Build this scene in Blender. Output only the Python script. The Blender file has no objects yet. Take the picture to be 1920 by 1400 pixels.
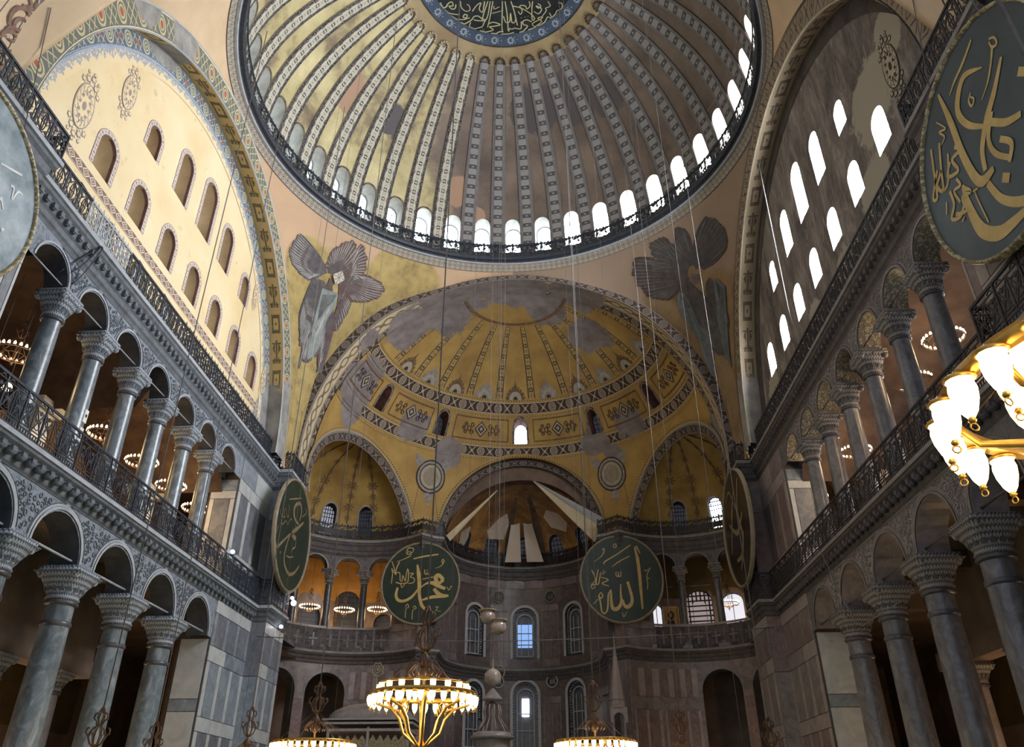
import bpy, math, random
from math import sin, cos, pi, sqrt, radians, degrees, atan2, ceil
from mathutils import Vector, Matrix
random.seed(7)
SC = bpy.context.scene
COL = SC.collection
# ------------------------------------------------------------------ camera, world, exposure
cam_d = bpy.data.cameras.new('camera')
cam = bpy.data.objects.new('camera', cam_d)
COL.objects.link(cam)
_a, _b, _c = radians(-2.673), radians(29.897), radians(-0.062)
_f = Vector((sin(_a)*cos(_b), cos(_a)*cos(_b), sin(_b)))
_r = Vector((cos(_a), -sin(_a), 0)); _u = _r.cross(_f)
_r2 = _r*cos(_c)+_u*sin(_c); _u2 = -_r*sin(_c)+_u*cos(_c)
cam.matrix_world = Matrix(((_r2.x, _u2.x, -_f.x, 2.218), (_r2.y, _u2.y, -_f.y, -33.273), (_r2.z, _u2.z, -_f.z, 1.707), (0, 0, 0, 1)))
cam_d.sensor_width = 36.0
cam_d.sensor_fit = 'HORIZONTAL'
cam_d.lens = 1453.05/1920*36
cam_d.clip_start = 0.1
cam_d.clip_end = 400
SC.camera = cam
world = bpy.data.worlds.new('world'); SC.world = world; world.use_nodes = True
_bg = world.node_tree.nodes['Background']
_bg.inputs[0].default_value = (0.74, 0.84, 1.0, 1); _bg.inputs[1].default_value = WORLD_STRENGTH = 0.36
SC.view_settings.view_transform = 'Standard'
SC.view_settings.look = 'None'
SC.view_settings.gamma = 1.0
SC.view_settings.use_curve_mapping = False
SC.view_settings.exposure = 0.65
SC.cycles.max_bounces = 6
SC.cycles.diffuse_bounces = 4
SC.cycles.glossy_bounces = 2
SC.cycles.transmission_bounces = 2
SC.cycles.transparent_max_bounces = 4
SC.cycles.caustics_reflective = False
SC.cycles.caustics_refractive = False
SC.cycles.sample_clamp_indirect = 4.0
# daylight strengths of the glazing
SOUTH, EAST, NORTH = 78.0, 7.0, 1.6
DOME_S, DOME_E, DOME_N = 21.0, 7.0, 2.2

# ------------------------------------------------------------------ node shorthand
class X:
    def __init__(s, nt, k): s.nt, s.k = nt, k
    def m(s, op, o=None, o2=None):
        n = s.nt.nodes.new('ShaderNodeMath'); n.operation = op
        for i, v in enumerate((s, o, o2)):
            if v is None: continue
            if isinstance(v, X): s.nt.links.new(v.k, n.inputs[i])
            else: n.inputs[i].default_value = v
        return X(s.nt, n.outputs[0])
    def __add__(s, o): return s.m('ADD', o)
    def __sub__(s, o): return s.m('SUBTRACT', o)
    def __mul__(s, o): return s.m('MULTIPLY', o)
    def __truediv__(s, o): return s.m('DIVIDE', o)
    def lt(s, o): return s.m('LESS_THAN', o)
    def gt(s, o): return s.m('GREATER_THAN', o)
    def ab(s): return s.m('ABSOLUTE')
    def fr(s): return s.m('FRACT')
    def fl(s): return s.m('FLOOR')
    def mx(s, o): return s.m('MAXIMUM', o)
    def mn(s, o): return s.m('MINIMUM', o)
    def sn(s): return s.m('SINE')
    def inv(s): return X.m(s*-1.0, 'ADD', 1.0)
    def near(s, c, w): return (s-c).ab().lt(w)

class MT:
    """one procedural material"""
    def __init__(s, name, rough=0.8, spec=0.3, metal=0.0):
        s.mat = bpy.data.materials.new(name); s.mat.use_nodes = True
        s.nt = s.mat.node_tree; s.b = s.nt.nodes['Principled BSDF']
        s.b.inputs['Roughness'].default_value = rough; s.b.inputs['Metallic'].default_value = metal
        s.b.inputs['Specular IOR Level'].default_value = spec
        s._pos = None; s._uv = None
    def new(s, t): return s.nt.nodes.new(t)
    def pos(s):
        if s._pos is None: s._pos = s.new('ShaderNodeNewGeometry').outputs['Position']
        return s._pos
    def sep(s, sock):
        n = s.new('ShaderNodeSeparateXYZ'); s.nt.links.new(sock, n.inputs[0]); return [X(s.nt, o) for o in n.outputs]
    def uv(s):
        if s._uv is None: s._uv = s.sep(s.new('ShaderNodeUVMap').outputs[0])[:2]
        return s._uv
    def noise(s, scale=1.0, detail=4, rough=0.6, stretch=None, vec=None, dist=0.0):
        n = s.new('ShaderNodeTexNoise'); n.inputs['Scale'].default_value = scale
        n.inputs['Detail'].default_value = detail; n.inputs['Roughness'].default_value = rough
        n.inputs['Distortion'].default_value = dist
        v = vec or s.pos()
        if stretch:
            m = s.new('ShaderNodeMapping'); m.inputs['Scale'].default_value = stretch
            s.nt.links.new(v, m.inputs[0]); v = m.outputs[0]
        s.nt.links.new(v, n.inputs['Vector']); return X(s.nt, n.outputs[0])
    def vor(s, scale=1.0, feature='F1', vec=None, rnd=1.0):
        n = s.new('ShaderNodeTexVoronoi'); n.feature = feature; n.inputs['Scale'].default_value = scale
        n.inputs['Randomness'].default_value = rnd
        s.nt.links.new(vec or s.pos(), n.inputs['Vector']); return X(s.nt, n.outputs[0])
    def ramp(s, x, stops):
        n = s.new('ShaderNodeValToRGB'); e = n.color_ramp.elements
        while len(e) < len(stops): e.new(0.5)
        for i, (p, c) in enumerate(stops): e[i].position = p; e[i].color = (*c, 1)
        s.nt.links.new(x.k, n.inputs[0]); return n.outputs[0]
    def step(s, x, a, b):
        n = s.new('ShaderNodeMapRange'); n.interpolation_type = 'SMOOTHSTEP'
        n.inputs[1].default_value = a; n.inputs[2].default_value = b
        s.nt.links.new(x.k, n.inputs[0]); return X(s.nt, n.outputs[0])
    def mix(s, f, a, b, mode='MIX'):
        n = s.new('ShaderNodeMix'); n.data_type = 'RGBA'; n.blend_type = mode
        for i, v in ((0, f), (6, a), (7, b)):
            if isinstance(v, X): v = v.k
            if isinstance(v, bpy.types.NodeSocket): s.nt.links.new(v, n.inputs[i])
            elif i == 0: n.inputs[0].default_value = v
            else: n.inputs[i].default_value = (*v, 1)
        return n.outputs[2]
    def out(s, col, bump=None, bs=0.3, bd=0.05):
        if isinstance(col, tuple): s.b.inputs['Base Color'].default_value = (*col, 1)
        else: s.nt.links.new(col, s.b.inputs['Base Color'])
        if bump is not None:
            n = s.new('ShaderNodeBump'); n.inputs['Strength'].default_value = bs; n.inputs['Distance'].default_value = bd
            s.nt.links.new(bump.k, n.inputs['Height']); s.nt.links.new(n.outputs[0], s.b.inputs['Normal'])
        return s.mat
    def near_pts(s, pts, amp=1.6, scale=0.55):
        """soft mask, one inside any of the spheres (x,y,z,r), ragged by noise"""
        tot = None
        nz = s.noise(scale, 5, 0.65)
        for x, y, z, r in pts:
            n = s.new('ShaderNodeVectorMath'); n.operation = 'DISTANCE'
            s.nt.links.new(s.pos(), n.inputs[0]); n.inputs[1].default_value = (x, y, z)
            d = X(s.nt, n.outputs['Value'])/r
            tot = d if tot is None else tot.mn(d)
        return s.step(tot+(nz-0.5)*amp, 1.08, 0.92)
# ------------------------------------------------------------------ materials
def emis(name, col, k, sample=True, base=None):
    t = MT(name, 0.4)
    t.b.inputs['Base Color'].default_value = (*(base or (0, 0, 0)), 1)
    t.b.inputs['Emission Color'].default_value = (*col, 1)
    t.b.inputs['Emission Strength'].default_value = k
    if not sample: t.mat.cycles.emission_sampling = 'NONE'
    return t.mat
G = {}
LOST_E = [(6.2, 22.0, 37.6, 2.0), (2.5, 20, 38.3, 1.9), (-5.5, 19.5, 37.9, 2.3), (-8.5, 18.5, 36.3, 2.2), (-12.6, 20.0, 31.8, 2.4), (-13.3, 21.0, 30.0, 1.5),
          (-9.0, 26.8, 31.3, 1.5), (-6.2, 29.5, 29.9, 1.4), (6.4, 29.2, 30.6, 1.3), (9.3, 26.8, 31.3, 1.5), (8.2, 29.3, 29.2, 1.0),
          (0, 17, 39.0, 3.2), (-5, 17, 38.3, 3.0), (5, 17, 38.3, 2.6), (14.6, 18.5, 26.2, 1.4), (-11.8, 17, 34.6, 1.3)]
LOST_L = [(-15.6, 13.3, 24.0, 3.4), (15.6, 13.3, 24.0, 3.2), (-15.3, -12.5, 34.0, 1.5), (-16.2, -9.0, 35.5, 1.6)]
def loss2(t, col): return t.mix(t.near_pts(LOST_L, 0.8), col, t.ramp(t.noise(1.2, 5), [(0.3, (0.22, 0.21, 0.20)), (0.7, (0.40, 0.39, 0.37))]))
def loss(t, col): return t.mix(t.near_pts(LOST_E), col, t.ramp(t.noise(0.9, 4), [(0.3, (0.20, 0.165, 0.16)), (0.7, (0.36, 0.31, 0.30))]))
def plain(name, c1, c2, scale=0.6, rough=0.85, spec=0.2, bs=0.15, metal=0.0, stretch=None):
    t = MT(name, rough, spec, metal)
    n = t.noise(scale, 6, 0.6, stretch)
    return t.out(t.ramp(n, [(0.32, c1), (0.68, c2)]), t.noise(scale*8, 4), bs, 0.03)

# cream plaster of the north tympanum
t = MT('cream_plaster', 0.8, 0.2)
c = t.ramp(t.noise(0.25, 5), [(0.3, (0.78, 0.60, 0.33)), (0.5, (0.84, 0.68, 0.42)), (0.7, (0.88, 0.74, 0.50))])
c = t.mix(t.step(t.noise(1.4, 6), 0.60, 0.80), c, (0.62, 0.48, 0.28))
g1 = t.near_pts([(-16.3, 12.6, 27, 1.6), (-16.3, 11.4, 24.3, 1.6), (-16.3, 10.9, 22.3, 1.9), (-16, 13, 24, 1.8)], 1.2, 0.8)
c = t.mix(g1, c, (0.36, 0.37, 0.37))
G['cream'] = t.out(c, t.noise(6, 4), 0.1, 0.02)
# grimy plaster of the south tympanum
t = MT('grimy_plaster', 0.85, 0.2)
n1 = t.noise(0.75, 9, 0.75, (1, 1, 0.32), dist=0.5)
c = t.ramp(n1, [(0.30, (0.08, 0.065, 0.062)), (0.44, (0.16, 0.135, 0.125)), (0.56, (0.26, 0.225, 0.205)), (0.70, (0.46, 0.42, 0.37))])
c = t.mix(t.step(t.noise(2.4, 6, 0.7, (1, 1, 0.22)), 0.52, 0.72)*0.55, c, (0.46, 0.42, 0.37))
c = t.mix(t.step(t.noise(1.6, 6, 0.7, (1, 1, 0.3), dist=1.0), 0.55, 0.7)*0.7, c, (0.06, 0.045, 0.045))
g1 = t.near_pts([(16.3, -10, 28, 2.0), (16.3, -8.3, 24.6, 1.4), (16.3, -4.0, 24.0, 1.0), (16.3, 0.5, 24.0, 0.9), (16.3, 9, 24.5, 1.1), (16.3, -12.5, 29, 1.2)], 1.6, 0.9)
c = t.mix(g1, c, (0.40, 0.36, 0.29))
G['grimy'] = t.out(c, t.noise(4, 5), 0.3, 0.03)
# pendentive plaster, ochre and pinkish
def pendmat(name, pink, gold, spots, dark):
    t = MT(name, 0.75, 0.25)
    c = t.ramp(t.noise(0.3, 6, 0.6), [(0.3, [x*0.85 for x in pink]), (0.7, pink)])
    gd = t.ramp(t.noise(0.8, 7, 0.7), [(0.3, dark), (0.5, gold), (0.75, [min(1, x*1.3) for x in gold])])
    return t.out(t.mix(t.near_pts(spots, 0.5, 0.5), c, gd), t.noise(5, 4), 0.15, 0.02)
G['pend_ne'] = pendmat('pendentive_plaster_left', (0.62, 0.42, 0.27), (0.43, 0.32, 0.13), [(-13, 14, 33, 5.6), (-14.6, 14.2, 27, 4.5), (-9, 15.2, 37, 3.4), (-14.5, 10.0, 36, 2.0)], (0.22, 0.15, 0.07))
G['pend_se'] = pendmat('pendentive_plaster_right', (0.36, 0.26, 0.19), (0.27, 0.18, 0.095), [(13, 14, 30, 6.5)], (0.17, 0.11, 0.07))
G['pend_w'] = plain('pendentive_plaster_west', (0.60, 0.44, 0.28), (0.72, 0.54, 0.36), 0.4)
# gold-ochre of the east semidome
t = MT('ochre_semidome', 0.7, 0.3)
c = t.ramp(t.noise(0.35, 6), [(0.3, (0.37, 0.22, 0.075)), (0.55, (0.52, 0.33, 0.105)), (0.75, (0.60, 0.41, 0.16))])
G['ochre'] = t.out(loss(t, c), t.noise(5, 4), 0.15, 0.02)
t = MT('ochre_conch', 0.7, 0.3)
G['conch'] = t.out(t.ramp(t.noise(0.5, 6), [(0.3, (0.30, 0.17, 0.05)), (0.6, (0.48, 0.31, 0.085)), (0.8, (0.55, 0.38, 0.14))]), t.noise(5, 4), 0.15, 0.02)
# bema and apse gold, brown and dull
t = MT('apse_mosaic', 0.45, 0.5)
c = t.ramp(t.noise(0.45, 7, 0.7, dist=0.8), [(0.28, (0.10, 0.05, 0.03)), (0.46, (0.27, 0.13, 0.05)), (0.60, (0.50, 0.25, 0.07)), (0.8, (0.58, 0.38, 0.16))])
G['apse'] = t.out(c, t.noise(5, 4), 0.2, 0.02)
t = MT('vault_mosaic', 0.5, 0.5)
u, v = t.uv()
c = t.ramp(t.noise(0.6, 7, 0.7), [(0.28, (0.07, 0.045, 0.035)), (0.6, (0.19, 0.115, 0.07)), (0.8, (0.26, 0.18, 0.11))])
G['vault'] = t.out(c, t.noise(5, 4), 0.2, 0.02)
# main dome gold field
t = MT('dome_gold', 0.6, 0.4)
n1 = t.noise(0.28, 6, 0.62)
c = t.ramp(n1, [(0.30, (0.12, 0.095, 0.08)), (0.41, (0.28, 0.22, 0.13)), (0.50, (0.50, 0.42, 0.22)), (0.70, (0.72, 0.63, 0.36))])
east = t.near_pts([(4, 12, 48, 10.5), (13, 6, 47, 11.0)], 0.5, 0.3)  # dim east and south of the dome, shade put into the colour
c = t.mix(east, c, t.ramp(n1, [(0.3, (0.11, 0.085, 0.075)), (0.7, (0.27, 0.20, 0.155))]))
c = t.mix(t.near_pts([(2, 10.5, 51.6, 2.0), (5, 9.5, 51.3, 2.2), (-9.5, 9.5, 49.5, 1.6), (7.8, 8.6, 50.5, 1.5)], 1.3, 0.6), c, (0.10, 0.085, 0.09))
c = t.mix(t.near_pts([(-4.5, 13.8, 46, 1.3), (-12, 6, 49, 1.6), (-3, 14.6, 44.2, 0.9)], 1.0, 0.6), c, (0.42, 0.26, 0.17))
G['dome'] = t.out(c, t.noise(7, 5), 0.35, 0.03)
G['goldring'] = plain('dome_ring_gilding', (0.27, 0.19, 0.10), (0.40, 0.31, 0.17), 0.5, 0.6, 0.4)

def cellmat(name, L, base, ink, kinds, edge=0.0, wav=False, losses=False, ink2=None, third=None, rough=0.75, asp=None, wash=0.25, dots=False, loss_l=False):
    """painted ornament in square cells of length L; v runs 0..1 across the band"""
    t = MT(name, rough, 0.25)
    u, v = t.uv()
    p = (u/L).fr()-0.5; q = v-0.5
    if asp: q = q*asp
    k = (u/L).fl(); alt = (k/2.0).fr().gt(0.25)
    ap, aq = p.ab(), q.ab()
    r = (p*p+q*q).m('SQRT')
    def shape(kd):
        if kd == 'diamond': s_ = (ap+aq); return s_.near(0.40, 0.055).mx(s_.lt(0.17))
        if kd == 'circle': return r.near(0.36, 0.05).mx(r.near(0.20, 0.04)).mx(r.lt(0.08))
        if kd == 'x': return (ap-aq).ab().lt(0.06).mx(r.lt(0.14))
        if kd == 'square': m_ = ap.mx(aq); return m_.near(0.27, 0.065).mx(m_.lt(0.34)*m_.gt(0.2)*(ap-aq).ab().lt(0.1)).mx(r.lt(0.06))
        if kd == 'starsq': m_ = ap.mx(aq); return m_.lt(0.42)*r.gt(0.15)
        if kd == 'lattice': return (ap-aq).ab().lt(0.04).mx((ap+aq).near(0.5, 0.035))
        if kd == 'heart': return (((p-0.0).ab()-q*0.5).ab()+aq*0.6).lt(0.24)
        if kd == 'vase':
            w_ = ((p*12.6).sn()*0.10+0.22)*(p.ab().lt(0.42)); return (aq.lt(w_)*aq.near(0.10, 0.03).inv()).mx((ap.near(0.30, 0.03))*aq.lt(0.36))
        if kd == 'scroll':
            w = (p*6.283).sn()*0.22
            return (q-w).ab().lt(0.06).mx((q+w).ab().lt(0.06)).mx(r.lt(0.12)).mx(((ap-0.5).ab()+aq).lt(0.12))
        if kd == 'lozenges': s_ = ap*1.0+aq; return s_.near(0.43, 0.06).mx(s_.near(0.2, 0.035))
        if kd == 'dot': return r.lt(0.3)
        if kd == 'solid': return r.gt(-1.0)
        return r.lt(-1.0)
    a_, b_ = shape(kinds[0]), shape(kinds[-1])
    mk = a_*alt+b_*alt.inv()
    ft = t.noise(9, 3)
    col = t.mix(mk*0.92, base, ink)
    if third: col = t.mix(r.lt(0.13)*alt, col, third)
    e = (v-0.5).ab()
    if edge:
        col = t.mix(e.gt(0.5-edge), col, ink2 or ink)
        if dots: col = t.mix(e.gt(0.5-edge)*((u*(4.0/L)).fr()-0.5).ab().lt(0.25), col, base)
        else: col = t.mix(e.near(0.5-edge*1.6, edge*0.25), col, base)
    if wav:
        w = ((u*(6.283*2.5/L)).sn()*0.025+0.30)
        col = t.mix((e-w).ab().lt(0.03), col, ink)
    n = t.noise(1.1, 6, 0.7)
    col = t.mix(t.step(n, 0.45, 0.85)*wash, col, tuple(x*0.55 for x in base))
    col = t.mix(t.step(ft, 0.4, 0.75)*0.35, col, base)
    if losses: col = loss(t, col)
    if loss_l: col = loss2(t, col)
    return t.out(col, ft, 0.1, 0.02)
CRM, BRN = (0.50, 0.38, 0.24), (0.10, 0.055, 0.045)
G['rib'] = cellmat('dome_rib_ornament', 0.52, (0.60, 0.56, 0.46), (0.03, 0.025, 0.03), ['starsq', 'lattice'], 0.20, False, ink2=(0.03, 0.026, 0.034), asp=1.45, wash=0.3)
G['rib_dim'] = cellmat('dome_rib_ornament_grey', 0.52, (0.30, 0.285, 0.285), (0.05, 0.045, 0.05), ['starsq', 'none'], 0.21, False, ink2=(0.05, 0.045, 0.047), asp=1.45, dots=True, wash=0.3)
G['guil'] = cellmat('lattice_band', 0.85, (0.075, 0.052, 0.045), (0.62, 0.50, 0.36), ['circle', 'x'], 0.08, losses=True, wash=0.1)
G['guil2'] = cellmat('lattice_band_fine', 0.85, (0.10, 0.07, 0.06), (0.52, 0.43, 0.32), ['circle', 'x'], 0.08, losses=True, wash=0.1)
G['chain'] = cellmat('chain_scroll_band', 2.4, (0.64, 0.53, 0.36), (0.14, 0.085, 0.04), ['scroll', 'scroll'], 0.05, losses=True, asp=1.0)
G['darkband'] = cellmat('carved_arch_band', 0.8, (0.075, 0.055, 0.05), (0.34, 0.29, 0.25), ['circle', 'x'], 0.08, losses=False, wash=0.1)
G['srib'] = cellmat('semidome_rib_ornament', 0.55, (0.58, 0.40, 0.16), (0.045, 0.032, 0.04), ['starsq', 'diamond'], 0.13, losses=True, asp=1.05, wash=0.1, ink2=(0.04, 0.03, 0.035))
G['dotline'] = cellmat('dotted_border', 0.24, (0.56, 0.37, 0.13), (0.07, 0.035, 0.02), ['dot', 'dot'], 0.0, losses=True)
G['diag'] = cellmat('brown_lozenge_band', 0.55, (0.24, 0.15, 0.12), (0.90, 0.80, 0.64), ['lozenges', 'lozenges'], 0.06, wash=0.05)
G['arch_face'] = cellmat('polychrome_arch_band', 0.95, (0.16, 0.17, 0.15), (0.62, 0.54, 0.30), ['circle', 'lattice'], 0.06, ink2=(0.80, 0.72, 0.52), third=(0.50, 0.10, 0.05), loss_l=True, wash=0.1)
G['arch_face_s'] = cellmat('dark_arch_band', 0.8, (0.30, 0.24, 0.18), (0.06, 0.045, 0.04), ['x', 'diamond'], 0.06, loss_l=True)  # south arch bands, darker than the north ones
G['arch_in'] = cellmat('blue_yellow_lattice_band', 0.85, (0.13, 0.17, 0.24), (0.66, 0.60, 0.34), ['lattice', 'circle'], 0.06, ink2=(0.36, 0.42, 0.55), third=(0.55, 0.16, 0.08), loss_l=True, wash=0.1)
G['arch_in_s'] = plain('dark_inner_band', (0.06, 0.05, 0.05), (0.13, 0.11, 0.10), 0.9)
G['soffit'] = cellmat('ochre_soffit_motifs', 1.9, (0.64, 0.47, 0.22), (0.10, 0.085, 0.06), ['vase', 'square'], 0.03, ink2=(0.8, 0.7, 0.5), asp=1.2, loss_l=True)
G['soffit_s'] = cellmat('dark_soffit_motifs', 1.9, (0.34, 0.27, 0.18), (0.075, 0.06, 0.05), ['vase', 'square'], 0.03, asp=1.2, loss_l=True)  # same motifs as the north soffit in darker colours
t = MT('grey_scallop_fringe', 0.8, 0.2)
u, v = t.uv()
sc_ = ((u*8.7).sn()*0.16+0.52+(u*26.0).sn()*0.06)
G['fringe'] = t.out(t.mix(v.lt(sc_)*(t.noise(7, 2).lt(0.56)), (0.84, 0.68, 0.42), (0.40, 0.42, 0.46)))
G['bluetrim'] = plain('pale_blue_trim', (0.30, 0.36, 0.46), (0.44, 0.50, 0.58), 2.0)
G['winborder'] = cellmat('purple_dotted_border', 0.20, (0.74, 0.64, 0.55), (0.26, 0.17, 0.20), ['circle', 'dot'], 0.12)
G['winreveal'] = plain('ochre_reveal', (0.36, 0.24, 0.12), (0.50, 0.35, 0.19), 0.8)
G['winreveal_dk'] = plain('maroon_reveal_edge', (0.10, 0.04, 0.035), (0.22, 0.10, 0.08), 3.0)
G['ringband'] = cellmat('dome_base_diamond_band', 0.42, (0.40, 0.35, 0.28), (0.10, 0.085, 0.09), ['diamond', 'diamond'], 0.07)
G['medline'] = plain('mauve_ornament_line', (0.30, 0.25, 0.25), (0.42, 0.36, 0.34), 3.0)
G['damask'] = plain('faded_brown_paint', (0.16, 0.085, 0.05), (0.26, 0.17, 0.10), 3.0)
G['scrollbrown'] = plain('scroll_brown_paint', (0.20, 0.12, 0.09), (0.30, 0.19, 0.14), 3.0)
G['tealgrey'] = plain('grey_green_paint', (0.20, 0.23, 0.21), (0.30, 0.32, 0.29), 3.0)
G['greypaint'] = plain('grey_ornament_paint', (0.28, 0.25, 0.25), (0.44, 0.40, 0.37), 3.0)
G['creampaint'] = plain('cream_ornament_paint', (0.42, 0.36, 0.27), (0.54, 0.47, 0.35), 3.0)
G['darkpaint'] = plain('dark_ornament_paint', (0.05, 0.035, 0.035), (0.10, 0.07, 0.06), 3.0)
G['w0'] = plain('wing_slate', (0.085, 0.08, 0.09), (0.16, 0.145, 0.15), 2.0)
G['w1'] = plain('wing_mauve', (0.11, 0.085, 0.08), (0.21, 0.16, 0.145), 2.0)
G['w2'] = plain('wing_plum', (0.12, 0.075, 0.07), (0.17, 0.11, 0.10), 2.0)
G['w3'] = plain('wing_pale_teal', (0.21, 0.25, 0.24), (0.33, 0.36, 0.34), 2.0)
G['wl'] = plain('feather_highlight', (0.34, 0.34, 0.33), (0.48, 0.48, 0.46), 2.0)
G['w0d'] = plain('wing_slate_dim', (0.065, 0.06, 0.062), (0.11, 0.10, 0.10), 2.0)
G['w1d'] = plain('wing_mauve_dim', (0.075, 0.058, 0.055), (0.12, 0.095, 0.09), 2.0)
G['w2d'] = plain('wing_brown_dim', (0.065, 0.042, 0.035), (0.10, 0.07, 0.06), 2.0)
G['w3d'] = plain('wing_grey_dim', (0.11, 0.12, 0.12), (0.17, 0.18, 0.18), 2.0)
G['facemask'] = plain('star_face_cover', (0.50, 0.45, 0.38), (0.66, 0.60, 0.52), 3.0)
# stone
def marble(name, c1, c2, c3, scale=1.3, rough=0.38, spec=0.5, stretch=None):
    t = MT(name, rough, spec)
    n = t.noise(scale, 7, 0.65, stretch, dist=1.2)
    return t.out(t.ramp(n, [(0.30, c1), (0.5, c2), (0.70, c3)]), t.noise(scale*6, 3), 0.05, 0.01)
G['marble'] = marble('grey_blue_marble', (0.16, 0.185, 0.215), (0.25, 0.285, 0.33), (0.38, 0.41, 0.45))
G['marble_w'] = marble('pale_marble', (0.40, 0.41, 0.42), (0.52, 0.53, 0.53), (0.62, 0.62, 0.61), 0.9)
G['marble_d'] = marble('dark_slate_marble', (0.12, 0.125, 0.145), (0.18, 0.185, 0.21), (0.25, 0.26, 0.29), 1.6)
G['marble_p'] = marble('purple_brown_marble', (0.14, 0.095, 0.092), (0.22, 0.155, 0.15), (0.29, 0.215, 0.20), 1.6)
G['apsewall'] = marble('apse_dark_revetment', (0.10, 0.075, 0.07), (0.16, 0.12, 0.112), (0.22, 0.175, 0.16), 1.2)
G['marble_b'] = marble('brown_grey_marble', (0.15, 0.125, 0.125), (0.235, 0.20, 0.198), (0.33, 0.285, 0.275), 1.2)
G['marble_bl'] = marble('pale_brown_grey_marble', (0.27, 0.22, 0.21), (0.36, 0.30, 0.285), (0.45, 0.39, 0.36), 1.0)
G['verd'] = marble('green_grey_column_marble', (0.085, 0.105, 0.12), (0.165, 0.195, 0.22), (0.32, 0.36, 0.385), 2.4, 0.28, 0.6, (1, 1, 0.6))
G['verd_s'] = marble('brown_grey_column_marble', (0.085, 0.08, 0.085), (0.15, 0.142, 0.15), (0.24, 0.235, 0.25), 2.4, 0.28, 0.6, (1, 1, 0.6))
G['porph'] = marble('dark_column_marble', (0.05, 0.048, 0.055), (0.085, 0.08, 0.09), (0.13, 0.125, 0.135), 2.4, 0.3, 0.5)
G['joint'] = plain('joint_shadow_stone', (0.075, 0.065, 0.065), (0.11, 0.10, 0.10), 2.0)
def carved(name, hi, lo, sc=2.2):
    t = MT(name, 0.7, 0.3)
    u, v = t.uv()
    w = t.noise(sc*1.3, 2, 0.5)
    a = ((w*14.0).sn())
    vv = t.vor(sc*2.2, 'DISTANCE_TO_EDGE')
    rel = t.step(a, -0.2, 0.5)*0.6+t.step(vv, 0.02, 0.13)*0.5
    c = t.ramp(rel, [(0.1, lo), (0.8, hi)])
    c = t.mix(t.step(t.noise(0.8, 5), 0.5, 0.8)*0.4, c, lo)
    return t.out(c, rel, 0.5, 0.06)
G['carved'] = carved('carved_spandrel_marble', (0.27, 0.30, 0.345), (0.17, 0.19, 0.22), 2.0)
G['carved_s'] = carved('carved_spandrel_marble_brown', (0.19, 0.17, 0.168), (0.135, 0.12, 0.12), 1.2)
def leafy(name, hi, lo):
    t = MT(name, 0.7, 0.3)
    u, v = t.uv()
    a = ((u*6.5).fr()-0.5).ab()*2.0
    b = (v*5.2+a*a*0.55).fr()
    rel = t.step(b, 0.12, 0.5)*(t.step(a, 0.98, 0.86))
    rel = rel*0.85+t.noise(14, 3)*0.3
    c = t.ramp(rel, [(0.15, lo), (0.85, hi)])
    c = t.mix(t.step(t.noise(1.5, 5), 0.5, 0.8)*0.35, c, lo)
    return t.out(c, rel, 0.8, 0.07)
G['capital'] = leafy('carved_capital_marble', (0.40, 0.43, 0.48), (0.11, 0.125, 0.15))
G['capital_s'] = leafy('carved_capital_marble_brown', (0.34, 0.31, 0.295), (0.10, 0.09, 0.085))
G['cornice'] = plain('cornice_stone', (0.10, 0.11, 0.125), (0.19, 0.205, 0.225), 2.5, 0.6, 0.4, 0.6)
G['lip'] = plain('cornice_lip_stone', (0.34, 0.36, 0.39), (0.46, 0.48, 0.51), 2.0, 0.6, 0.3, 0.3)
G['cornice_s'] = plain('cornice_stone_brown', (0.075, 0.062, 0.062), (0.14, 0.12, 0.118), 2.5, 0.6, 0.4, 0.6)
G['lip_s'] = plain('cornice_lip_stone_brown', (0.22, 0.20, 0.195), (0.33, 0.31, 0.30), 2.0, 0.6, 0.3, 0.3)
G['iron'] = plain('dark_iron', (0.018, 0.022, 0.032), (0.045, 0.052, 0.068), 6.0, 0.5, 0.4, 0.1)
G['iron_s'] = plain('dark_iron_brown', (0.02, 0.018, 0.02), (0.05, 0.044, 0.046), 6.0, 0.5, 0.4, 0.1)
G['iron_pale'] = plain('pale_grey_iron', (0.30, 0.32, 0.35), (0.42, 0.44, 0.47), 6.0, 0.5, 0.4, 0.1)
G['aisle'] = plain('aisle_dark_plaster', (0.13, 0.095, 0.078), (0.24, 0.17, 0.13), 0.5)
G['gallery'] = plain('gallery_ochre_plaster', (0.30, 0.16, 0.045), (0.50, 0.29, 0.09), 0.5)
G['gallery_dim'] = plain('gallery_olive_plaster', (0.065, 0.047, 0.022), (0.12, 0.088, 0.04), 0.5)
G['gallery_in'] = plain('gallery_vault_brown', (0.055, 0.035, 0.03), (0.12, 0.08, 0.06), 0.8)
G['archsof'] = plain('arch_soffit_dark', (0.05, 0.052, 0.06), (0.09, 0.095, 0.11), 1.5)
t = MT('arch_soffit_mosaic', 0.5, 0.5)
w = ((t.noise(5.5, 2)*22.0).sn())
G['archsof_s'] = t.out(t.ramp(t.step(w, -0.1, 0.5), [(0.1, (0.16, 0.13, 0.095)), (0.9, (0.36, 0.32, 0.21))]), w, 0.3, 0.03)
G['floor'] = marble('floor_marble', (0.20, 0.20, 0.20), (0.28, 0.28, 0.28), (0.36, 0.36, 0.35), 0.6)
G['carpet'] = plain('turquoise_carpet', (0.05, 0.13, 0.13), (0.07, 0.17, 0.16), 2.0)
G['green'] = plain('dark_green_board', (0.018, 0.030, 0.020), (0.030, 0.045, 0.032), 1.5, 0.45, 0.4, 0.05)
G['greenb'] = plain('blue_green_board', (0.035, 0.055, 0.065), (0.06, 0.085, 0.095), 0.7, 0.4, 0.4, 0.05)
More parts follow.
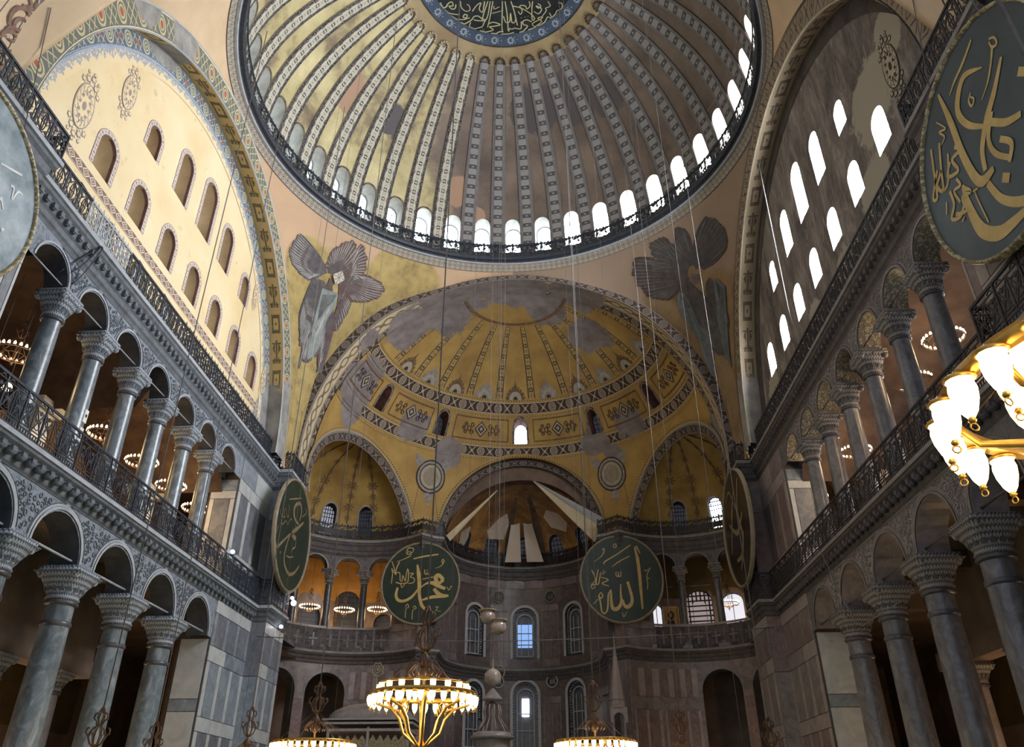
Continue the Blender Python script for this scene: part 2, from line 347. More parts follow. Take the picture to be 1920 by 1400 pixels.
G['greyb'] = plain('grey_blue_board', (0.12, 0.17, 0.20), (0.40, 0.46, 0.50), 1.1, 0.35, 0.5, 0.05)
G['gilt'] = plain('gilt_lettering', (0.50, 0.33, 0.10), (0.68, 0.48, 0.18), 2.0, 0.5, 0.5, 0.05)
G['gilt_dim'] = plain('dull_gilt_lettering', (0.20, 0.14, 0.08), (0.30, 0.21, 0.12), 2.0, 0.5, 0.4, 0.05)
G['whiteletter'] = plain('white_lettering', (0.70, 0.70, 0.68), (0.85, 0.85, 0.82), 2.0)
G['rim'] = plain('gilded_rim', (0.24, 0.19, 0.12), (0.34, 0.28, 0.19), 3.0, 0.5, 0.4)
t = MT('bright_gilded_rim', 0.45, 0.5)
u, v = t.uv()
G['rim_b'] = t.out(t.ramp(((t.noise(7, 2)*13.0).sn()), [(0.2, (0.22, 0.17, 0.08)), (0.8, (0.55, 0.46, 0.28))]), t.noise(8, 2), 0.5, 0.03)
G['med_field'] = plain('medallion_black_green', (0.012, 0.014, 0.018), (0.028, 0.032, 0.036), 1.0)
G['med_edge'] = plain('medallion_blue_border', (0.04, 0.06, 0.10), (0.08, 0.105, 0.15), 1.0)
G['med_letter'] = plain('medallion_gold_letter', (0.34, 0.31, 0.15), (0.50, 0.46, 0.26), 1.0, 0.5, 0.5)
G['med_star'] = plain('medallion_grey_star', (0.22, 0.25, 0.30), (0.34, 0.37, 0.42), 2.0)
G['cloth'] = plain('cream_cloth', (0.66, 0.52, 0.42), (0.74, 0.60, 0.49), 0.6, 0.9, 0.1, 0.02)
G['cloth_y'] = plain('yellowish_cloth', (0.58, 0.48, 0.32), (0.66, 0.56, 0.38), 0.6, 0.9, 0.1, 0.02)
G['cloth_g'] = plain('grey_cloth', (0.36, 0.36, 0.37), (0.44, 0.44, 0.45), 0.6, 0.9, 0.1, 0.02)
G['brass'] = plain('chandelier_brass', (0.50, 0.26, 0.05), (0.70, 0.40, 0.09), 5.0, 0.35, 0.6, 0.05, 0.7)
G['bronze'] = plain('chandelier_bronze', (0.07, 0.038, 0.022), (0.13, 0.07, 0.038), 5.0, 0.5, 0.5, 0.1, 0.3)
G['cable'] = plain('steel_cable', (0.13, 0.12, 0.12), (0.20, 0.18, 0.18), 5.0, 0.6)
G['cable_l'] = plain('pale_cable', (0.17, 0.165, 0.165), (0.24, 0.235, 0.235), 5.0, 0.6)
G['whitest'] = plain('white_stucco_tracery', (0.52, 0.50, 0.52), (0.66, 0.63, 0.64), 3.0)
G['glassdark'] = plain('dim_leaded_glass', (0.10, 0.105, 0.125), (0.19, 0.195, 0.225), 2.5, 0.3, 0.6)
G['wood'] = plain('dark_wood', (0.10, 0.05, 0.03), (0.16, 0.085, 0.05), 3.0)
G['parapet'] = carved('parapet_slab', (0.14, 0.12, 0.12), (0.07, 0.06, 0.065), 1.4)
G['screen'] = carved('lodge_gilt_screen', (0.42, 0.34, 0.20), (0.17, 0.12, 0.07), 9.0)
G['ceramic'] = plain('polished_globe', (0.22, 0.13, 0.09), (0.45, 0.40, 0.36), 1.5, 0.15, 0.8, 0.0)
G['icon'] = plain('icon_gold_ground', (0.42, 0.30, 0.12), (0.50, 0.37, 0.16), 2.0)
G['robe'] = plain('icon_dark_robe', (0.035, 0.03, 0.05), (0.07, 0.055, 0.08), 3.0)
G['skin'] = plain('icon_face', (0.36, 0.22, 0.14), (0.42, 0.27, 0.17), 3.0)
G['pane_s'] = emis('south_window_glass', (0.93, 0.96, 1.0), SOUTH)
G['pane_e'] = emis('east_window_glass', (0.86, 0.93, 1.0), EAST)
G['pane_n'] = emis('north_window_glass', (0.80, 0.90, 1.0), NORTH)
G['dpane_s'] = emis('dome_south_glass', (0.95, 0.98, 1.0), DOME_S)
G['dpane_e'] = emis('dome_east_glass', (0.80, 0.92, 1.0), DOME_E)
G['dpane_n'] = emis('dome_north_glass', (0.85, 0.93, 1.0), DOME_N)
G['pane_dim'] = emis('sheltered_window_glass', (0.60, 0.60, 0.72), 0.35, False)
G['pane_blue'] = emis('blue_lit_window_glass', (0.24, 0.42, 0.80), 0.75, False)
G['pane_grey'] = emis('grey_window_glass', (0.5, 0.5, 0.62), 0.035, False)
G['pane_grille'] = emis('pale_pink_window_glass', (0.62, 0.48, 0.48), 0.33, False)
G['pane_slab'] = emis('bright_side_window_glass', (0.86, 0.84, 0.92), 0.62, False)
G['lamp'] = emis('lit_lamp_glass', (1.0, 0.76, 0.34), 5.0, False)
G['bulb'] = emis('lit_bulb', (1.0, 0.80, 0.50), 3.2, False)
G['spot'] = emis('floodlight_lens', (0.85, 0.92, 1.0), 6.0, False)
G['goldspot'] = emis('warm_globe_lamp', (1.0, 0.78, 0.38), 5.0, False)
# ------------------------------------------------------------------ mesh helpers
class MB:
    def __init__(s): s.v = []; s.f = []; s.u = []; s.m = []; s.s = []
    def face(s, pts, uv=None, m=0, sm=False):
        b = len(s.v); s.v += [tuple(p) for p in pts]; n = len(pts)
        s.f.append(tuple(range(b, b+n))); s.u.append(uv or [(0, 0)]*n); s.m.append(m); s.s.append(sm)
    def grid(s, fn, U, V, uvf=None, m=0, sm=True):
        """fn(u,v)->xyz for u in U, v in V, shared vertices"""
        b = len(s.v); nv = len(V)
        for a in U:
            for c in V: s.v.append(tuple(fn(a, c)))
        uvf = uvf or (lambda a, c: (a if not isinstance(a, tuple) else a[0], c if not isinstance(c, tuple) else c[-1]))
        for i in range(len(U)-1):
            for j in range(nv-1):
                s.f.append((b+i*nv+j, b+(i+1)*nv+j, b+(i+1)*nv+j+1, b+i*nv+j+1))
                s.u.append([uvf(U[i], V[j]), uvf(U[i+1], V[j]), uvf(U[i+1], V[j+1]), uvf(U[i], V[j+1])])
                s.m.append(m); s.s.append(sm)
    def box(s, c, d, m=0, rot=0.0):
        x, y, z = c; a, b_, h = d[0]/2, d[1]/2, d[2]/2; cr, sr = cos(rot), sin(rot)
        P = [(x+i*a*cr-j*b_*sr, y+i*a*sr+j*b_*cr, z+k*h) for k in (-1, 1) for j in (-1, 1) for i in (-1, 1)]
        b = len(s.v); s.v += P
        for f in ((0, 2, 3, 1), (4, 5, 7, 6), (0, 1, 5, 4), (2, 6, 7, 3), (0, 4, 6, 2), (1, 3, 7, 5)):
            s.f.append(tuple(b+i for i in f)); s.u.append([(0, 0), (1, 0), (1, 1), (0, 1)]); s.m.append(m); s.s.append(False)
    def lathe(s, prof, c=(0, 0, 0), n=16, m=0, sm=True, R=None):
        """prof: list of (r,z)"""
        b = len(s.v); k = len(prof)
        for i in range(n):
            a = 2*pi*i/n
            for r, z in prof:
                p = Vector((r*cos(a), r*sin(a), z))
                if R is not None: p = R @ p
                s.v.append((p.x+c[0], p.y+c[1], p.z+c[2]))
        for i in range(n):
            j = (i+1) % n
            for q in range(k-1):
                s.f.append((b+i*k+q, b+j*k+q, b+j*k+q+1, b+i*k+q+1)); s.u.append([(i/n, prof[q][1]), ((i+1)/n, prof[q][1]), ((i+1)/n, prof[q+1][1]), (i/n, prof[q+1][1])])
                s.m.append(m); s.s.append(sm)
    def tube(s, pts, r, n=6, m=0, closed=False, cap=True):
        pts = [Vector(p) for p in pts]; N = len(pts); b = len(s.v)
        rr = r if isinstance(r, (list, tuple)) else [r]*N
        up = None
        for i, p in enumerate(pts):
            if closed: d = pts[(i+1) % N]-pts[i-1]
            else: d = pts[min(i+1, N-1)]-pts[max(i-1, 0)]
            d.normalize()
            if up is None: up = Vector((0, 0, 1)) if abs(d.z) < 0.9 else Vector((1, 0, 0))
            x = d.cross(up)
            if x.length < 1e-4: x = d.cross(Vector((0, 1, 0)))
            x.normalize(); y = d.cross(x); up = -y
            for k in range(n):
                a = 2*pi*k/n; q = p+(x*cos(a)+y*sin(a))*rr[i]; s.v.append((q.x, q.y, q.z))
        for i in range(N if closed else N-1):
            j = (i+1) % N
            for k in range(n):
                l = (k+1) % n
                s.f.append((b+i*n+k, b+i*n+l, b+j*n+l, b+j*n+k)); s.u.append([(0, 0)]*4); s.m.append(m); s.s.append(True)
        if cap and not closed:
            s.f.append(tuple(b+k for k in reversed(range(n)))); s.u.append([(0, 0)]*n); s.m.append(m); s.s.append(False)
            s.f.append(tuple(b+(N-1)*n+k for k in range(n))); s.u.append([(0, 0)]*n); s.m.append(m); s.s.append(False)
    def ball(s, c, r, n=8, k=5, m=0, sz=1.0):
        s.lathe([(r*sin(pi*i/k), r*sz*cos(pi*i/k)) for i in range(k+1)], c, n, m)
    def ribbon(s, pts, wid, nrm, m=0, fn=None):
        """flat stroke through pts (Vectors) with widths, lying in the plane of normal nrm"""
        N = len(pts); L = []
        for i in range(N):
            d = pts[min(i+1, N-1)]-pts[max(i-1, 0)]
            nn = nrm(pts[i]) if callable(nrm) else nrm
            x = nn.cross(d)
            if x.length < 1e-9: x = Vector((1, 0, 0))
            x.normalize(); L.append((pts[i]-x*wid[i]/2, pts[i]+x*wid[i]/2))
        for i in range(N-1): s.face([L[i][0], L[i+1][0], L[i+1][1], L[i][1]], m=m)
    def mesh(s, name, mats):
        me = bpy.data.meshes.new(name); me.from_pydata(s.v, [], s.f)
        uvl = me.uv_layers.new(name='UVMap')
        flat = [c for fu in s.u for p in fu for c in p]
        uvl.data.foreach_set('uv', flat)
        for m in (mats if isinstance(mats, (list, tuple)) else [mats]): me.materials.append(m)
        if any(s.m): me.polygons.foreach_set('material_index', s.m)
        if any(s.s): me.polygons.foreach_set('use_smooth', s.s)
        me.update(); return me
    def build(s, name, mats, parent=None): return link(name, s.mesh(name, mats), parent)
def link(name, me, parent=None, loc=None, rz=None):
    o = bpy.data.objects.new(name, me); COL.objects.link(o)
    if parent is not None: o.parent = parent
    if loc is not None: o.location = loc
    if rz is not None: o.rotation_euler = (0, 0, rz)
    return o
def tag(o, label, cat, group=None, kind=None):
    o['label'] = label; o['category'] = cat
    if group: o['group'] = group
    if kind: o['kind'] = kind
    return o
def thing(name, label, cat, loc=(0, 0, 0), rz=0, group=None):
    o = link(name, None, None, loc, rz); return tag(o, label, cat, group)
def struct(o): o['kind'] = 'structure'; return o
def copytree(o, parent=None):
    c = o.copy(); COL.objects.link(c); c.parent = parent
    for ch in o.children: copytree(ch, c)
    return c
def lin(a, b, n): return [a+(b-a)*i/n for i in range(n+1)]
def spl(P, W, k=5):
    """Catmull-Rom through points with widths"""
    n = len(P)
    if n < 3: return P, W
    A, B = [], []
    for i in range(n-1):
        p0, p1, p2, p3 = P[max(i-1, 0)], P[i], P[i+1], P[min(i+2, n-1)]
        for j in range(k):
            t_ = j/k; t2 = t_*t_; t3 = t2*t_
            A.append(tuple(0.5*((2*b)+(-a+c)*t_+(2*a-5*b+4*c-d)*t2+(-a+3*b-3*c+d)*t3) for a, b, c, d in zip(p0, p1, p2, p3)))
            B.append(W[i]+(W[i+1]-W[i])*t_)
    A.append(tuple(P[-1])); B.append(W[-1]); return A, B

# surfaces: (s, z, d) -> point, d = depth into the wall
def wallx(x, sg): return lambda s, z, d=0.0: (x+sg*d, s, z)
def wally(y, sg=1): return lambda s, z, d=0.0: (s, y+sg*d, z)
def cyl(cx, cy, R): return lambda s, z, d=0.0: (cx+(R+d)*cos(s/R), cy+(R+d)*sin(s/R), z)
def surf(g, F, s0, s1, z0, z1, ds=50.0, dz=50.0, m=0, sm=False, d=0.0, uv=None):
    ns = max(1, ceil(abs(s1-s0)/ds)); nz = max(1, ceil(abs(z1-z0)/dz))
    g.grid(lambda a, b: F(a, b, d), lin(s0, s1, ns), lin(z0, z1, nz), uv or (lambda a, b: (a, b)), m, sm)
def outline(h, n=14):
    sc, w, zb, zs = h[:4]; r = h[4] if len(h) > 4 else w
    return [(sc-w, zb)]+[(sc-w*cos(pi*j/n), zs+r*sin(pi*j/n)) for j in range(n+1)]+[(sc+w, zb)]
def holed(g, F, s0, s1, z0, z1, holes, ds=50.0, dz=50.0, depth=0.6, m=0, mr=1, n=14, sm=False, back=False):
    """a wall strip with arched openings (centre, half width, bottom, springing[, rise])"""
    for D in ([0.0, depth] if back else [0.0]):
        x = s0
        for h in sorted(holes):
            sc, w, zb, zs = h[:4]; r = h[4] if len(h) > 4 else w
            surf(g, F, x, sc-w, z0, z1, ds, dz, m, sm, D)
            o = [(sc-w*cos(pi*j/n), zs+r*sin(pi*j/n)) for j in range(n+1)]
            nz = max(1, ceil((z1-zs)/dz))
            for j in range(n):
                (a, za), (b, zb_) = o[j], o[j+1]
                for q in range(nz):
                    p0, p1 = q/nz, (q+1)/nz
                    z00, z01, z10, z11 = za+(z1-za)*p0, za+(z1-za)*p1, zb_+(z1-zb_)*p0, zb_+(z1-zb_)*p1
                    g.face([F(a, z00, D), F(b, z10, D), F(b, z11, D), F(a, z01, D)], [(a, z00), (b, z10), (b, z11), (a, z01)], m, sm)
            if zb > z0+1e-6: surf(g, F, sc-w, sc+w, z0, zb, ds, dz, m, sm, D)
            x = sc+w
        surf(g, F, x, s1, z0, z1, ds, dz, m, sm, D)
    for h in holes:
        o = outline(h, n)
        if h[2] > z0+1e-6: o = o+[o[0]]
        L = 0
        for a, b in zip(o, o[1:]):
            l = sqrt((a[0]-b[0])**2+(a[1]-b[1])**2)
            g.face([F(*a, 0), F(*a, depth), F(*b, depth), F(*b, 0)], [(L, 0), (L, 1), (L+l, 1), (L+l, 0)], mr, False); L += l
def arch_pane(g, F, h, d, m=0, n=14):
    o = outline(h, n); g.face([F(a, b, d) for a, b in o], [(a, b) for a, b in o], m)
def arch_band(g, F, h, w, d=-0.03, m=0, n=16, sill=False):
    """ornamental border band of width w round an opening"""
    o = outline(h, n); sc = h[0]; P = []; L = 0
    for i, (a, b) in enumerate(o):
        if i == 0: q = (a-w, b)
        elif i == len(o)-1: q = (a+w, b)
        else:
            dx, dz_ = a-sc, b-h[3]; l = sqrt(dx*dx+dz_*dz_); q = (a+dx/l*w, b+dz_/l*w)
        if i: L += sqrt((a-o[i-1][0])**2+(b-o[i-1][1])**2)
        P.append(((a, b), q, L))
    if sill: P.append(P[0][:2]+(L+2*h[1],))
    for p, q in zip(P, P[1:]):
        g.face([F(*p[0], d), F(*q[0], d), F(*q[1], d), F(*p[1], d)], [(p[2], 0), (q[2], 0), (q[2], 1), (p[2], 1)], m)
def fdisc(g, F, s0, z0, rx, rz, d, m=0, n=20, k=3, t0=0.0, t1=2*pi):
    """flat round paint patch that follows a curved surface"""
    T = lin(t0, t1, n)
    for a, b in zip(T, T[1:]):
        for j in range(k):
            f0, f1 = j/k, (j+1)/k
            q = [(a, f0), (a, f1), (b, f1), (b, f0)] if j else [(a, 0), (a, f1), (b, f1)]
            g.face([F(s0+rx*f*cos(t), z0+rz*f*sin(t), d) for t, f in q], m=m)
def bar(g, F, a, b, w, d0, d1, m=0):
    """flat bar between surface points a and b"""
    dx, dz_ = b[0]-a[0], b[1]-a[1]; l = sqrt(dx*dx+dz_*dz_) or 1; nx, nz = -dz_/l*w/2, dx/l*w/2
    q = [(a[0]-nx, a[1]-nz), (b[0]-nx, b[1]-nz), (b[0]+nx, b[1]+nz), (a[0]+nx, a[1]+nz)]
    A = [F(s_, z_, d0) for s_, z_ in q]; B = [F(s_, z_, d1) for s_, z_ in q]
    g.face(A, m=m); g.face(B[::-1], m=m)
    for i in range(4): g.face([A[i], A[(i+1) % 4], B[(i+1) % 4], B[i]], m=m)
WN = [0]
def window(F, h, pane, depth, lat=None, frame=None, fw=0.09, lw=0.045, parent=None):
    """window_<n>: glass pane, frame and muntins set at a depth in the wall"""
    WN[0] += 1
    root = struct(link('window_%d' % WN[0], None))
    g = MB(); arch_pane(g, F, h, depth); g.build('pane', pane, root)
    sc, w, zb, zs = h[:4]; r = h[4] if len(h) > 4 else w
    if frame is not None:
        g = MB(); o = outline(h, 10); o.append(o[0])
        for a, b in zip(o, o[1:]): bar(g, F, a, b, fw, depth-0.06, depth+0.02)
        g.build('frame', frame, root)
    if lat:
        g = MB(); nx, nz = lat
        for i in range(1, nx):
            x = -w+2*w*i/nx; top = zs+r*sqrt(max(0, 1-(x/w)**2)); bar(g, F, (sc+x, zb), (sc+x, top), lw, depth-0.05, depth-0.01)
        H = zs+r-zb
        for i in range(1, nz):
            z = zb+H*i/nz; hw = w if z <= zs else w*sqrt(max(0, 1-((z-zs)/r)**2)); bar(g, F, (sc-hw, z), (sc+hw, z), lw, depth-0.05, depth-0.01)
        g.build('muntins', frame, root)
    return root
# calligraphy strokes (x, y, width) and wing outlines on the pendentives (degrees, height fraction)
ALLAH=[[0.36,0.75,0.03,0.412,0.468,0.078,0.429,0.136,0.077,0.431,-0.13,0.076,0.433,-0.451,0.058,0.436,-0.723,0.04],[0.398,0.78,0.055,0.485,0.595,0.018],[0.132,-0.082,0.065,0.176,-0.273,0.064,0.21,-0.477,0.069,0.18,-0.606,0.081,0.088,-0.67,0.098,0.019,-0.632,0.069,-0.007,-0.503,0.035],[-0.033,-0.139,0.029,-0.049,-0.358,0.041,-0.043,-0.531,0.064,-0.093,-0.659,0.075,-0.19,-0.724,0.092,-0.26,-0.686,0.086,-0.278,-0.528,0.058,-0.27,-0.267,0.029],[-0.27,-0.267,0.029,-0.336,-0.383,0.041,-0.36,-0.585,0.04,-0.387,-0.742,0.034,-0.45,-0.826,0.023],[-0.45,-0.826,0.034,-0.516,-0.768,0.034,-0.534,-0.583,0.035,-0.56,-0.409,0.029,-0.514,-0.328,0.018],[-0.514,-0.328,0.023,-0.474,-0.396,0.029,-0.522,-0.468,0.029,-0.583,-0.409,0.023],[-0.587,-0.481,0.017,-0.642,-0.538,0.023,-0.704,-0.604,0.012],[-0.115,0.168,0.018,-0.13,0.079,0.02,-0.086,0.039,0.022,-0.067,0.143,0.024],[-0.067,0.143,0.024,-0.067,0.054,0.024,-0.02,0.053,0.024,-0.006,0.166,0.024],[-0.393,0.334,0.012,-0.377,0.404,0.03,-0.072,0.582,0.03,0.268,0.807,0.024],[-0.218,0.277,0.012,0.007,0.428,0.027,0.229,0.531,0.021],[-0.42,0.688,0.024,-0.387,0.731,0.024,-0.366,0.678,0.018,-0.41,0.648,0.009],[-0.374,0.648,0.021,-0.465,0.527,0.018,-0.633,0.404,0.009],[-0.109,0.844,0.018,-0.148,0.798,0.018,-0.127,0.745,0.018,-0.084,0.763,0.018,-0.08,0.819,0.018,-0.109,0.844,0.018],[0.568,0.2,0.024,0.579,0.164,0.018,0.657,0.208,0.012],[0.699,0.246,0.021,0.635,0.133,0.021,0.596,0.015,0.021,0.666,-0.015,0.021,0.598,-0.02,0.021,0.606,-0.132,0.021,0.585,-0.273,0.02],[-0.045,-0.794,0.009,-0.015,-0.896,0.026,0.072,-0.775,0.011],[-0.706,0.212,0.024,-0.64,0.062,0.024,-0.614,-0.116,0.024],[-0.548,0.225,0.024,-0.598,0.002,0.024,-0.62,-0.116,0.024,-0.71,-0.15,0.019,-0.646,-0.057,0.015],[-0.487,0.149,0.024,-0.525,0.001,0.024,-0.555,-0.117,0.024,-0.606,-0.146,0.024],[-0.493,0.03,0.018,-0.32,-0.032,0.027,-0.473,-0.118,0.026,-0.315,-0.179,0.018],[-0.605,-0.116,0.018,-0.685,-0.233,0.018,-0.736,-0.203,0.018,-0.714,-0.115,0.018],[-0.409,0.208,0.012,-0.444,0.125,0.012],[-0.367,0.171,0.012,-0.46,0.089,0.012]]
MUH=[[-0.101,0.457,0.032,-0.055,0.23,0.096,-0.021,-0.025,0.095,-0.014,-0.245,0.082,0.033,-0.464,0.075,0.104,-0.603,0.075,0.244,-0.697,0.056],[-0.019,-0.12,0.038,-0.18,-0.337,0.063,-0.363,-0.443,0.069,-0.522,-0.426,0.075,-0.588,-0.3,0.069,-0.561,-0.113,0.051],[-0.017,-0.151,0.019,0.151,-0.027,0.045,0.31,-0.013,0.095,0.44,-0.078,0.095,0.635,-0.16,0.069],[0.349,-0.156,0.076,0.466,-0.283,0.107,0.579,-0.331,0.094,0.721,-0.333,0.05],[0.063,-0.433,0.038,0.327,-0.359,0.081,0.642,-0.347,0.069],[0.422,-0.015,0.095,0.383,0.128,0.109,0.461,0.175,0.096,0.577,0.062,0.083],[0.577,0.062,0.083,0.455,-0.047,0.07],[-0.207,0.605,0.033,0.081,0.666,0.039,0.42,0.71,0.033],[-0.399,0.805,0.026,-0.34,0.887,0.026,-0.224,0.869,0.026,-0.235,0.786,0.02],[-0.235,0.786,0.023,-0.345,0.722,0.023,-0.397,0.772,0.023,-0.3,0.787,0.023,-0.279,0.704,0.023],[-0.278,0.688,0.026,-0.435,0.608,0.02,-0.625,0.536,0.01],[0.515,0.545,0.023,0.545,0.584,0.023,0.58,0.528,0.023,0.536,0.496,0.023,0.515,0.545,0.023],[0.559,0.48,0.023,0.482,0.4,0.016,0.356,0.353,0.01],[0.1,0.325,0.026,0.099,0.235,0.026,0.154,0.211,0.026,0.158,0.324,0.026,0.176,0.221,0.026,0.228,0.22,0.026,0.229,0.323,0.026],[0.049,0.085,0.019,0.318,0.136,0.026],[-0.755,0.548,0.023,-0.656,0.303,0.023,-0.632,0.206,0.023,-0.748,0.369,0.023,-0.715,0.24,0.023,-0.728,-0.015,0.022],[-0.559,0.529,0.029,-0.614,0.399,0.029,-0.637,0.271,0.019],[-0.667,0.239,0.023,-0.539,0.253,0.023,-0.511,0.077,0.022,-0.46,0.044,0.022,-0.454,0.188,0.022,-0.38,0.043,0.022,-0.368,0.203,0.023,-0.337,0.363,0.023],[-0.319,0.331,0.026,-0.315,0.027,0.026,-0.456,-0.019,0.026,-0.618,0.015,0.026],[-0.281,0.234,0.023,-0.184,0.232,0.023,-0.259,0.153,0.022,-0.16,0.104,0.022,-0.17,0.009,0.022,-0.296,-0.021,0.022],[-0.405,-0.067,0.022,-0.378,0.012,0.022,-0.449,-0.114,0.022,-0.504,-0.018,0.022,-0.585,-0.002,0.022],[0.671,-0.113,0.016,0.725,-0.192,0.025,0.775,-0.099,0.019,0.792,-0.13,0.013],[-0.336,-0.598,0.019,-0.294,-0.521,0.019,-0.251,-0.599,0.019,-0.318,-0.644,0.019,-0.319,-0.858,0.019],[-0.147,-0.616,0.019,-0.102,-0.57,0.019,-0.067,-0.632,0.019,-0.143,-0.677,0.019,-0.151,-0.896,0.018],[0.403,-0.607,0.019,0.481,-0.608,0.019,0.413,-0.683,0.015],[0.413,-0.683,0.015,0.549,-0.715,0.012]]
WEST=[[0.289,0.787,0.023,0.108,0.736,0.034,-0.062,0.712,0.03,-0.173,0.675,0.01],[0.458,0.498,0.03,0.373,0.399,0.026,0.267,0.312,0.022,0.139,0.26,0.009],[0.453,0.579,0.018,0.504,0.528,0.019,0.504,0.462,0.021,0.45,0.484,0.02,0.44,0.559,0.018],[0.28,0.467,0.009,0.074,0.623,0.057,-0.074,0.571,0.072,-0.157,0.44,0.072,-0.097,0.237,0.06,0.065,0.047,0.031],[0.488,0.325,0.029,0.281,0.176,0.064,0.102,0.077,0.074,-0.062,-0.073,0.062,-0.118,-0.243,0.052],[0.43,-0.223,0.047,0.274,-0.137,0.061,0.142,0.009,0.064],[0.181,0.081,0.056,0.043,-0.068,0.052,0.053,-0.236,0.051,0.18,-0.409,0.044],[0.151,-0.183,0.05,0.237,-0.317,0.052,0.144,-0.416,0.04],[-0.294,0.831,0.026,-0.278,0.499,0.074,-0.288,0.113,0.085,-0.253,-0.18,0.09,-0.183,-0.292,0.088,-0.027,-0.311,0.051],[-0.15,-0.346,0.061,-0.086,-0.558,0.071,0.035,-0.71,0.079,0.18,-0.803,0.083,0.347,-0.8,0.055,0.512,-0.785,0.032],[-0.427,-0.105,0.033,-0.449,-0.316,0.092,-0.41,-0.594,0.123,-0.252,-0.769,0.116,-0.067,-0.824,0.087,0.122,-0.85,0.057,0.308,-0.862,0.029],[0.014,-0.449,0.074,0.082,-0.515,0.073],[0.566,0.062,0.067,0.623,-0.008,0.066],[0.064,0.433,0.019,0.007,0.401,0.022,0.016,0.329,0.021,0.068,0.354,0.017,0.036,0.417,0.014],[-0.312,-0.261,0.014,-0.321,-0.342,0.018,-0.301,-0.612,0.017],[-0.339,-0.258,0.018,-0.269,-0.289,0.018],[-0.449,0.657,0.011,-0.364,0.491,0.015,-0.458,0.542,0.021,-0.415,0.444,0.02,-0.492,0.423,0.01],[-0.507,0.465,0.031,-0.609,0.24,0.031,-0.671,0.077,0.031,-0.741,0.167,0.031,-0.609,0.24,0.031],[-0.455,0.285,0.03,-0.59,0.074,0.03,-0.707,0.086,0.031,-0.731,0.183,0.031],[-0.354,0.254,0.034,-0.293,0.166,0.034,-0.435,0.19,0.035,-0.41,0.044,0.034,-0.561,0.119,0.035,-0.469,0.199,0.035],[-0.642,0.527,0.032,-0.738,0.24,0.032,-0.791,0.09,0.031,-0.846,0.14,0.032,-0.662,0.291,0.031],[-0.472,0.008,0.029,-0.451,-0.082,0.029,-0.553,-0.058,0.029,-0.526,-0.2,0.029],[-0.603,-0.011,0.035,-0.61,-0.147,0.034,-0.703,-0.229,0.034,-0.592,-0.303,0.033,-0.487,-0.258,0.033],[-0.425,-0.131,0.033,-0.362,-0.236,0.032,-0.483,-0.193,0.033,-0.491,-0.323,0.033,-0.632,-0.244,0.034],[-0.543,-0.346,0.019,-0.591,-0.361,0.019],[-0.69,-0.051,0.02,-0.749,-0.142,0.02]]
LP=[[-0.468,0.497,0.023,-0.188,0.611,0.029,0.162,0.757,0.024],[0.207,0.266,0.048,-0.033,0.287,0.064,-0.145,0.402,0.07,-0.09,0.525,0.07,0.093,0.628,0.066,0.233,0.609,0.061],[0.233,0.609,0.061,0.273,0.499,0.054,0.229,0.343,0.048],[-0.808,-0.097,0.026,-0.884,-0.297,0.042,-0.797,-0.426,0.057,-0.698,-0.427,0.058,-0.474,-0.26,0.049,-0.161,-0.028,0.04],[0.474,0.393,0.043,0.185,0.189,0.071,-0.066,0.004,0.097,0.171,-0.021,0.076],[-0.161,-0.028,0.04,-0.281,-0.281,0.05,-0.308,-0.498,0.054,-0.194,-0.625,0.06,0.047,-0.685,0.067,0.331,-0.591,0.058,0.552,-0.395,0.03],[-0.864,0.175,0.016,-0.752,0.101,0.016,-0.561,0.135,0.016,-0.647,0.204,0.016,-0.578,0.279,0.017,-0.484,0.195,0.017,-0.386,0.214,0.017,-0.453,0.409,0.017],[-0.711,0.017,0.016,-0.64,-0.024,0.016,-0.489,0.094,0.017,-0.37,0.069,0.017,-0.272,0.203,0.017,-0.163,0.207,0.017],[-0.568,-0.489,0.021,-0.505,-0.462,0.021,-0.514,-0.496,0.021],[-0.207,-0.436,0.022,-0.029,-0.415,0.028,0.157,-0.344,0.023],[0.192,-0.065,0.035,0.185,-0.168,0.035,0.052,-0.243,0.034,0.032,-0.315,0.034],[0.463,0.675,0.025,0.552,0.617,0.025,0.353,0.457,0.024]]
LW=[[0.315,0.391,0.017,0.444,0.443,0.024,0.592,0.504,0.025],[0.516,0.299,0.024,0.562,0.306,0.021,0.591,0.186,0.017,0.625,0.318,0.024,0.689,0.331,0.014],[0.613,-0.17,0.039,0.643,-0.136,0.017],[0.466,0.107,0.023,0.544,0.017,0.013],[0.479,0.083,0.023,0.258,0.02,0.022,0.109,-0.222,0.021,0.177,-0.491,0.02],[0.262,0.328,0.033,0.104,0.082,0.031,0.023,-0.202,0.03],[0.589,-0.207,0.049,0.469,-0.493,0.046,0.236,-0.602,0.044,0.047,-0.523,0.043]]
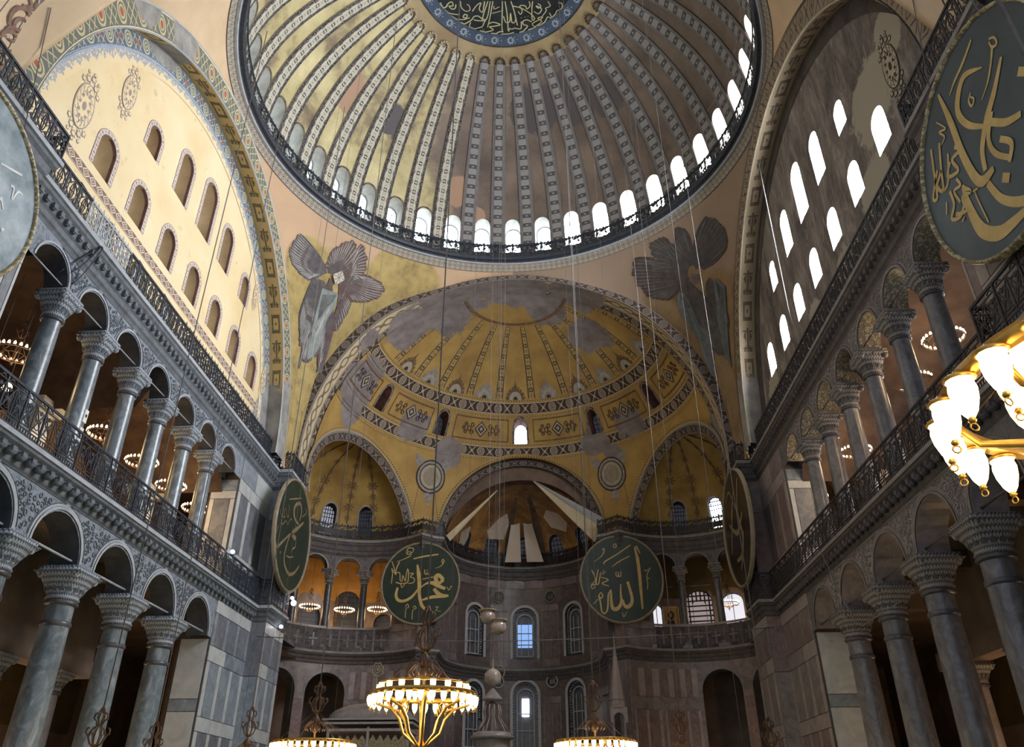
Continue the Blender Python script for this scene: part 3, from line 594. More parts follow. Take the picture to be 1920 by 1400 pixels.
MED=[[-4.68,2.9,0.095,-4.76,2.65,0.095,-4.82,2.92,0.095,-4.61,3.09,0.095,-4.28,2.99,0.095],[-4.34,2.97,0.083,-4.14,2.79,0.083,-3.91,2.78,0.083,-3.88,3.07,0.083,-4.17,3.01,0.083,-3.96,3.28,0.083,-3.73,3.26,0.083,-3.65,3.0,0.083],[-4.6,3.28,0.024,-4.06,3.59,0.083,-3.43,3.79,0.071],[-4.2,3.87,0.024,-3.64,4.07,0.084,-3.17,4.17,0.084,-2.7,4.11,0.059],[-3.22,4.0,0.095,-3.08,3.83,0.095,-2.89,3.91,0.095,-2.99,4.09,0.095,-3.22,4.0,0.095],[-3.49,4.42,0.09,-3.2,4.5,0.09,-2.78,4.37,0.09,-2.53,4.24,0.089,-2.4,4.09,0.089,-2.1,4.07,0.089,-1.82,4.27,0.089,-1.54,4.44,0.089,-2.01,4.42,0.089,-2.42,4.31,0.089],[-2.67,4.44,0.084,-2.81,4.75,0.084,-2.71,4.93,0.084,-2.29,4.93,0.084,-1.8,4.83,0.084,-1.6,4.46,0.083],[-3.28,2.84,0.071,-3.27,3.29,0.071,-2.95,3.62,0.071,-2.65,3.56,0.071,-2.68,3.27,0.071,-2.84,3.13,0.071],[-2.48,3.69,0.083,-2.16,3.34,0.082,-1.79,3.16,0.082,-1.95,3.59,0.083,-1.73,3.84,0.083,-1.58,3.41,0.082,-1.5,3.08,0.082],[-1.26,3.1,0.076,-1.62,3.91,0.077,-1.8,4.39,0.077],[-1.09,3.12,0.076,-1.33,4.1,0.077,-1.6,4.52,0.077],[-0.89,3.13,0.076,-1.16,4.17,0.077,-1.42,4.95,0.078],[-1.32,4.71,0.095,-0.95,4.63,0.095,-0.43,4.83,0.096,-0.85,4.91,0.096,-1.27,4.93,0.096,-0.99,5.17,0.096,-1.6,5.28,0.096,-1.97,5.41,0.096,-2.17,5.28,0.096,-2.04,5.13,0.096],[-0.28,5.33,0.096,-0.64,5.36,0.096,-1.02,5.69,0.097,-1.2,5.59,0.096,-1.19,5.48,0.096],[-0.17,3.18,0.082,-0.23,4.01,0.083,-0.32,5.0,0.084,-0.25,5.38,0.084],[0.02,3.19,0.082,0.12,4.03,0.083,0.15,4.69,0.083,0.15,5.29,0.084],[0.46,3.2,0.082,0.66,3.87,0.083,0.88,4.92,0.084],[-0.16,4.24,0.083,-0.0,4.68,0.083,0.3,4.64,0.083,0.39,4.04,0.083,0.47,4.7,0.084,0.72,4.65,0.083,0.76,4.21,0.083],[0.59,5.41,0.096,0.26,5.51,0.096,-0.12,5.79,0.097,-0.39,5.7,0.097,-0.35,5.59,0.096],[0.2,5.35,0.078,0.27,5.13,0.078,0.45,5.19,0.078,0.63,5.11,0.078,0.81,5.14,0.078,1.14,5.14,0.078,1.19,4.65,0.078],[1.99,4.66,0.084,1.61,4.53,0.084,1.31,4.65,0.084,1.36,4.87,0.084,1.66,4.97,0.084,1.28,5.36,0.084,1.03,5.68,0.085,0.95,5.52,0.084,1.1,5.36,0.084],[0.59,3.54,0.082,1.23,3.71,0.083,1.92,4.09,0.083,2.21,4.4,0.084,2.03,4.52,0.084,2.02,3.75,0.083,2.09,3.19,0.082],[0.98,3.93,0.077,1.15,4.15,0.077,1.28,3.88,0.077,1.12,3.54,0.077,1.53,3.54,0.077,1.64,3.76,0.077,1.88,3.53,0.077,1.83,3.2,0.076],[2.47,3.34,0.083,2.7,3.49,0.083,2.52,3.67,0.083,2.35,3.51,0.083,2.75,3.71,0.083,2.51,4.06,0.083,2.16,3.91,0.083],[1.71,5.19,0.078,1.88,5.4,0.078,2.37,5.16,0.078,2.02,4.8,0.078,2.68,4.43,0.078,2.8,4.26,0.078,2.44,4.39,0.078,2.74,4.59,0.078,2.19,5.01,0.078],[2.55,5.15,0.078,3.03,4.52,0.078,3.21,4.23,0.078,3.56,4.36,0.078,3.33,3.94,0.078,3.68,4.46,0.078,3.86,3.78,0.078,4.26,3.57,0.078,4.26,3.18,0.078,3.98,3.16,0.077],[2.8,4.21,0.072,3.1,3.8,0.071,3.05,3.64,0.071,3.4,3.44,0.071,3.23,3.12,0.071],[-1.0,3.99,0.059,-0.31,3.87,0.059],[-0.82,3.47,0.059,-0.83,3.7,0.059,-0.41,3.56,0.059],[-3.04,4.66,0.084,-3.04,4.69,0.084],[-2.36,5.09,0.084,-2.36,5.12,0.084],[-1.7,5.11,0.084,-1.7,5.14,0.084],[1.17,4.38,0.083,1.18,4.41,0.083],[1.47,4.32,0.083,1.48,4.35,0.083],[1.71,4.26,0.083,1.71,4.29,0.083]]
WINGS=[[0,16,[[139.59,0.748],[140.86,0.73]],[[142.74,0.592],[143.75,0.507],[146.37,0.419],[149.56,0.333],[151.14,0.359],[150.81,0.498],[150.32,0.616]]],[1,18,[[138.96,0.802],[135.39,0.795]],[[140.54,0.743],[140.18,0.845],[138.48,0.922],[136.07,0.951],[132.99,0.914],[130.98,0.815],[130.29,0.7],[130.9,0.629],[132.48,0.635]]],[1,12,[[134.85,0.788],[133.48,0.621]],[[131.23,0.637],[127.89,0.56],[125.08,0.424],[123.9,0.318],[124.4,0.241],[126.39,0.268],[128.96,0.36],[131.37,0.467]]],[0,12,[[142.15,0.588],[137.92,0.777]],[[142.29,0.291],[140.42,0.291],[138.52,0.442],[137.28,0.447],[136.55,0.464]]],[2,12,[[138.04,0.782],[133.25,0.594]],[[136.1,0.467],[135.25,0.524],[132.23,0.28],[131.37,0.35],[131.34,0.434]]],[3,8,[[138.89,0.734],[135.55,0.74]],[[136.55,0.464],[136.9,0.511],[136.66,0.595],[136.13,0.654]]],[1,14,[[44.28,0.764],[46.37,0.64]],[[51.54,0.628],[53.59,0.69],[56.06,0.684],[57.55,0.491],[57.26,0.314],[55.69,0.198],[51.71,0.325]]],[0,12,[[44.28,0.789],[41.25,0.793]],[[49.45,0.635],[51.01,0.706],[50.4,0.868],[47.0,0.911],[43.5,0.897],[41.72,0.947],[40.03,0.905],[40.8,0.856]]],[0,12,[[41.2,0.783],[39.71,0.672]],[[37.26,0.73],[34.49,0.785],[32.52,0.783],[30.49,0.646],[29.81,0.483],[31.03,0.415],[34.03,0.493]]],[2,14,[[44.62,0.752],[39.23,0.589]],[[47.18,0.271],[44.86,0.494],[43.34,0.44],[41.34,0.421],[38.05,0.204]]],[3,8,[[47.24,0.558],[46.14,0.584]],[[48.77,0.373],[48.34,0.274],[47.18,0.271],[44.3,0.489]]],[3,8,[[37.46,0.488],[35.97,0.337]],[[39.39,0.395],[40.51,0.369],[41.63,0.424],[40.6,0.296]]]]
FACEL=[[2.413,0.797],[2.38,0.826],[2.355,0.799],[2.386,0.765]]
FACER=[[0.747,0.766],[0.713,0.714],[0.731,0.718],[0.76,0.733]]
SCROLLS=[[0,0.11520115201152012,[[183.57,-17.62],[181.49,-17.2],[179.27,-17.06],[178.54,-17.35],[179.9,-17.67],[181.38,-17.72]]],[0,0.1008010080100801,[[179.9,-17.67],[178.61,-17.6],[177.68,-17.3],[178.3,-17.11],[179.69,-17.27],[180.1,-17.47]]],[0,0.11520115201152012,[[178.54,-17.35],[178.26,-17.65],[176.98,-17.76],[175.06,-17.65],[173.8,-17.23],[175.22,-17.07],[177.17,-17.2]]],[0,0.1008010080100801,[[177.17,-17.2],[178.02,-17.43],[176.9,-17.51],[175.47,-17.3],[175.89,-17.14]]],[0,0.15840158401584017,[[173.99,-17.57],[173.98,-17.39],[172.9,-17.31]]],[0,0.12960129601296014,[[173.98,-17.39],[174.21,-17.06],[172.63,-17.08]]],[0,0.11520115201152012,[[172.9,-17.31],[172.35,-17.51],[171.23,-17.55]]],[0,0.11520115201152012,[[173.23,-17.25],[172.04,-16.9],[170.14,-16.8],[168.46,-16.87]]],[0,0.1008010080100801,[[172.04,-16.9],[172.56,-17.18],[171.18,-17.17],[170.17,-16.99]]],[0,0.11520115201152012,[[182.34,-17.43],[182.3,-17.61],[182.63,-17.73]]],[0,0.07200072000720006,[[181.38,-17.72],[182.52,-17.83]]],[1,0.24480244802448026,[[179.96,-17.53],[180.01,-17.48]]],[1,0.24480244802448026,[[176.7,-17.41],[176.69,-17.35]]],[1,0.24480244802448026,[[171.47,-17.26],[171.41,-17.2]]]]
# ------------------------------------------------------------------ floor and outer shells
g = MB(); g.face([(-36, -36, 0), (36, -36, 0), (36, 42, 0), (-36, 42, 0)]); struct(g.build('floor', G['carpet']))

# arcade numbers, one for both sides
LO_C = [-8.255+4.296*i for i in range(4)]; LO_H = [-10.403+4.296*i for i in range(5)]
GA_C = [-9.608+2.987*i for i in range(6)]; GA_H = [-11.10+2.987*k for k in range(7)]
XW = 15.9          # plane of the arcade walls
SIDES = ((-1, 'north', 'carved', 'archsof', 'marble'), (1, 'south', 'carved_s', 'archsof_s', 'marble_b'))

def slabs(F, parent, s0, s1, rows, pal, gap=0.035, proud=0.035):
    """marble revetment, each slab a part; rows (z0, z1, [relative widths, palette index])"""
    for z0, z1, cells in rows:
        tot = sum(w for w, _ in cells); x = s0
        for w, mi in cells:
            x1 = x+(s1-s0)*w/tot
            a, b = min(x, x1)+gap/2, max(x, x1)-gap/2
            if mi is not None:
                g = MB(); q = [(a, z0+gap/2), (b, z0+gap/2), (b, z1-gap/2), (a, z1-gap/2)]
                A = [F(p[0], p[1], -proud) for p in q]; B = [F(p[0], p[1], 0) for p in q]
                g.face(A)
                for i in range(4): g.face([A[i], A[(i+1) % 4], B[(i+1) % 4], B[i]])
                g.build('marble_slab', G[pal[mi]], parent)
            x = x1
def panel_row(z0, z1, n, kinds=(0, 2)):
    c = []
    for i in range(n): c += [(0.35, kinds[0]), (1.0, kinds[1])]
    return (z0, z1, c+[(0.35, kinds[0])])
def low_rows(n):
    return [(0.0, 1.1, [(1, 2)]*n), panel_row(1.1, 5.6, n), (5.6, 6.3, [(1, 0)]*n), panel_row(6.3, 9.0, n, (0, 1)), (9.0, 9.8, [(1, 0), (1.3, 1)]*(max(1, n//2))), panel_row(9.8, 11.5, n, (1, 2)), (11.5, 12.15, [(1, 0)]*n)]
def gal_rows(n):
    return [(13.05, 14.5, [(1, 1)]*n), (14.5, 15.1, [(1, 0)]*n), panel_row(15.1, 18.5, n), (18.5, 19.3, [(1, 0)]*n), (19.3, 20.6, [(1, 1), (1.2, 0)]*(max(1, n//2)))]

for sg, side, cv, ars, mb in SIDES:
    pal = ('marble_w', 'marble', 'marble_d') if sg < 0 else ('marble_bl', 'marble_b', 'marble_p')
    F = wallx(sg*XW, sg)
    g = MB(); holed(g, F, -12.55, 8.93, 10.15, 13.0, [(y, 1.56, 10.15, 10.16) for y in LO_H], depth=1.15, m=0, mr=1, back=True)
    lower = struct(g.build('wall_%s_lower_arcade' % side, [G[cv], G[ars if sg < 0 else 'marble_b']]))
    g = MB()
    for y in LO_H:
        for k, (w, d) in enumerate(((0.10, -0.05), (0.09, -0.02))): arch_band(g, F, (y, 1.56+0.12*k+0.02, 10.2, 10.21), w, d)
    g.build('archivolt_moulding', G['lip' if sg < 0 else 'marble_b'], lower)
    g = MB(); holed(g, F, -12.6, 8.93, 19.22, 22.0, [(y, 1.04, 19.22, 19.26) for y in GA_H], depth=0.95, m=0, mr=1, back=True)
    upper = struct(g.build('wall_%s_gallery_arcade' % side, [G[cv], G[ars]]))
    g = MB()
    for y in GA_H: arch_band(g, F, (y, 1.05, 19.3, 19.31), 0.09, -0.04)
    g.build('archivolt_moulding', G['lip' if sg < 0 else 'marble_b'], upper)
    # vine scrolls carved in the spandrels, one relief mesh shared by its row
    for par_, HH, r_a, z0_, z1_, half, n_, sc_ in ((upper, GA_H, 1.04, 19.26, 20.58, 1.49, 26, 1.0), (lower, LO_H, 1.56, 10.16, 12.08, 2.15, 40, 1.35)):
        rnd = random.Random(11); g = MB(); pl_ = []
        def okp(x, z, m_): return all(sqrt((x-q*half)**2+(z-z0_)**2) > r_a+m_ for q in (-1, 1)) and z0_+0.12+m_*0.3 < z < z1_-m_*0.6 and abs(x) < half-0.12
        for t_ in range(4000):
            if len(pl_) >= n_: break
            x, z, r = rnd.uniform(-half, half), rnd.uniform(z0_, z1_), rnd.uniform(0.06, 0.12)*sc_
            if okp(x, z, r+0.20*sc_) and all(sqrt((x-a)**2+(z-b)**2) > (r+c)*0.98 for a, b, c in pl_): pl_.append((x, z, r))
        for x, z, r in pl_:
            a0 = rnd.uniform(0, 6.28); g.tube([(-0.012, x+r*(1-0.07*k)*cos(a0+k*0.62), z+r*(1-0.07*k)*sin(a0+k*0.62)) for k in range(10)], 0.020*sc_, 4)
        for q in (-1, 1):
            g.tube([(-0.01, q*half-q*(r_a+0.22*sc_)*cos(t_), z0_+(r_a+0.22*sc_)*sin(t_)) for t_ in lin(0.12, pi/2-0.12, 8)], 0.018*sc_, 4)
        g.tube([(-0.01, -half+0.15, z1_-0.02), (-0.01, half-0.15, z1_-0.02)], 0.018*sc_, 4)
        me_ = g.mesh('vine_scroll_relief', G['capital' if sg < 0 else 'marble_bl'])
        for y in HH[:-1]:
            o_ = link('vine_scroll_relief', me_, par_, (sg*XW, y+(HH[1]-HH[0])/2, 0)); o_.rotation_euler = (0, 0, 0 if sg > 0 else pi)
    # roundel bosses carved in the gallery spandrels
    if sg < 0:
        for i in range(7):
            g = MB(); y = GA_H[0]-1.49+2.987*i+1.4935
            g.lathe([(0.0, 0.05), (0.17, 0.05), (0.2, 0.0)], (0, 0, 0), 12); 
            g.v = [F(GA_C[0]-2.987+2.987*i+v[0]+2.987*0, 20.15+v[1], -v[2]) for v in g.v]
            if i: g.build('spandrel_boss', G['cornice'], upper)
    # piers east and west of the arcade
    for ew, e0, e1, jy in (('east', 8.93, 14.33, 18.0), ('west', -12.55, -14.33, -19.0)):
        g = MB()
        F1 = wallx(sg*XW, sg); F2 = wallx(sg*15.05, sg)
        surf(g, F1, e0, e1, 0, 22); surf(g, F2, e1, jy, 0, 22)
        g.face([(sg*XW, e1, 0), (sg*15.05, e1, 0), (sg*15.05, e1, 22), (sg*XW, e1, 22)])
        g.face([(sg*XW, e0, 0), (sg*17.6, e0, 0), (sg*17.6, e0, 22), (sg*XW, e0, 22)])
        w = struct(g.build('wall_%s_%s_pier' % (side, ew), G['joint']))
        ds = 1 if ew == 'east' else -1
        for Fq, a, b, n in ((F1, e0, e1, 3), (F2, e1, jy, 2)):
            slabs(Fq, w, a, b, low_rows(n)+gal_rows(n), pal)
        Fj = (lambda e, q: (lambda s, z, d=0.0: (s, e+q*d, z)))(e1, ds)
        slabs(Fj, w, sg*XW, sg*15.05, [(0, 9, [(1, 1)]), (9, 12.1, [(1, 2)]), (13.1, 18.5, [(1, 2)]), (18.5, 20.6, [(1, 1)])], pal)
        Fe = (lambda e, q: (lambda s, z, d=0.0: (s, e+q*d, z)))(e0, ds)
        slabs(Fe, w, sg*16.0, sg*17.5, [(0, 6.5, [(1, 0)]), (6.5, 7.1, [(1, 1)]), (7.1, 10.1, [(1, 0)]), (13.1, 14.6, [(1, 0)]), (14.6, 18.0, [(0.3, 0), (1, 2), (0.3, 0)]), (18.0, 18.5, [(1, 0)]), (18.5, 19.2, [(1, 1)])], ('marble_w', 'marble', 'marble_d'))
    # aisle and gallery rooms behind the arcades
    g = MB()
    surf(g, wallx(sg*29.0, sg), -22, 36, 0, 12.3); surf(g, wally(34.0), sg*16, sg*29, 0, 22); surf(g, wally(20.0), sg*19.2, sg*25.2, 12.9, 22); surf(g, wally(-22.0), sg*15.3, sg*29, 0, 22)
    aw_ = struct(g.build('wall_%s_aisle' % side, G['aisle']))
    slabs(wallx(sg*28.9, sg), aw_, -16, 12, [(0, 1.0, [(1, 2)]*6), panel_row(1.0, 5.0, 7, (0, 0)), (5.0, 5.6, [(1, 1)]*6)], pal, gap=0.1)
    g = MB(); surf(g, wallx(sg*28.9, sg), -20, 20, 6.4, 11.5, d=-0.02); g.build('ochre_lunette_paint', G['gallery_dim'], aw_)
    g = MB()
    g.face([(sg*17.0, -22, 12.3), (sg*29.0, -22, 12.3), (sg*29.0, 34, 12.3), (sg*17.0, 34, 12.3)])
    g.face([(sg*17.0, -22, 12.95), (sg*29.0, -22, 12.95), (sg*29.0, 34, 12.95), (sg*17.0, 34, 12.95)])
    for y in (-14, -6.1, 2.5, 10.5):     # transverse vault ribs
        g.box((sg*23.0, y, 11.9), (12, 0.7, 0.8))
    struct(g.build('ceiling_%s_aisle' % side, G['aisle']))
    # gallery back wall with arched recesses and barrel vaults between piers
    g = MB()
    Fg = wallx(sg*25.0, sg)
    wh = [(y, 1.2, 15.2, 17.6) for y in (-15.0, -8.5, -4.3, 1.0, 5.2, 11.0, 15.3)]
    holed(g, Fg, -22, 20, 12.95, 21.5, wh, depth=0.8)
    gal = struct(g.build('wall_%s_gallery_back' % side, [G['gallery'], G['gallery_in']]))
    for h in wh: window(Fg, h, G['pane_dim'] if sg < 0 or h[0] > 8 else G['pane_e'], 0.75, (4, 6), G['iron'])
    g = MB()
    for a, b in ((-22, -12.5), (-12.5, -2.0), (-2.0, 8.9), (8.9, 20)):
        R = 4.6
        def vf(s, t, a=a, b=b):
            return (sg*(16.85+8.15*t), a+(b-a)*s, 18.4+3.3*sin(pi*s)**0.6)
        g.grid(vf, lin(0, 1, 14), [0, 0.5, 1.0])
        g.box((sg*21, b, 20.4), (8, 0.7, 2.6), 0)
    struct(g.build('ceiling_%s_gallery' % side, [G['gallery_in'], G['gallery']]))
    g = MB()
    for b in (-12.5, -2.0, 8.9):
        g.box((sg*21.6, b, 16.6), (1.1, 1.1, 3.2)); g.box((sg*21.6, b, 18.45), (1.7, 1.7, 0.5)); g.box((sg*21.6, b, 14.0), (1.3, 1.3, 2.2))
    struct(g.build('pillar_%s_gallery' % side, G['marble_w' if sg < 0 else 'marble_bl']))
    # tympanum
    Ft = wallx(sg*16.3, sg)
    lo_y = [-9.95+3.06*k for k in range(7)]
    up = [(-7.2, 0.52, 29.35, 30.45), (-4.0, 0.62, 29.4, 31.7), (-1.05, 0.70, 29.5, 32.4), (1.9, 0.62, 29.5, 31.7), (5.25, 0.52, 29.4, 30.75)]
    lo = [(y, 0.62, 25.35, 26.75) for y in lo_y]
    dp = 1.25 if sg < 0 else 0.35
    blind = [(-9.9+2.0+3.06*k-0.6, 0.62, 22.0, 23.3) for k in range(7)]
    g = MB()
    holed(g, Ft, -18.5, 14.5, 22.0, 24.9, blind, depth=0.16, mr=0)
    holed(g, Ft, -18.5, 14.5, 24.9, 28.5, lo, depth=dp)
    holed(g, Ft, -18.5, 14.5, 28.5, 38.0, up, depth=dp)
    for h in blind: arch_pane(g, Ft, h, 0.16, 2)
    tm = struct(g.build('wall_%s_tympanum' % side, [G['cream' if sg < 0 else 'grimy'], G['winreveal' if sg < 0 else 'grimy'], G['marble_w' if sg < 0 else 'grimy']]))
    pn = G['pane_n'] if sg < 0 else G['pane_s']
    for h in lo+up: window(Ft, h, pn, dp-0.02, None, G['iron_s'], 0.05, 0.018)
    if sg < 0:
        for h in lo+up:
            g = MB(); arch_band(g, Ft, h, 0.27, -0.02)
            # maroon painted edge inside the far jamb
            o = outline(h, 10)
            g.build('window_border_paint', G['winborder'], tm)
            g = MB()
            oo = [p for p in o if p[0] >= h[0]-0.05]
            for a, b in zip(oo, oo[1:]): g.face([Ft(a[0]-0.015, a[1]-0.01, 0.0), Ft(b[0]-0.015, b[1]-0.01, 0.0), Ft(b[0]-0.015, b[1]-0.01, 0.13), Ft(a[0]-0.015, a[1]-0.01, 0.13)])
            g.build('reveal_edge_paint', G['winreveal_dk'], tm)
        g = MB(); surf(g, Ft, -15.2, 11.0, 24.42, 24.92, d=-0.025, uv=lambda a, b: (a, (b-24.42)/0.5)); g.build('lozenge_band', G['diag'], tm)
        g = MB()
        for h in blind: arch_band(g, Ft, h, 0.10, -0.06)
        g.build('blind_arch_moulding', G['gallery'], tm)
    else:
        g = MB()
        for h in blind: arch_band(g, Ft, h, 0.16, -0.04)
        g.build('blind_arch_moulding', G['creampaint'], tm)
    # the great lateral arch: face band, soffit, painted inner bands
    cy_, cz_ = -1.8, 22.7
    def ring(R0, R1, x0, x1, n=72):
        def f(a, t): R = R0+(R1-R0)*t; return (sg*(x0+(x1-x0)*t), cy_+R*cos(a), cz_+R*sin(a))
        return f
    A = lin(-0.03, pi+0.03, 72)
    def band(name, R0, R1, x0, x1, mat, parent):
        g = MB(); R = max(R0, R1); g.grid(ring(R0, R1, x0, x1), A, [0, 1], lambda a, t: (a*R, t), sm=False); return g.build(name, mat, parent)
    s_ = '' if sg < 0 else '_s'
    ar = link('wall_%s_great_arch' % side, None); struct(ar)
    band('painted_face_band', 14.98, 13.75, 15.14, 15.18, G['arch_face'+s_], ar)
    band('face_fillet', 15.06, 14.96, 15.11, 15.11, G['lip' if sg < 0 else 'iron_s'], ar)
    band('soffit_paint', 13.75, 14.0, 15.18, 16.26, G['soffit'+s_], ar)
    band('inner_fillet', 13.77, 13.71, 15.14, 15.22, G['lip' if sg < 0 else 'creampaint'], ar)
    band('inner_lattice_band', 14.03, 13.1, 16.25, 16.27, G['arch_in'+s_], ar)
    if sg < 0:
        band('blue_trim', 13.1, 13.0, 16.25, 16.25, G['bluetrim'], ar)
        band('scallop_fringe', 13.0, 12.42, 16.27, 16.27, G['fringe'], ar)

# ------------------------------------------------------------------ exedrae, bema and apse walls
def mir(F): return lambda s, z, d=0.0: (-F(s, z, d)[0], F(s, z, d)[1], F(s, z, d)[2])
ER = 6.5
FexL = cyl(-12.4, 23.2, ER)
rad = radians
def arc(F, sg): return F if sg < 0 else mir(F)
EX_C = [70.7, 94.5, 118.3, 142.1, 165.9, 189.7]
EX_H = [82.6, 106.4, 130.2, 154.0, 177.8]
EX_D = [113.7, 147.5, 181.0]
TH0, TH1 = rad(47)*ER, rad(246)*ER
for sg, side in ((-1, 'north'), (1, 'south')):
    F = arc(FexL, sg)
    g = MB()
    holed(g, F, TH0, TH1, 0, 13.0, [(rad(a)*ER, 1.5, 0.0, 10.0) for a in EX_D], ds=0.7, depth=1.3)
    w = struct(g.build('wall_%s_exedra_lower' % side, [G['marble_b'], G['archsof']]))
    pal = ('marble_bl', 'marble_b', 'marble_p')
    for a0, a1, n in ((50, 72, 2), (74, 98, 3)):
        slabs(F, w, rad(a0)*ER, rad(a1)*ER, [(0, 1, [(1, 2)]*n), panel_row(1, 5.2, n, (0, 1)), (5.2, 5.9, [(1, 0)]*n), panel_row(5.9, 8.7, n, (0, 2)), (8.7, 9.6, [(1, 1)]*n), (9.6, 11.6, [(1, 2), (1, 0)]*n)], pal)
    slabs(F, w, rad(128)*ER, rad(134)*ER, [(0, 5, [(1, 0)]), (5, 9.5, [(1, 2)]), (9.5, 11.8, [(1, 1)])], pal)
    g = MB()
    for a in EX_D: arch_band(g, F, (rad(a)*ER, 1.52, 9.9, 10.0), 0.16, -0.06, sill=False)
    g.build('archivolt_moulding', G['marble_b'], w)
    g = MB()
    holed(g, F, TH0, TH1, 19.5, 22.0, [(rad(a)*ER, 0.98, 19.5, 19.52) for a in EX_H], ds=0.7, depth=0.7, back=True)
    surf(g, F, TH0, rad(71.5)*ER, 13, 19.5, 0.7); surf(g, F, rad(190)*ER, TH1, 13, 19.5, 0.7)
    up_ = struct(g.build('wall_%s_exedra_gallery' % side, [G['carved_s'], G['archsof']]))
    slabs(F, up_, rad(50)*ER, rad(71)*ER, gal_rows(2), pal)
    g = MB()
    for a in EX_H: arch_band(g, F, (rad(a)*ER, 0.99, 19.5, 19.52), 0.09, -0.04)
    g.build('archivolt_moulding', G['marble_b'], up_)
    # room behind the exedra gallery and aisle
    Fb = arc(cyl(-12.4, 23.2, 11.0), sg)
    g = MB(); wn = [(rad(a)*11.0, w_, 13.6, z_-w_) for a, w_, z_ in (((88, 0.8, 17.0), (104.5, 1.05, 18.9), (121, 1.0, 17.6), (140, 1.2, 18.6), (158, 1.2, 18.6)) if sg < 0 else ((84.8, 0.45, 17.6), (103, 1.15, 18.66), (117, 1.0, 18.2), (134, 1.2, 18.6), (154, 1.2, 18.6)))]
    surf(g, Fb, rad(63)*11, rad(232)*11, 0, 13.0, 1.2, m=2)
    holed(g, Fb, rad(63)*11, rad(232)*11, 13.0, 19.0, wn, ds=1.2, dz=1.0, depth=0.6, m=0)
    for i_, f_ in enumerate(g.f):
        if g.m[i_] == 0 and sum(g.v[k_][2] for k_ in f_)/len(f_) < 18.4: g.m[i_] = 3
    surf(g, Fb, rad(63)*11, rad(232)*11, 19.0, 21.6, 1.2)
    for zz in (0,):
        c0, s0_ = cos(rad(63)), sin(rad(63)); q = -1 if sg < 0 else 1
        g.face([(q*(12.4-6.6*c0), 23.2+6.6*s0_, 0), (q*(12.4-11*c0), 23.2+11*s0_, 0), (q*(12.4-11*c0), 23.2+11*s0_, 22), (q*(12.4-6.6*c0), 23.2+6.6*s0_, 22)], m=1)
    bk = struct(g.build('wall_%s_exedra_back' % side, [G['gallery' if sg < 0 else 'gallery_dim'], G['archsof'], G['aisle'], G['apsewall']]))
    for i, h in enumerate(wn): window(Fb, h, G[('pane_grey' if sg < 0 else ('pane_slab', 'pane_grille', 'pane_slab', 'pane_grey', 'pane_grey')[i])], 0.5, (7, 12) if (sg < 0 or i == 1) else (2, 2), G['iron'], 0.1, 0.12 if i == 1 else 0.05)
    g = MB(); pass
    for q, (z_, rr) in enumerate(((12.4, 6.6), (13.0, 6.6), (21.45, 6.6))):
        g.grid(lambda a, r: ((-1 if sg < 0 else 1)*(12.4)+(1 if sg < 0 else -1)*r*cos(a), 23.2+r*sin(a), z_), lin(rad(63), rad(246), 24), [rr, 11.0], sm=False)
    g.box((sg*17.5, 27.5, 12.7), (0.1, 0.1, 0.1))
    struct(g.build('ceiling_%s_exedra' % side, G['gallery_in']))
    # pier between exedra and bema
    ex, ey = -12.4+ER*cos(rad(47)), 23.2+ER*sin(rad(47))
    g = MB(); P = [(ex, ey), (-7.2, 28.75), (-6.75, 28.95), (-6.75, 31.5)]
    if sg > 0: P = [(-a, b) for a, b in P]
    for a, b in zip(P, P[1:]): g.face([(*a, 0), (*b, 0), (*b, 22), (*a, 22)])
    bw = struct(g.build('wall_%s_bema' % side, G['joint']))
    Fm = (lambda q: (lambda s, z, d=0.0: (q*(6.75+d), s, z)))(sg)
    slabs(Fm, bw, 29.0, 31.4, [(0, 6, [(1, 2), (1, 1)]), (6, 7, [(1, 0)]), (7, 12.1, [(1, 1), (1, 2)]), (13.1, 19, [(1, 2), (1, 1)]), (19, 21, [(1, 1)])], ('marble_b', 'marble_b', 'marble_p'))
    Fp = (lambda q: (lambda s, z, d=0.0: (q*(7.2+(-ex-7.2)*s), 28.75+(ey-28.75)*s+d, z)))(sg)
    slabs(Fp, bw, 0.02, 0.98, [(0, 6, [(1, 1)]), (6, 7, [(1, 0)]), (7, 12.1, [(1, 1)]), (13.1, 18.5, [(1, 2)]), (18.5, 21, [(1, 1)])], pal, gap=0.03)

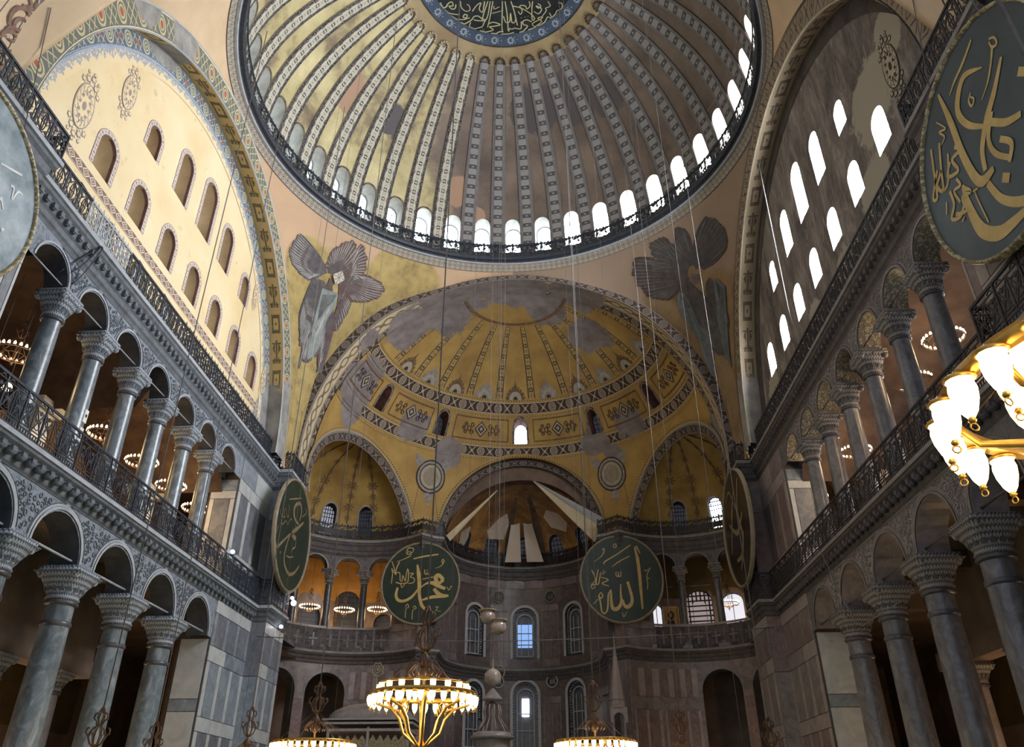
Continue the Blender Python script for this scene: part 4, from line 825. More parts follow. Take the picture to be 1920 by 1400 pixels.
AR = 6.75
Fap = cyl(0, 31.5, AR)
g = MB()
APW_UP = [(rad(90)*AR, 1.32, 13.9, 17.25), (rad(50)*AR, 1.12, 13.95, 17.4), (rad(130)*AR, 1.12, 13.95, 17.4)]
APW_LO = [(rad(90)*AR, 1.32, 6.6, 10.95), (rad(50)*AR, 1.12, 6.6, 11.0), (rad(130)*AR, 1.12, 6.6, 11.0)]
holed(g, Fap, 0, pi*AR, 13.0, 22.0, APW_UP, ds=0.6, depth=0.62)
holed(g, Fap, 0, pi*AR, 0, 13.0, APW_LO, ds=0.6, depth=0.62)
apse = struct(g.build('wall_apse', [G['apsewall'], G['marble_b']]))
for i, h in enumerate(APW_UP+APW_LO):
    root = window(Fap, h, G['glassdark'], 0.58)
    g = MB(); arch_band(g, Fap, (h[0], h[1]-0.24, h[2], h[3]), 0.24, -0.04); g.build('stucco_surround', G['whitest'], root)
    w2 = h[1]*0.52; zb2 = h[2]+0.25; zs2 = h[3]-0.15
    g = MB(); o = outline((h[0], w2, zb2, zs2), 10); o.append(o[0])
    for a, b in zip(o, o[1:]): bar(g, Fap, a, b, 0.09, 0.30, 0.38)
    for k in range(1, 3): z = zb2+(zs2-zb2)*k/3; bar(g, Fap, (h[0]-w2, z), (h[0]+w2, z), 0.08, 0.30, 0.38)
    bar(g, Fap, (h[0]-w2*0.45, zb2), (h[0]-w2*0.45, zs2), 0.05, 0.30, 0.38); bar(g, Fap, (h[0]+w2*0.45, zb2), (h[0]+w2*0.45, zs2), 0.05, 0.30, 0.38)
    g.build('stucco_tracery', G['whitest'], root)
    # little openings of the leaded border
    rnd = random.Random(i); g = MB(); oo = outline((h[0], h[1]*0.74, h[2]+0.2, h[3]), 26)
    pts = []
    for a, b in zip(oo, oo[1:]):
        n_ = max(1, int(sqrt((a[0]-b[0])**2+(a[1]-b[1])**2)/0.2))
        for k in range(n_): pts.append((a[0]+(b[0]-a[0])*(k+.5)/n_, a[1]+(b[1]-a[1])*(k+.5)/n_))
    for p in pts:
        q = 0.055+0.03*rnd.random(); bar(g, Fap, (p[0]-q, p[1]-q*rnd.uniform(-1, 1)), (p[0]+q, p[1]+q*rnd.uniform(-1, 1)), 0.05, 0.31, 0.35)
    g.build('pierced_stucco_border', G['whitest'], root)
    if i == 0:
        g = MB(); q = [(h[0]-w2*0.9, 14.9), (h[0]+w2*0.9, 14.9), (h[0]+w2*0.9, 16.9), (h[0]-w2*0.9, 16.9)]
        g.face([Fap(a, b, 0.37) for a, b in q]); g.build('lit_pane', G['pane_blue'], root)
    if i == 3:
        g = MB(); q = [(h[0]-w2*0.42, 9.3), (h[0]+w2*0.42, 9.3), (h[0]+w2*0.42, 10.7), (h[0]-w2*0.42, 10.7)]
        g.face([Fap(a, b, 0.37) for a, b in q]); g.build('lit_pane', G['pane_e'], root)
palA = ('marble_b', 'marble_b', 'marble_p')
for a0, a1, n in ((2, 32, 3), (63, 77, 2), (103, 117, 2), (148, 178, 3)):
    slabs(Fap, apse, rad(a0)*AR, rad(a1)*AR, [(6.0, 6.6, [(1, 0)]*n), panel_row(6.6, 10.2, n, (0, 2)), (10.2, 10.8, [(1, 0)]), (13.2, 13.9, [(1, 0)]*n), panel_row(13.9, 17.9, n, (0, 2)), (17.9, 18.5, [(1, 0)])], palA)
slabs(Fap, apse, 0.1, pi*AR-0.1, [(20.0, 21.4, [(1, i % 3 and 2 or 0) for i in range(12)]), (0, 6.0, [(1, 2 if i % 2 else 0) for i in range(10)])], palA)
g = MB()
for a, z in ((90-20.4, 19.2), (90+20.4, 19.2), (90-20.4, 12.0), (90+20.4, 12.0)):
    c = Fap(rad(a)*AR, z, -0.08); pts = [Fap(rad(a)*AR+0.5*cos(t), z+0.5*sin(t), -0.07) for t in lin(0, 2*pi, 20)[:-1]]
    q = MB(); q.tube(pts, 0.06, 5, 0, True)
    pl = [Fap(rad(a)*AR+0.46*cos(t), z+0.46*sin(t), -0.05) for t in lin(0, 2*pi, 20)[:-1]]; q.face(pl, m=1)
    for k in range(4): 
        b = [Vector(Fap(rad(a)*AR+x_, z+y_, -0.07)) for x_, y_ in ((-0.28+0.16*k, 0.25-0.05*k), (-0.2+0.12*k, -0.05), (-0.3+0.16*k, -0.25))]
        q.ribbon(b, [0.05]*3, Vector((0, -1, 0)), 0)
    o = q.build('small_roundel', [G['whitest' if z < 15 else 'rim'], G['green'], ])
    tag(o, {(True, True): 'small round plaque high on the apse wall right of the middle window', (True, False): 'small round plaque high on the apse wall left of the middle window',
            (False, True): 'small pale ring plaque between the apse window rows, right of the axis', (False, False): 'small pale ring plaque between the apse window rows, left of the axis'}[(z > 15, a < 90)], 'plaque', 'small round plaques of the apse')

# ------------------------------------------------------------------ apse half dome, bema vault, conches, semidome
g = MB()
def Fah(s, z, d=0.0):
    k = sqrt(max(0.0, 1-((z-22)/5.54)**2)); r = (AR+d)*k; return (r*cos(s/AR), 31.5+r*sin(s/AR), z)
AH = [(rad(a)*AR, 0.72, 22.8, 23.9) for a in (34, 62, 90, 118, 146)]
holed(g, Fah, 0, pi*AR, 22.0, 25.2, AH, ds=0.6, dz=0.5, depth=0.6, sm=True)
g.grid(lambda a, t: Fah(a, 22+5.539*sin(t)), lin(0, pi*AR, 40), lin(math.asin(3.2/5.54), pi/2, 10))
ah = struct(g.build('ceiling_apse_half_dome', [G['apse'], G['archsof']]))
for i, h in enumerate(AH): window(Fah, h, G['pane_grey'], 0.55, (4, 5), G['iron'], 0.07)
# patches of bare plaster low in the half dome
def dpatch(F, pts, mat, parent, d=-0.05, name='bare_plaster_patch', n=4):
    g = MB(); cx = sum(p[0] for p in pts)/len(pts); cz = sum(p[1] for p in pts)/len(pts)
    N = len(pts)
    for i in range(N):
        a, b = pts[i], pts[(i+1) % N]
        for k in range(n):
            f0, f1 = k/n, (k+1)/n
            q = [(cx+(p[0]-cx)*f, cz+(p[1]-cz)*f) for p, f in ((a, f0), (b, f0), (b, f1), (a, f1))]
            if k == 0: q = [q[0], q[2], q[3]]
            g.face([F(x_, z_, d) for x_, z_ in q], sm=True)
    return g.build(name, mat, parent)
dpatch(Fah, [(rad(a)*AR, z) for a, z in ((108, 24.4), (122, 24.3), (126, 24.9), (118, 25.9), (110, 26.3), (105, 25.6))], G['cloth'], ah)
dpatch(Fah, [(rad(a)*AR, z) for a, z in ((48, 24.6), (62, 25.2), (66, 26.0), (58, 26.4), (46, 26.0), (42, 25.2))], G['cloth'], ah)
dpatch(Fah, [(rad(a)*AR, z) for a, z in ((146, 23.0), (152, 23.0), (154, 24.2), (146, 24.9), (143, 24.0))], G['creampaint'], ah)
g = MB()  # dark vertical stripes of lost mosaic either side of the axis
for a0, a1 in ((72, 80), (100, 106)):
    g.grid(lambda a, t: Fah(a, 22.6+4.6*t, -0.04), lin(rad(a0)*AR, rad(a1)*AR, 3), lin(0, 1, 10))
g.build('lost_mosaic_stripe', G['vault'], ah)
def arcband(name, f0, f1, mats, parent=None, n=48, uvR=7.0, a0=0.0, a1=pi):
    g = MB(); g.grid(lambda a, t: tuple(p+(q-p)*t for p, q in zip(f0(a), f1(a))), lin(a0, a1, n), [0, 1], lambda a, t: (a*uvR, t), sm=True)
    return g.build(name, mats, parent)
e33 = lambda R, z0, rz, y: (lambda a: (R*cos(a), y, z0+rz*sin(a)))
bem = struct(link('ceiling_bema_vault', None))
arcband('apse_arch_face', e33(6.5, 21.9, 5.5, 33.0), e33(7.0, 22.0, 7.8, 33.0), G['vault'], bem)
arcband('inner_vault_rib', e33(6.6, 22.0, 6.3, 32.3), e33(7.0, 22.0, 7.9, 32.2), G['vault'], bem)
arcband('inner_vault_rib', e33(6.6, 22.0, 6.3, 32.3), e33(6.6, 22.0, 6.1, 33.1), G['vault'], bem)
arcband('vault_surface', lambda a: (7.0*cos(a), 33.2, 22.9+7.0*sin(a)), lambda a: (7.0*cos(a), 30.6 if sin(a) < 0.2 else 30.9, 22.9+7.0*sin(a)), G['vault'], bem)
for q in (-1, 1):
    g = MB(); g.face([(q*7.0, 30.0, 21.8), (q*7.0, 33.2, 21.8), (q*7.0, 33.2, 23.0), (q*7.0, 30.0, 23.0)]); g.build('vault_springing', G['vault'], bem)

SCx, SCy, SCz, SR = 0.1, 17.9, 24.0, 14.9
def Fsd(s, z, d=0.0):   # s = azimuth from +y towards +x, times SR
    a = s/SR; k = SR+d; r = sqrt(max(0, k*k-(z-SCz)**2)) if z > SCz else k
    return (SCx+r*sin(a), SCy+r*cos(a), z)
CN = Vector((-0.888, 0.463, 0)).normalized(); CD = Vector((0.463, 0.888, 0)).normalized(); CM = Vector((-12.15, 23.5, 22.0)); CR = 6.75
def f_semi(p):
    x, y, z = p; best = 9.0
    for q in (-1, 1):
        v = Vector((x*-q if q > 0 else x, y, z)) if False else Vector((x if q < 0 else -x, y, z))
        v = v-CM; a = v.dot(CD); h = v.z
        if v.dot(CN) > -4: best = min(best, (sqrt(a*a+h*h) if h > 0 else abs(a))-CR)
    if y > 25:
        h = z-22.9; best = min(best, (sqrt(x*x+h*h) if h > 0 else abs(x))-7.0)
    return best
SDW = [(rad(a)*SR, 0.60 if abs(a) > 2 else 0.66, 31.25, 32.5) for a in (-64.6, -34.1, -0.4, 31.3, 61.4)]
def clip(g, f):
    """keep the part of every face where f > 0"""
    nf, nu, nm, ns = [], [], [], []; cache = {}
    val = [f(p) for p in g.v]
    for fc, uv, m, s_ in zip(g.f, g.u, g.m, g.s):
        vs = [val[i] for i in fc]
        if min(vs) >= 0: nf.append(fc); nu.append(uv); nm.append(m); ns.append(s_); continue
        if max(vs) < 0: continue
        o, ou = [], []; n = len(fc)
        for k in range(n):
            i, j = fc[k], fc[(k+1) % n]; a, b = vs[k], vs[(k+1) % n]
            if a >= 0: o.append(i); ou.append(uv[k])
            if (a >= 0) != (b >= 0):
                t = a/(a-b); key = (min(i, j), max(i, j))
                if key not in cache:
                    p, q = g.v[i], g.v[j]; cache[key] = len(g.v); g.v.append(tuple(x+(y-x)*t for x, y in zip(p, q)))
                o.append(cache[key]); ou.append(tuple(x+(y-x)*t for x, y in zip(uv[k], uv[(k+1) % n])))
        if len(o) > 2: nf.append(tuple(o)); nu.append(ou); nm.append(m); ns.append(s_)
    g.f, g.u, g.m, g.s = nf, nu, nm, ns
g = MB(); L90 = rad(90)*SR
surf(g, Fsd, -L90, L90, 21.5, 31.0, 0.35, 0.35, sm=True)
holed(g, Fsd, -L90, L90, 31.0, 33.4, SDW, ds=0.5, dz=0.4, depth=1.1, m=0, mr=1, sm=True)
g.grid(lambda a, t: Fsd(a, SCz+SR*sin(t)), lin(-L90, L90, 72), lin(math.asin(9.4/SR), pi/2-0.0005, 24))
clip(g, f_semi)
semi = struct(g.build('ceiling_east_semidome', [G['ochre'], G['winreveal_dk']]))
for i, h in enumerate(SDW):
    window(Fsd, h, (G['pane_grey'], G['pane_grey'], G['pane_e'], G['pane_grey'], G['pane_grey'])[i], 1.0, (3, 5), G['iron'], 0.06, 0.03)
def sband(name, z0, z1, mat, a0=-90, a1=90, d=-0.04, parent=semi):
    g = MB(); a0, a1 = rad(a0)*SR, rad(a1)*SR; nz = max(1, int((z1-z0)/0.3)); R = sqrt(SR*SR-(z0-SCz)**2)/SR
    g.grid(lambda a, z: Fsd(a, z, d), lin(a0, a1, max(6, int((a1-a0)/0.5))), lin(z0, z1, nz), lambda a, z: (a*R, (z-z0)/(z1-z0)))
    clip(g, lambda p: f_semi(p)-0.55); return g.build(name, mat, parent)
sband('upper_lattice_band', 33.45, 34.25, G['guil']); sband('dotted_line', 34.32, 34.44, G['dotline']); sband('dotted_line', 33.22, 33.34, G['dotline'])
sband('lower_lattice_band', 30.1, 30.95, G['guil']); sband('dotted_line', 29.83, 29.95, G['dotline']); sband('dotted_line', 31.05, 31.17, G['dotline'])
# border lines and medallions of the window zone
for a0, a1 in ((-88, -69), (-60, -38.5), (-29.5, -4.6), (4.2, 26.8), (35.6, 57), (66, 88)):
    g = MB(); c = (a0+a1)/2; hw = rad(a1-a0)/2*SR-0.25; s0 = rad(c)*SR
    for p, q in (((s0-hw, 31.4), (s0+hw, 31.4)), ((s0-hw, 33.05), (s0+hw, 33.05)), ((s0-hw, 31.4), (s0-hw, 33.05)), ((s0+hw, 31.4), (s0+hw, 33.05))):
        n_ = 8 if abs(p[0]-q[0]) > 0.1 else 2
        for k in range(n_):
            a = (p[0]+(q[0]-p[0])*k/n_, p[1]+(q[1]-p[1])*k/n_); b = (p[0]+(q[0]-p[0])*(k+1)/n_, p[1]+(q[1]-p[1])*(k+1)/n_); bar(g, Fsd, a, b, 0.09, -0.05, -0.01)
    g.build('painted_frame_line', G['damask'], semi)
    g = MB(); s0 = rad(c)*SR
    def dia(r, m):
        g.face([Fsd(s0-r, 32.22, -0.05-0.01*m), Fsd(s0, 32.22-r*0.85, -0.05-0.01*m), Fsd(s0+r, 32.22, -0.05-0.01*m), Fsd(s0, 32.22+r*0.85, -0.05-0.01*m)], m=m % 2)
    dia(0.72, 0); dia(0.58, 1); dia(0.40, 2); dia(0.2, 3)
    for q in (-1, 1):
        for (x_, z_, r_) in ((1.0, 32.5, 0.16), (1.0, 31.95, 0.16), (1.3, 32.22, 0.2), (1.7, 32.5, 0.14), (1.7, 31.95, 0.14), (1.95, 32.22, 0.12)):
            if x_ < hw*0.85:
                pts = [Vector(Fsd(s0+q*x_+r_*cos(t), z_+r_*sin(t), -0.05)) for t in lin(0, 2*pi, 8)]
                g.ribbon(pts, [0.09]*9, Vector((0, -1, 0.4)), 0)
    g.build('diamond_scroll_medallion', [G['darkpaint'], G['creampaint']], semi)
for h in SDW:
    g = MB(); arch_band(g, Fsd, h, 0.22, -0.05); g.build('window_border_paint', G['guil2'], semi)
# painted ribs from the crown and lunettes at their feet
RIBA = [-72, -56, -41, -25.5, -10.5, 5.6, 22.5, 38, 53, 68, 84]
for a in RIBA:
    g = MB(); el0, el1 = math.asin((34.55-SCz)/SR), math.asin((38.25-SCz)/SR)+0.0
    def rf(t, v):
        el = el0+(el1-el0)*t; r = SR*cos(el); w_ = 0.62-0.26*t; aa = rad(a)+(v-0.5)*w_/r
        R_ = SR-0.04; return (SCx+R_*cos(el)*sin(aa), SCy+R_*cos(el)*cos(aa), SCz+R_*sin(el))
    g.grid(rf, lin(0, 1, 16), [0, 0.5, 1], lambda t, v: (t*SR*(el1-el0), v)); g.build('painted_rib', G['srib'], semi)
g = MB(); el1 = math.asin(14.3/SR)
g.grid(lambda a, t: (SCx+(SR-0.05)*cos(el1+0.018*t)*sin(a), SCy+(SR-0.05)*cos(el1+0.018*t)*cos(a), SCz+(SR-0.05)*sin(el1+0.018*t)), lin(-rad(85), rad(85), 40), [0, 1], lambda a, t: (a*4, t))
g.build('crown_ring_paint', G['damask'], semi)
lz = [(RIBA[i]+RIBA[i+1])/2 for i in range(10)]
for k, a in enumerate(lz):
    g = MB(); s0 = rad(a)*SR
    def ell_(r, rz, m, d, z0=34.45): fdisc(g, Fsd, s0, z0, r*1.32, rz, d, m, 10, 2, 0, pi)
    ell_(0.78, 0.72, 0, -0.05); ell_(0.62, 0.56, 1, -0.06); ell_(0.42, 0.38, 0 if k % 2 else 1, -0.07); ell_(0.22, 0.22, 2, -0.08)
    for j in range(9):
        t = pi*(j+0.5)/9; r_ = 0.12+0.05*(j == 4)
        g.face([Fsd(s0+(0.84*cos(t))*1.32+r_*1.32*cos(u_), 34.45+0.78*sin(t)+r_*sin(u_), -0.055) for u_ in lin(0, 2*pi, 6)[:-1]], m=0)
    g.face([Fsd(s0-0.26, 35.2, -0.06), Fsd(s0+0.26, 35.2, -0.06), Fsd(s0+0.1, 35.42, -0.06), Fsd(s0, 35.72, -0.06), Fsd(s0-0.1, 35.42, -0.06)], m=0)
    g.build('painted_lunette', [G['greypaint'] if k % 2 else G['damask'], G['creampaint'], G['darkpaint']], semi)
# round ornaments between the conch arches and the bema arch
for q in (-1, 1):
    a = math.atan2(q*7.95-SCx, 29.9-SCy); s0 = a*SR; z0 = 27.75
    def dsk(g, r, d, m, n=24): fdisc(g, Fsd, s0, z0, r, r, d, m, n, 4)
    g = MB(); dsk(g, 1.45, -0.05, 0); dsk(g, 1.32, -0.06, 1); dsk(g, 1.12, -0.07, 2); dsk(g, 1.02, -0.08, 3)
    rnd = random.Random(3)
    for k in range(7):
        for j in range(6*max(1, k)):
            t = 2*pi*j/(6*max(1, k))+k*0.3; r_ = 0.115*k
            if r_ > 0.8: continue
            x_, z_ = s0+r_*cos(t), z0+r_*sin(t); e = 0.038
            g.face([Fsd(x_+e*cos(u_), z_+e*sin(u_), -0.09) for u_ in lin(0, 2*pi, 5)[:-1]], m=0)
    for j in range(28):
        t = 2*pi*j/28; x_, z_ = s0+1.22*cos(t), z0+1.22*sin(t); e = 0.05
        g.face([Fsd(x_+e*cos(u_), z_+e*sin(u_), -0.09) for u_ in lin(0, 2*pi, 5)[:-1]], m=3)
    g.build('round_ornament', [G['darkpaint'], G['greypaint'], G['darkpaint'], G['creampaint']], semi)
    g = MB()
    for ang in (-90, 40, 140):
        cx, cz = s0+1.75*cos(rad(ang)), z0+1.75*sin(rad(ang))
        for j in range(6):
            t = rad(ang)+2*pi*j/6; r_ = 0.28
            g.face([Fsd(cx+r_*cos(t)+0.2*cos(u_), cz+r_*sin(t)+0.2*sin(u_), -0.05) for u_ in lin(0, 2*pi, 6)[:-1]])
        cx, cz = s0+2.35*cos(rad(ang)), z0+2.35*sin(rad(ang))
        g.face([Fsd(cx+0.14*cos(u_), cz+0.18*sin(u_), -0.05) for u_ in lin(0, 2*pi, 6)[:-1]])
    g.build('fleur_ornament', G['greypaint'], semi)
# borders following the three arches in the semidome
def arch_edge(parent, mats, q, r0, r1, d=-0.05, name='arch_border_band', n=56):
    """band on the semidome hugging an opening between radii r0 and r1"""
    g = MB()
    def onS(P0, dr):
        o = P0-Vector((SCx, SCy, SCz)); R_ = SR+d
        if P0.z < SCz: o.z = 0
        b = o.dot(dr); c = o.dot(o)-R_*R_; t = -b+sqrt(max(0, b*b-c)); return P0+dr*t
    def f(a, t):
        r = r0+(r1-r0)*t
        if q == 0: p = onS(Vector((r*cos(a), 22, 22.9+r*sin(a))), Vector((0, 1, 0)))
        else:
            p = onS(CM-CN*3+CD*(r*cos(a))+Vector((0, 0, r*sin(a))), CN)
            if q > 0: p = Vector((-p.x, p.y, p.z))
        return tuple(p)
    g.grid(f, lin(0, pi, n), [0, 1], lambda a, t: (a*r0, t)); g.build(name, mats, parent)
for q in (-1, 0, 1):
    b = 7.0 if q == 0 else CR
    arch_edge(semi, G['lip_s'], q, b, b+0.10); arch_edge(semi, G['creampaint'], q, b+0.1, b+0.2, -0.04); arch_edge(semi, G['dotline'], q, b+0.24, b+0.42)
# conches
def Fcn(s, z, d=0.0):
    h = max(0.0, z-22.0); r = sqrt(max(0.0, (CR+d)**2-h*h)); a = s/CR
    p = CM+CN*(0.55+r*sin(a))+CD*(r*cos(a)); return (p.x, p.y, z)
for sg, side in ((-1, 'north'), (1, 'south')):
    F = Fcn if sg < 0 else mir(Fcn)
    aw = [34, 62, 90, 118, 146]
    # window azimuths in conch coordinates (0 = along CD, 90 = along CN)
    hs = [(rad(a)*CR, 0.62, 22.6, 24.45) for a in aw]
    g = MB(); holed(g, F, 0, pi*CR, 21.8, 25.6, hs, ds=0.6, dz=0.5, depth=0.9, sm=True)
    g.grid(lambda a, t: F(a, 22+CR*sin(t)), lin(0, pi*CR, 40), lin(math.asin(3.6/CR), pi/2-0.001, 12))
    cn = struct(g.build('ceiling_%s_conch' % side, [G['conch'], G['darkpaint']]))
    for i, h in enumerate(hs):
        lit = (sg > 0 and i == 1)
        window(F, h, G['pane_e'] if lit else (G['pane_dim'] if (sg < 0 and i == 1) else G['pane_grey']), 0.7 if not lit else 0.35, (6, 8), G['iron'], 0.08, 0.06)
    g = MB()
    for h in hs: arch_band(g, F, h, 0.12, -0.03)
    g.build('window_border_paint', G['greypaint'], cn)
    # barrel between the semidome and the conch, with a dark carved band
    def fb(a, t, dr=0.0, t0=0.0, t1=1.0):
        P0 = CM-CN*3+CD*((CR-dr)*cos(a))+Vector((0, 0, (CR-dr)*sin(a))); o = P0-Vector((SCx, SCy, SCz))
        if P0.z < SCz: o.z = 0
        b = o.dot(CN); c = o.dot(o)-(SR+0.0)**2; tt = -b+sqrt(max(0, b*b-c)); A_ = P0+CN*tt
        B_ = CM+CN*0.6+CD*((CR-dr)*cos(a))+Vector((0, 0, (CR-dr)*sin(a)))
        k = t0+(t1-t0)*t; p = A_+(B_-A_)*k
        return (p.x, p.y, p.z) if sg < 0 else (-p.x, p.y, p.z)
    g = MB(); g.grid(lambda a, t: fb(a, t), lin(0, pi, 48), [0, 1], lambda a, t: (a*CR, t)); g.build('conch_barrel', G['conch'], cn)
    # projecting archivolt: a dark ring just inside the opening
    def fr(a, t):
        P0 = CM-CN*3+CD*((CR-0.62*t)*cos(a))+Vector((0, 0, (CR-0.62*t)*sin(a))); o = P0-Vector((SCx, SCy, SCz))
        P1 = CM-CN*3+CD*(CR*cos(a))+Vector((0, 0, CR*sin(a))); o = P1-Vector((SCx, SCy, SCz))
        if P1.z < SCz: o.z = 0
        b = o.dot(CN); c = o.dot(o)-SR**2; tt = -b+sqrt(max(0, b*b-c)); p = P0+CN*(tt+0.25*t)
        return (p.x, p.y, p.z) if sg < 0 else (-p.x, p.y, p.z)
    g = MB(); g.grid(fr, lin(0, pi, 56), [0, 1], lambda a, t: (a*CR, t)); g.build('carved_archivolt', G['darkband'], cn)
    # painted stems of flowers converging on the crown
    for k, a in enumerate((28, 48, 76, 90+14, 132, 152)):
        g = MB()
        for j in range(9):
            el = rad(18+j*8.0); z = 22+CR*sin(el); s0 = rad(a)*CR; rr = (0.52 if j % 2 else 0.34)*(1-0.07*j)*(1.3 if j in (2, 3) else 1)
            kx = 1/max(0.2, cos(el))
            for m_ in range(8):
                t = 2*pi*m_/8; g.face([F(s0+kx*rr*cos(t+w_)*q_, z+rr*sin(t+w_)*q_*cos(el), -0.04) for w_, q_ in ((-0.26, 0.6), (0, 1.0), (0.26, 0.6), (0, 0.15))])
        a0 = rad(a)*CR
        pts = [Vector(F(a0, 22+CR*sin(rad(e_)), -0.035)) for e_ in range(14, 88, 4)]
        g.ribbon(pts, [0.22 if j_ % 2 else 0.10 for j_ in range(len(pts))], Vector((0.0, -1, -0.3)), 0)
        g.build('flower_stem_paint', G['damask'], cn)
# same dark archivolt for the bema arch
g = MB()
def frb(a, t):
    r = 7.0; P1 = Vector((r*cos(a), 22, 22.9+r*sin(a))); o = P1-Vector((SCx, SCy, SCz))
    if P1.z < SCz: o.z = 0
    b = o.y; c = o.dot(o)-SR**2; tt = -b+sqrt(max(0, b*b-c)); r2 = 7.0-0.42*t
    return (r2*cos(a), 22+tt+0.2*t, 22.9+r2*sin(a))
g.grid(frb, lin(0, pi, 56), [0, 1], lambda a, t: (a*7, t)); g.build('carved_archivolt', G['darkband'], semi)

# ------------------------------------------------------------------ great east arch
ea = struct(link('wall_east_great_arch', None))
def rf_(a, left):
    t = min(1.0, max(0.0, (72-degrees(a))/27.0)); t = t*t*(3-2*t)
    return 14.87+(0.9 if left else 0.5)*t
def archz(x):
    lo_, hi_ = 0.0, pi/2
    for _ in range(30):
        m = (lo_+hi_)/2
        if rf_(m, x < 0)*cos(m) > abs(x): lo_ = m
        else: hi_ = m
    return 24.0+rf_(lo_, x < 0)*sin(lo_)
def ept(a, kind):
    """point on the arch at angle a: outer rim, inner rim, soffit stations"""
    q = min(a, pi-a); L_ = a > pi/2; R = rf_(max(0, q), L_); w = 0.42+0.33*min(1, max(0, (70-degrees(q))/25))
    if kind == 'o': r, y = R+0.02, 15.76
    elif kind == 'm': r, y = R-w, 15.74
    else:
        y = kind; r_in = 14.9 if y <= 17.9 else sqrt(14.88**2-(y-17.9)**2); t = min(1, (y-15.74)/2.16); r = (R-w)*(1-t)+r_in*t
    z = 24.0+r*sin(a) if a > 0 and a < pi else 24.0-abs(q)*15
    return (max(-15.45, min(15.45, r*cos(a))), y, z)
def eband(name, k0, k1, mat): return arcband(name, lambda a: ept(a, k0), lambda a: ept(a, k1), mat, ea, 80, 15.0, -0.13, pi+0.13)
eband('carved_face_band', 'o', 'm', G['darkband'])
eband('pale_fillet', 'm', 15.86, G['lip_s'])
eband('chain_scroll_band', 15.86, 17.3, G['chain'])
eband('inner_lattice_band', 17.3, 18.35, G['guil2'])
eband('dotted_line', 18.38, 18.52, G['dotline'])
g = MB()  # west great arch, its underside enters the picture at the top left
g.grid(lambda a, y: (15.15*cos(a), y, 24+15.15*sin(a)), lin(-0.13, pi+0.13, 60), [-17.28, -20, -23.5], lambda a, t: (a*15, t)); struct(g.build('wall_west_great_arch', G['pend_w']))

# ------------------------------------------------------------------ pendentives
def pend(th, s, off=0.0, z=None):
    c, sn_ = cos(th), sin(th)
    rx = 15.2/abs(c) if abs(c) > 1e-6 else 1e9; yp = 15.8 if sn_ > 0 else 17.3; ry = yp/abs(sn_) if abs(sn_) > 1e-6 else 1e9
    if rx < ry:
        rb = rx; dy = rb*sn_+1.8; zb = 22.7+sqrt(max(0, 15.0**2-dy*dy)) if abs(dy) < 15.0 else 22.0
    else:
        rb = ry; zb = archz(rb*c)
    zb = max(22.0, zb)
    if z is not None: s = (z-zb)/(40.0-zb)
    s = min(1, max(0, s)); zz = zb+(40.0-zb)*s; r0 = lambda q: 15.75+5.6*(1-max(0.0, (q-22)/18.0)**1.8)
    rho = r0(zz)+(rb-r0(zb))*(1-s)**3-off
    return (rho*c, rho*sn_, zz)
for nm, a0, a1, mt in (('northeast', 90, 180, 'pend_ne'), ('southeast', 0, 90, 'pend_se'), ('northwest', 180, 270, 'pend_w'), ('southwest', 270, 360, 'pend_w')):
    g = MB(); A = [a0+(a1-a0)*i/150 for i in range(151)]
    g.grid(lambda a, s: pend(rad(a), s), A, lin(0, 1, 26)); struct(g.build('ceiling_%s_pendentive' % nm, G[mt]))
g = MB(); g.grid(lambda a, z: pend(rad(a), 0, 0.05, z), lin(0, 360, 240), [39.32, 39.62, 39.93], lambda a, z: (rad(a)*15.7, (z-39.32)/0.61)); 
rb_ = struct(g.build('trim_dome_base_paint', G['ringband']))

# ------------------------------------------------------------------ main dome
DZ, DA, DB = 40.2, 15.7, 15.2
def Fd(s, z, d=0.0):
    r = DA*sqrt(max(0.0, 1-((z-DZ)/DB)**2))+d; a = s/DA; return (r*cos(a), r*sin(a), z)
g = MB(); DW = [(rad(9*k)*DA, 0.62, 41.05, 43.45) for k in range(40)]
holed(g, Fd, rad(-4.5)*DA, rad(355.5)*DA, 39.9, 44.6, DW, ds=0.7, dz=0.8, depth=1.35, sm=True, n=10)
g.grid(lambda a, t: Fd(a, DZ+DB*sin(t)), lin(0, 2*pi*DA, 120), lin(math.asin(4.4/DB), pi/2-0.0005, 22))
t = MT('dome_reveal', 0.6, 0.4); rv = t.out(t.ramp(t.noise(2, 4), [(0.3, (0.36, 0.35, 0.31)), (0.7, (0.54, 0.53, 0.48))]))
dome = struct(g.build('ceiling_main_dome', [G['dome'], rv]))
dpan = MB(); 
for k, h in enumerate(DW):
    th = 9*k
    m = G['dpane_s'] if (th <= 72 or th > 300) else (G['dpane_e'] if th < 125 else G['dpane_n'])
    vis = th < 196 or th > 344
    window(Fd, h, m, 1.3, (3, 5) if vis and 72 < th < 200 else None, G['lip'] if vis and 60 < th < 200 else None, 0.14, 0.03)
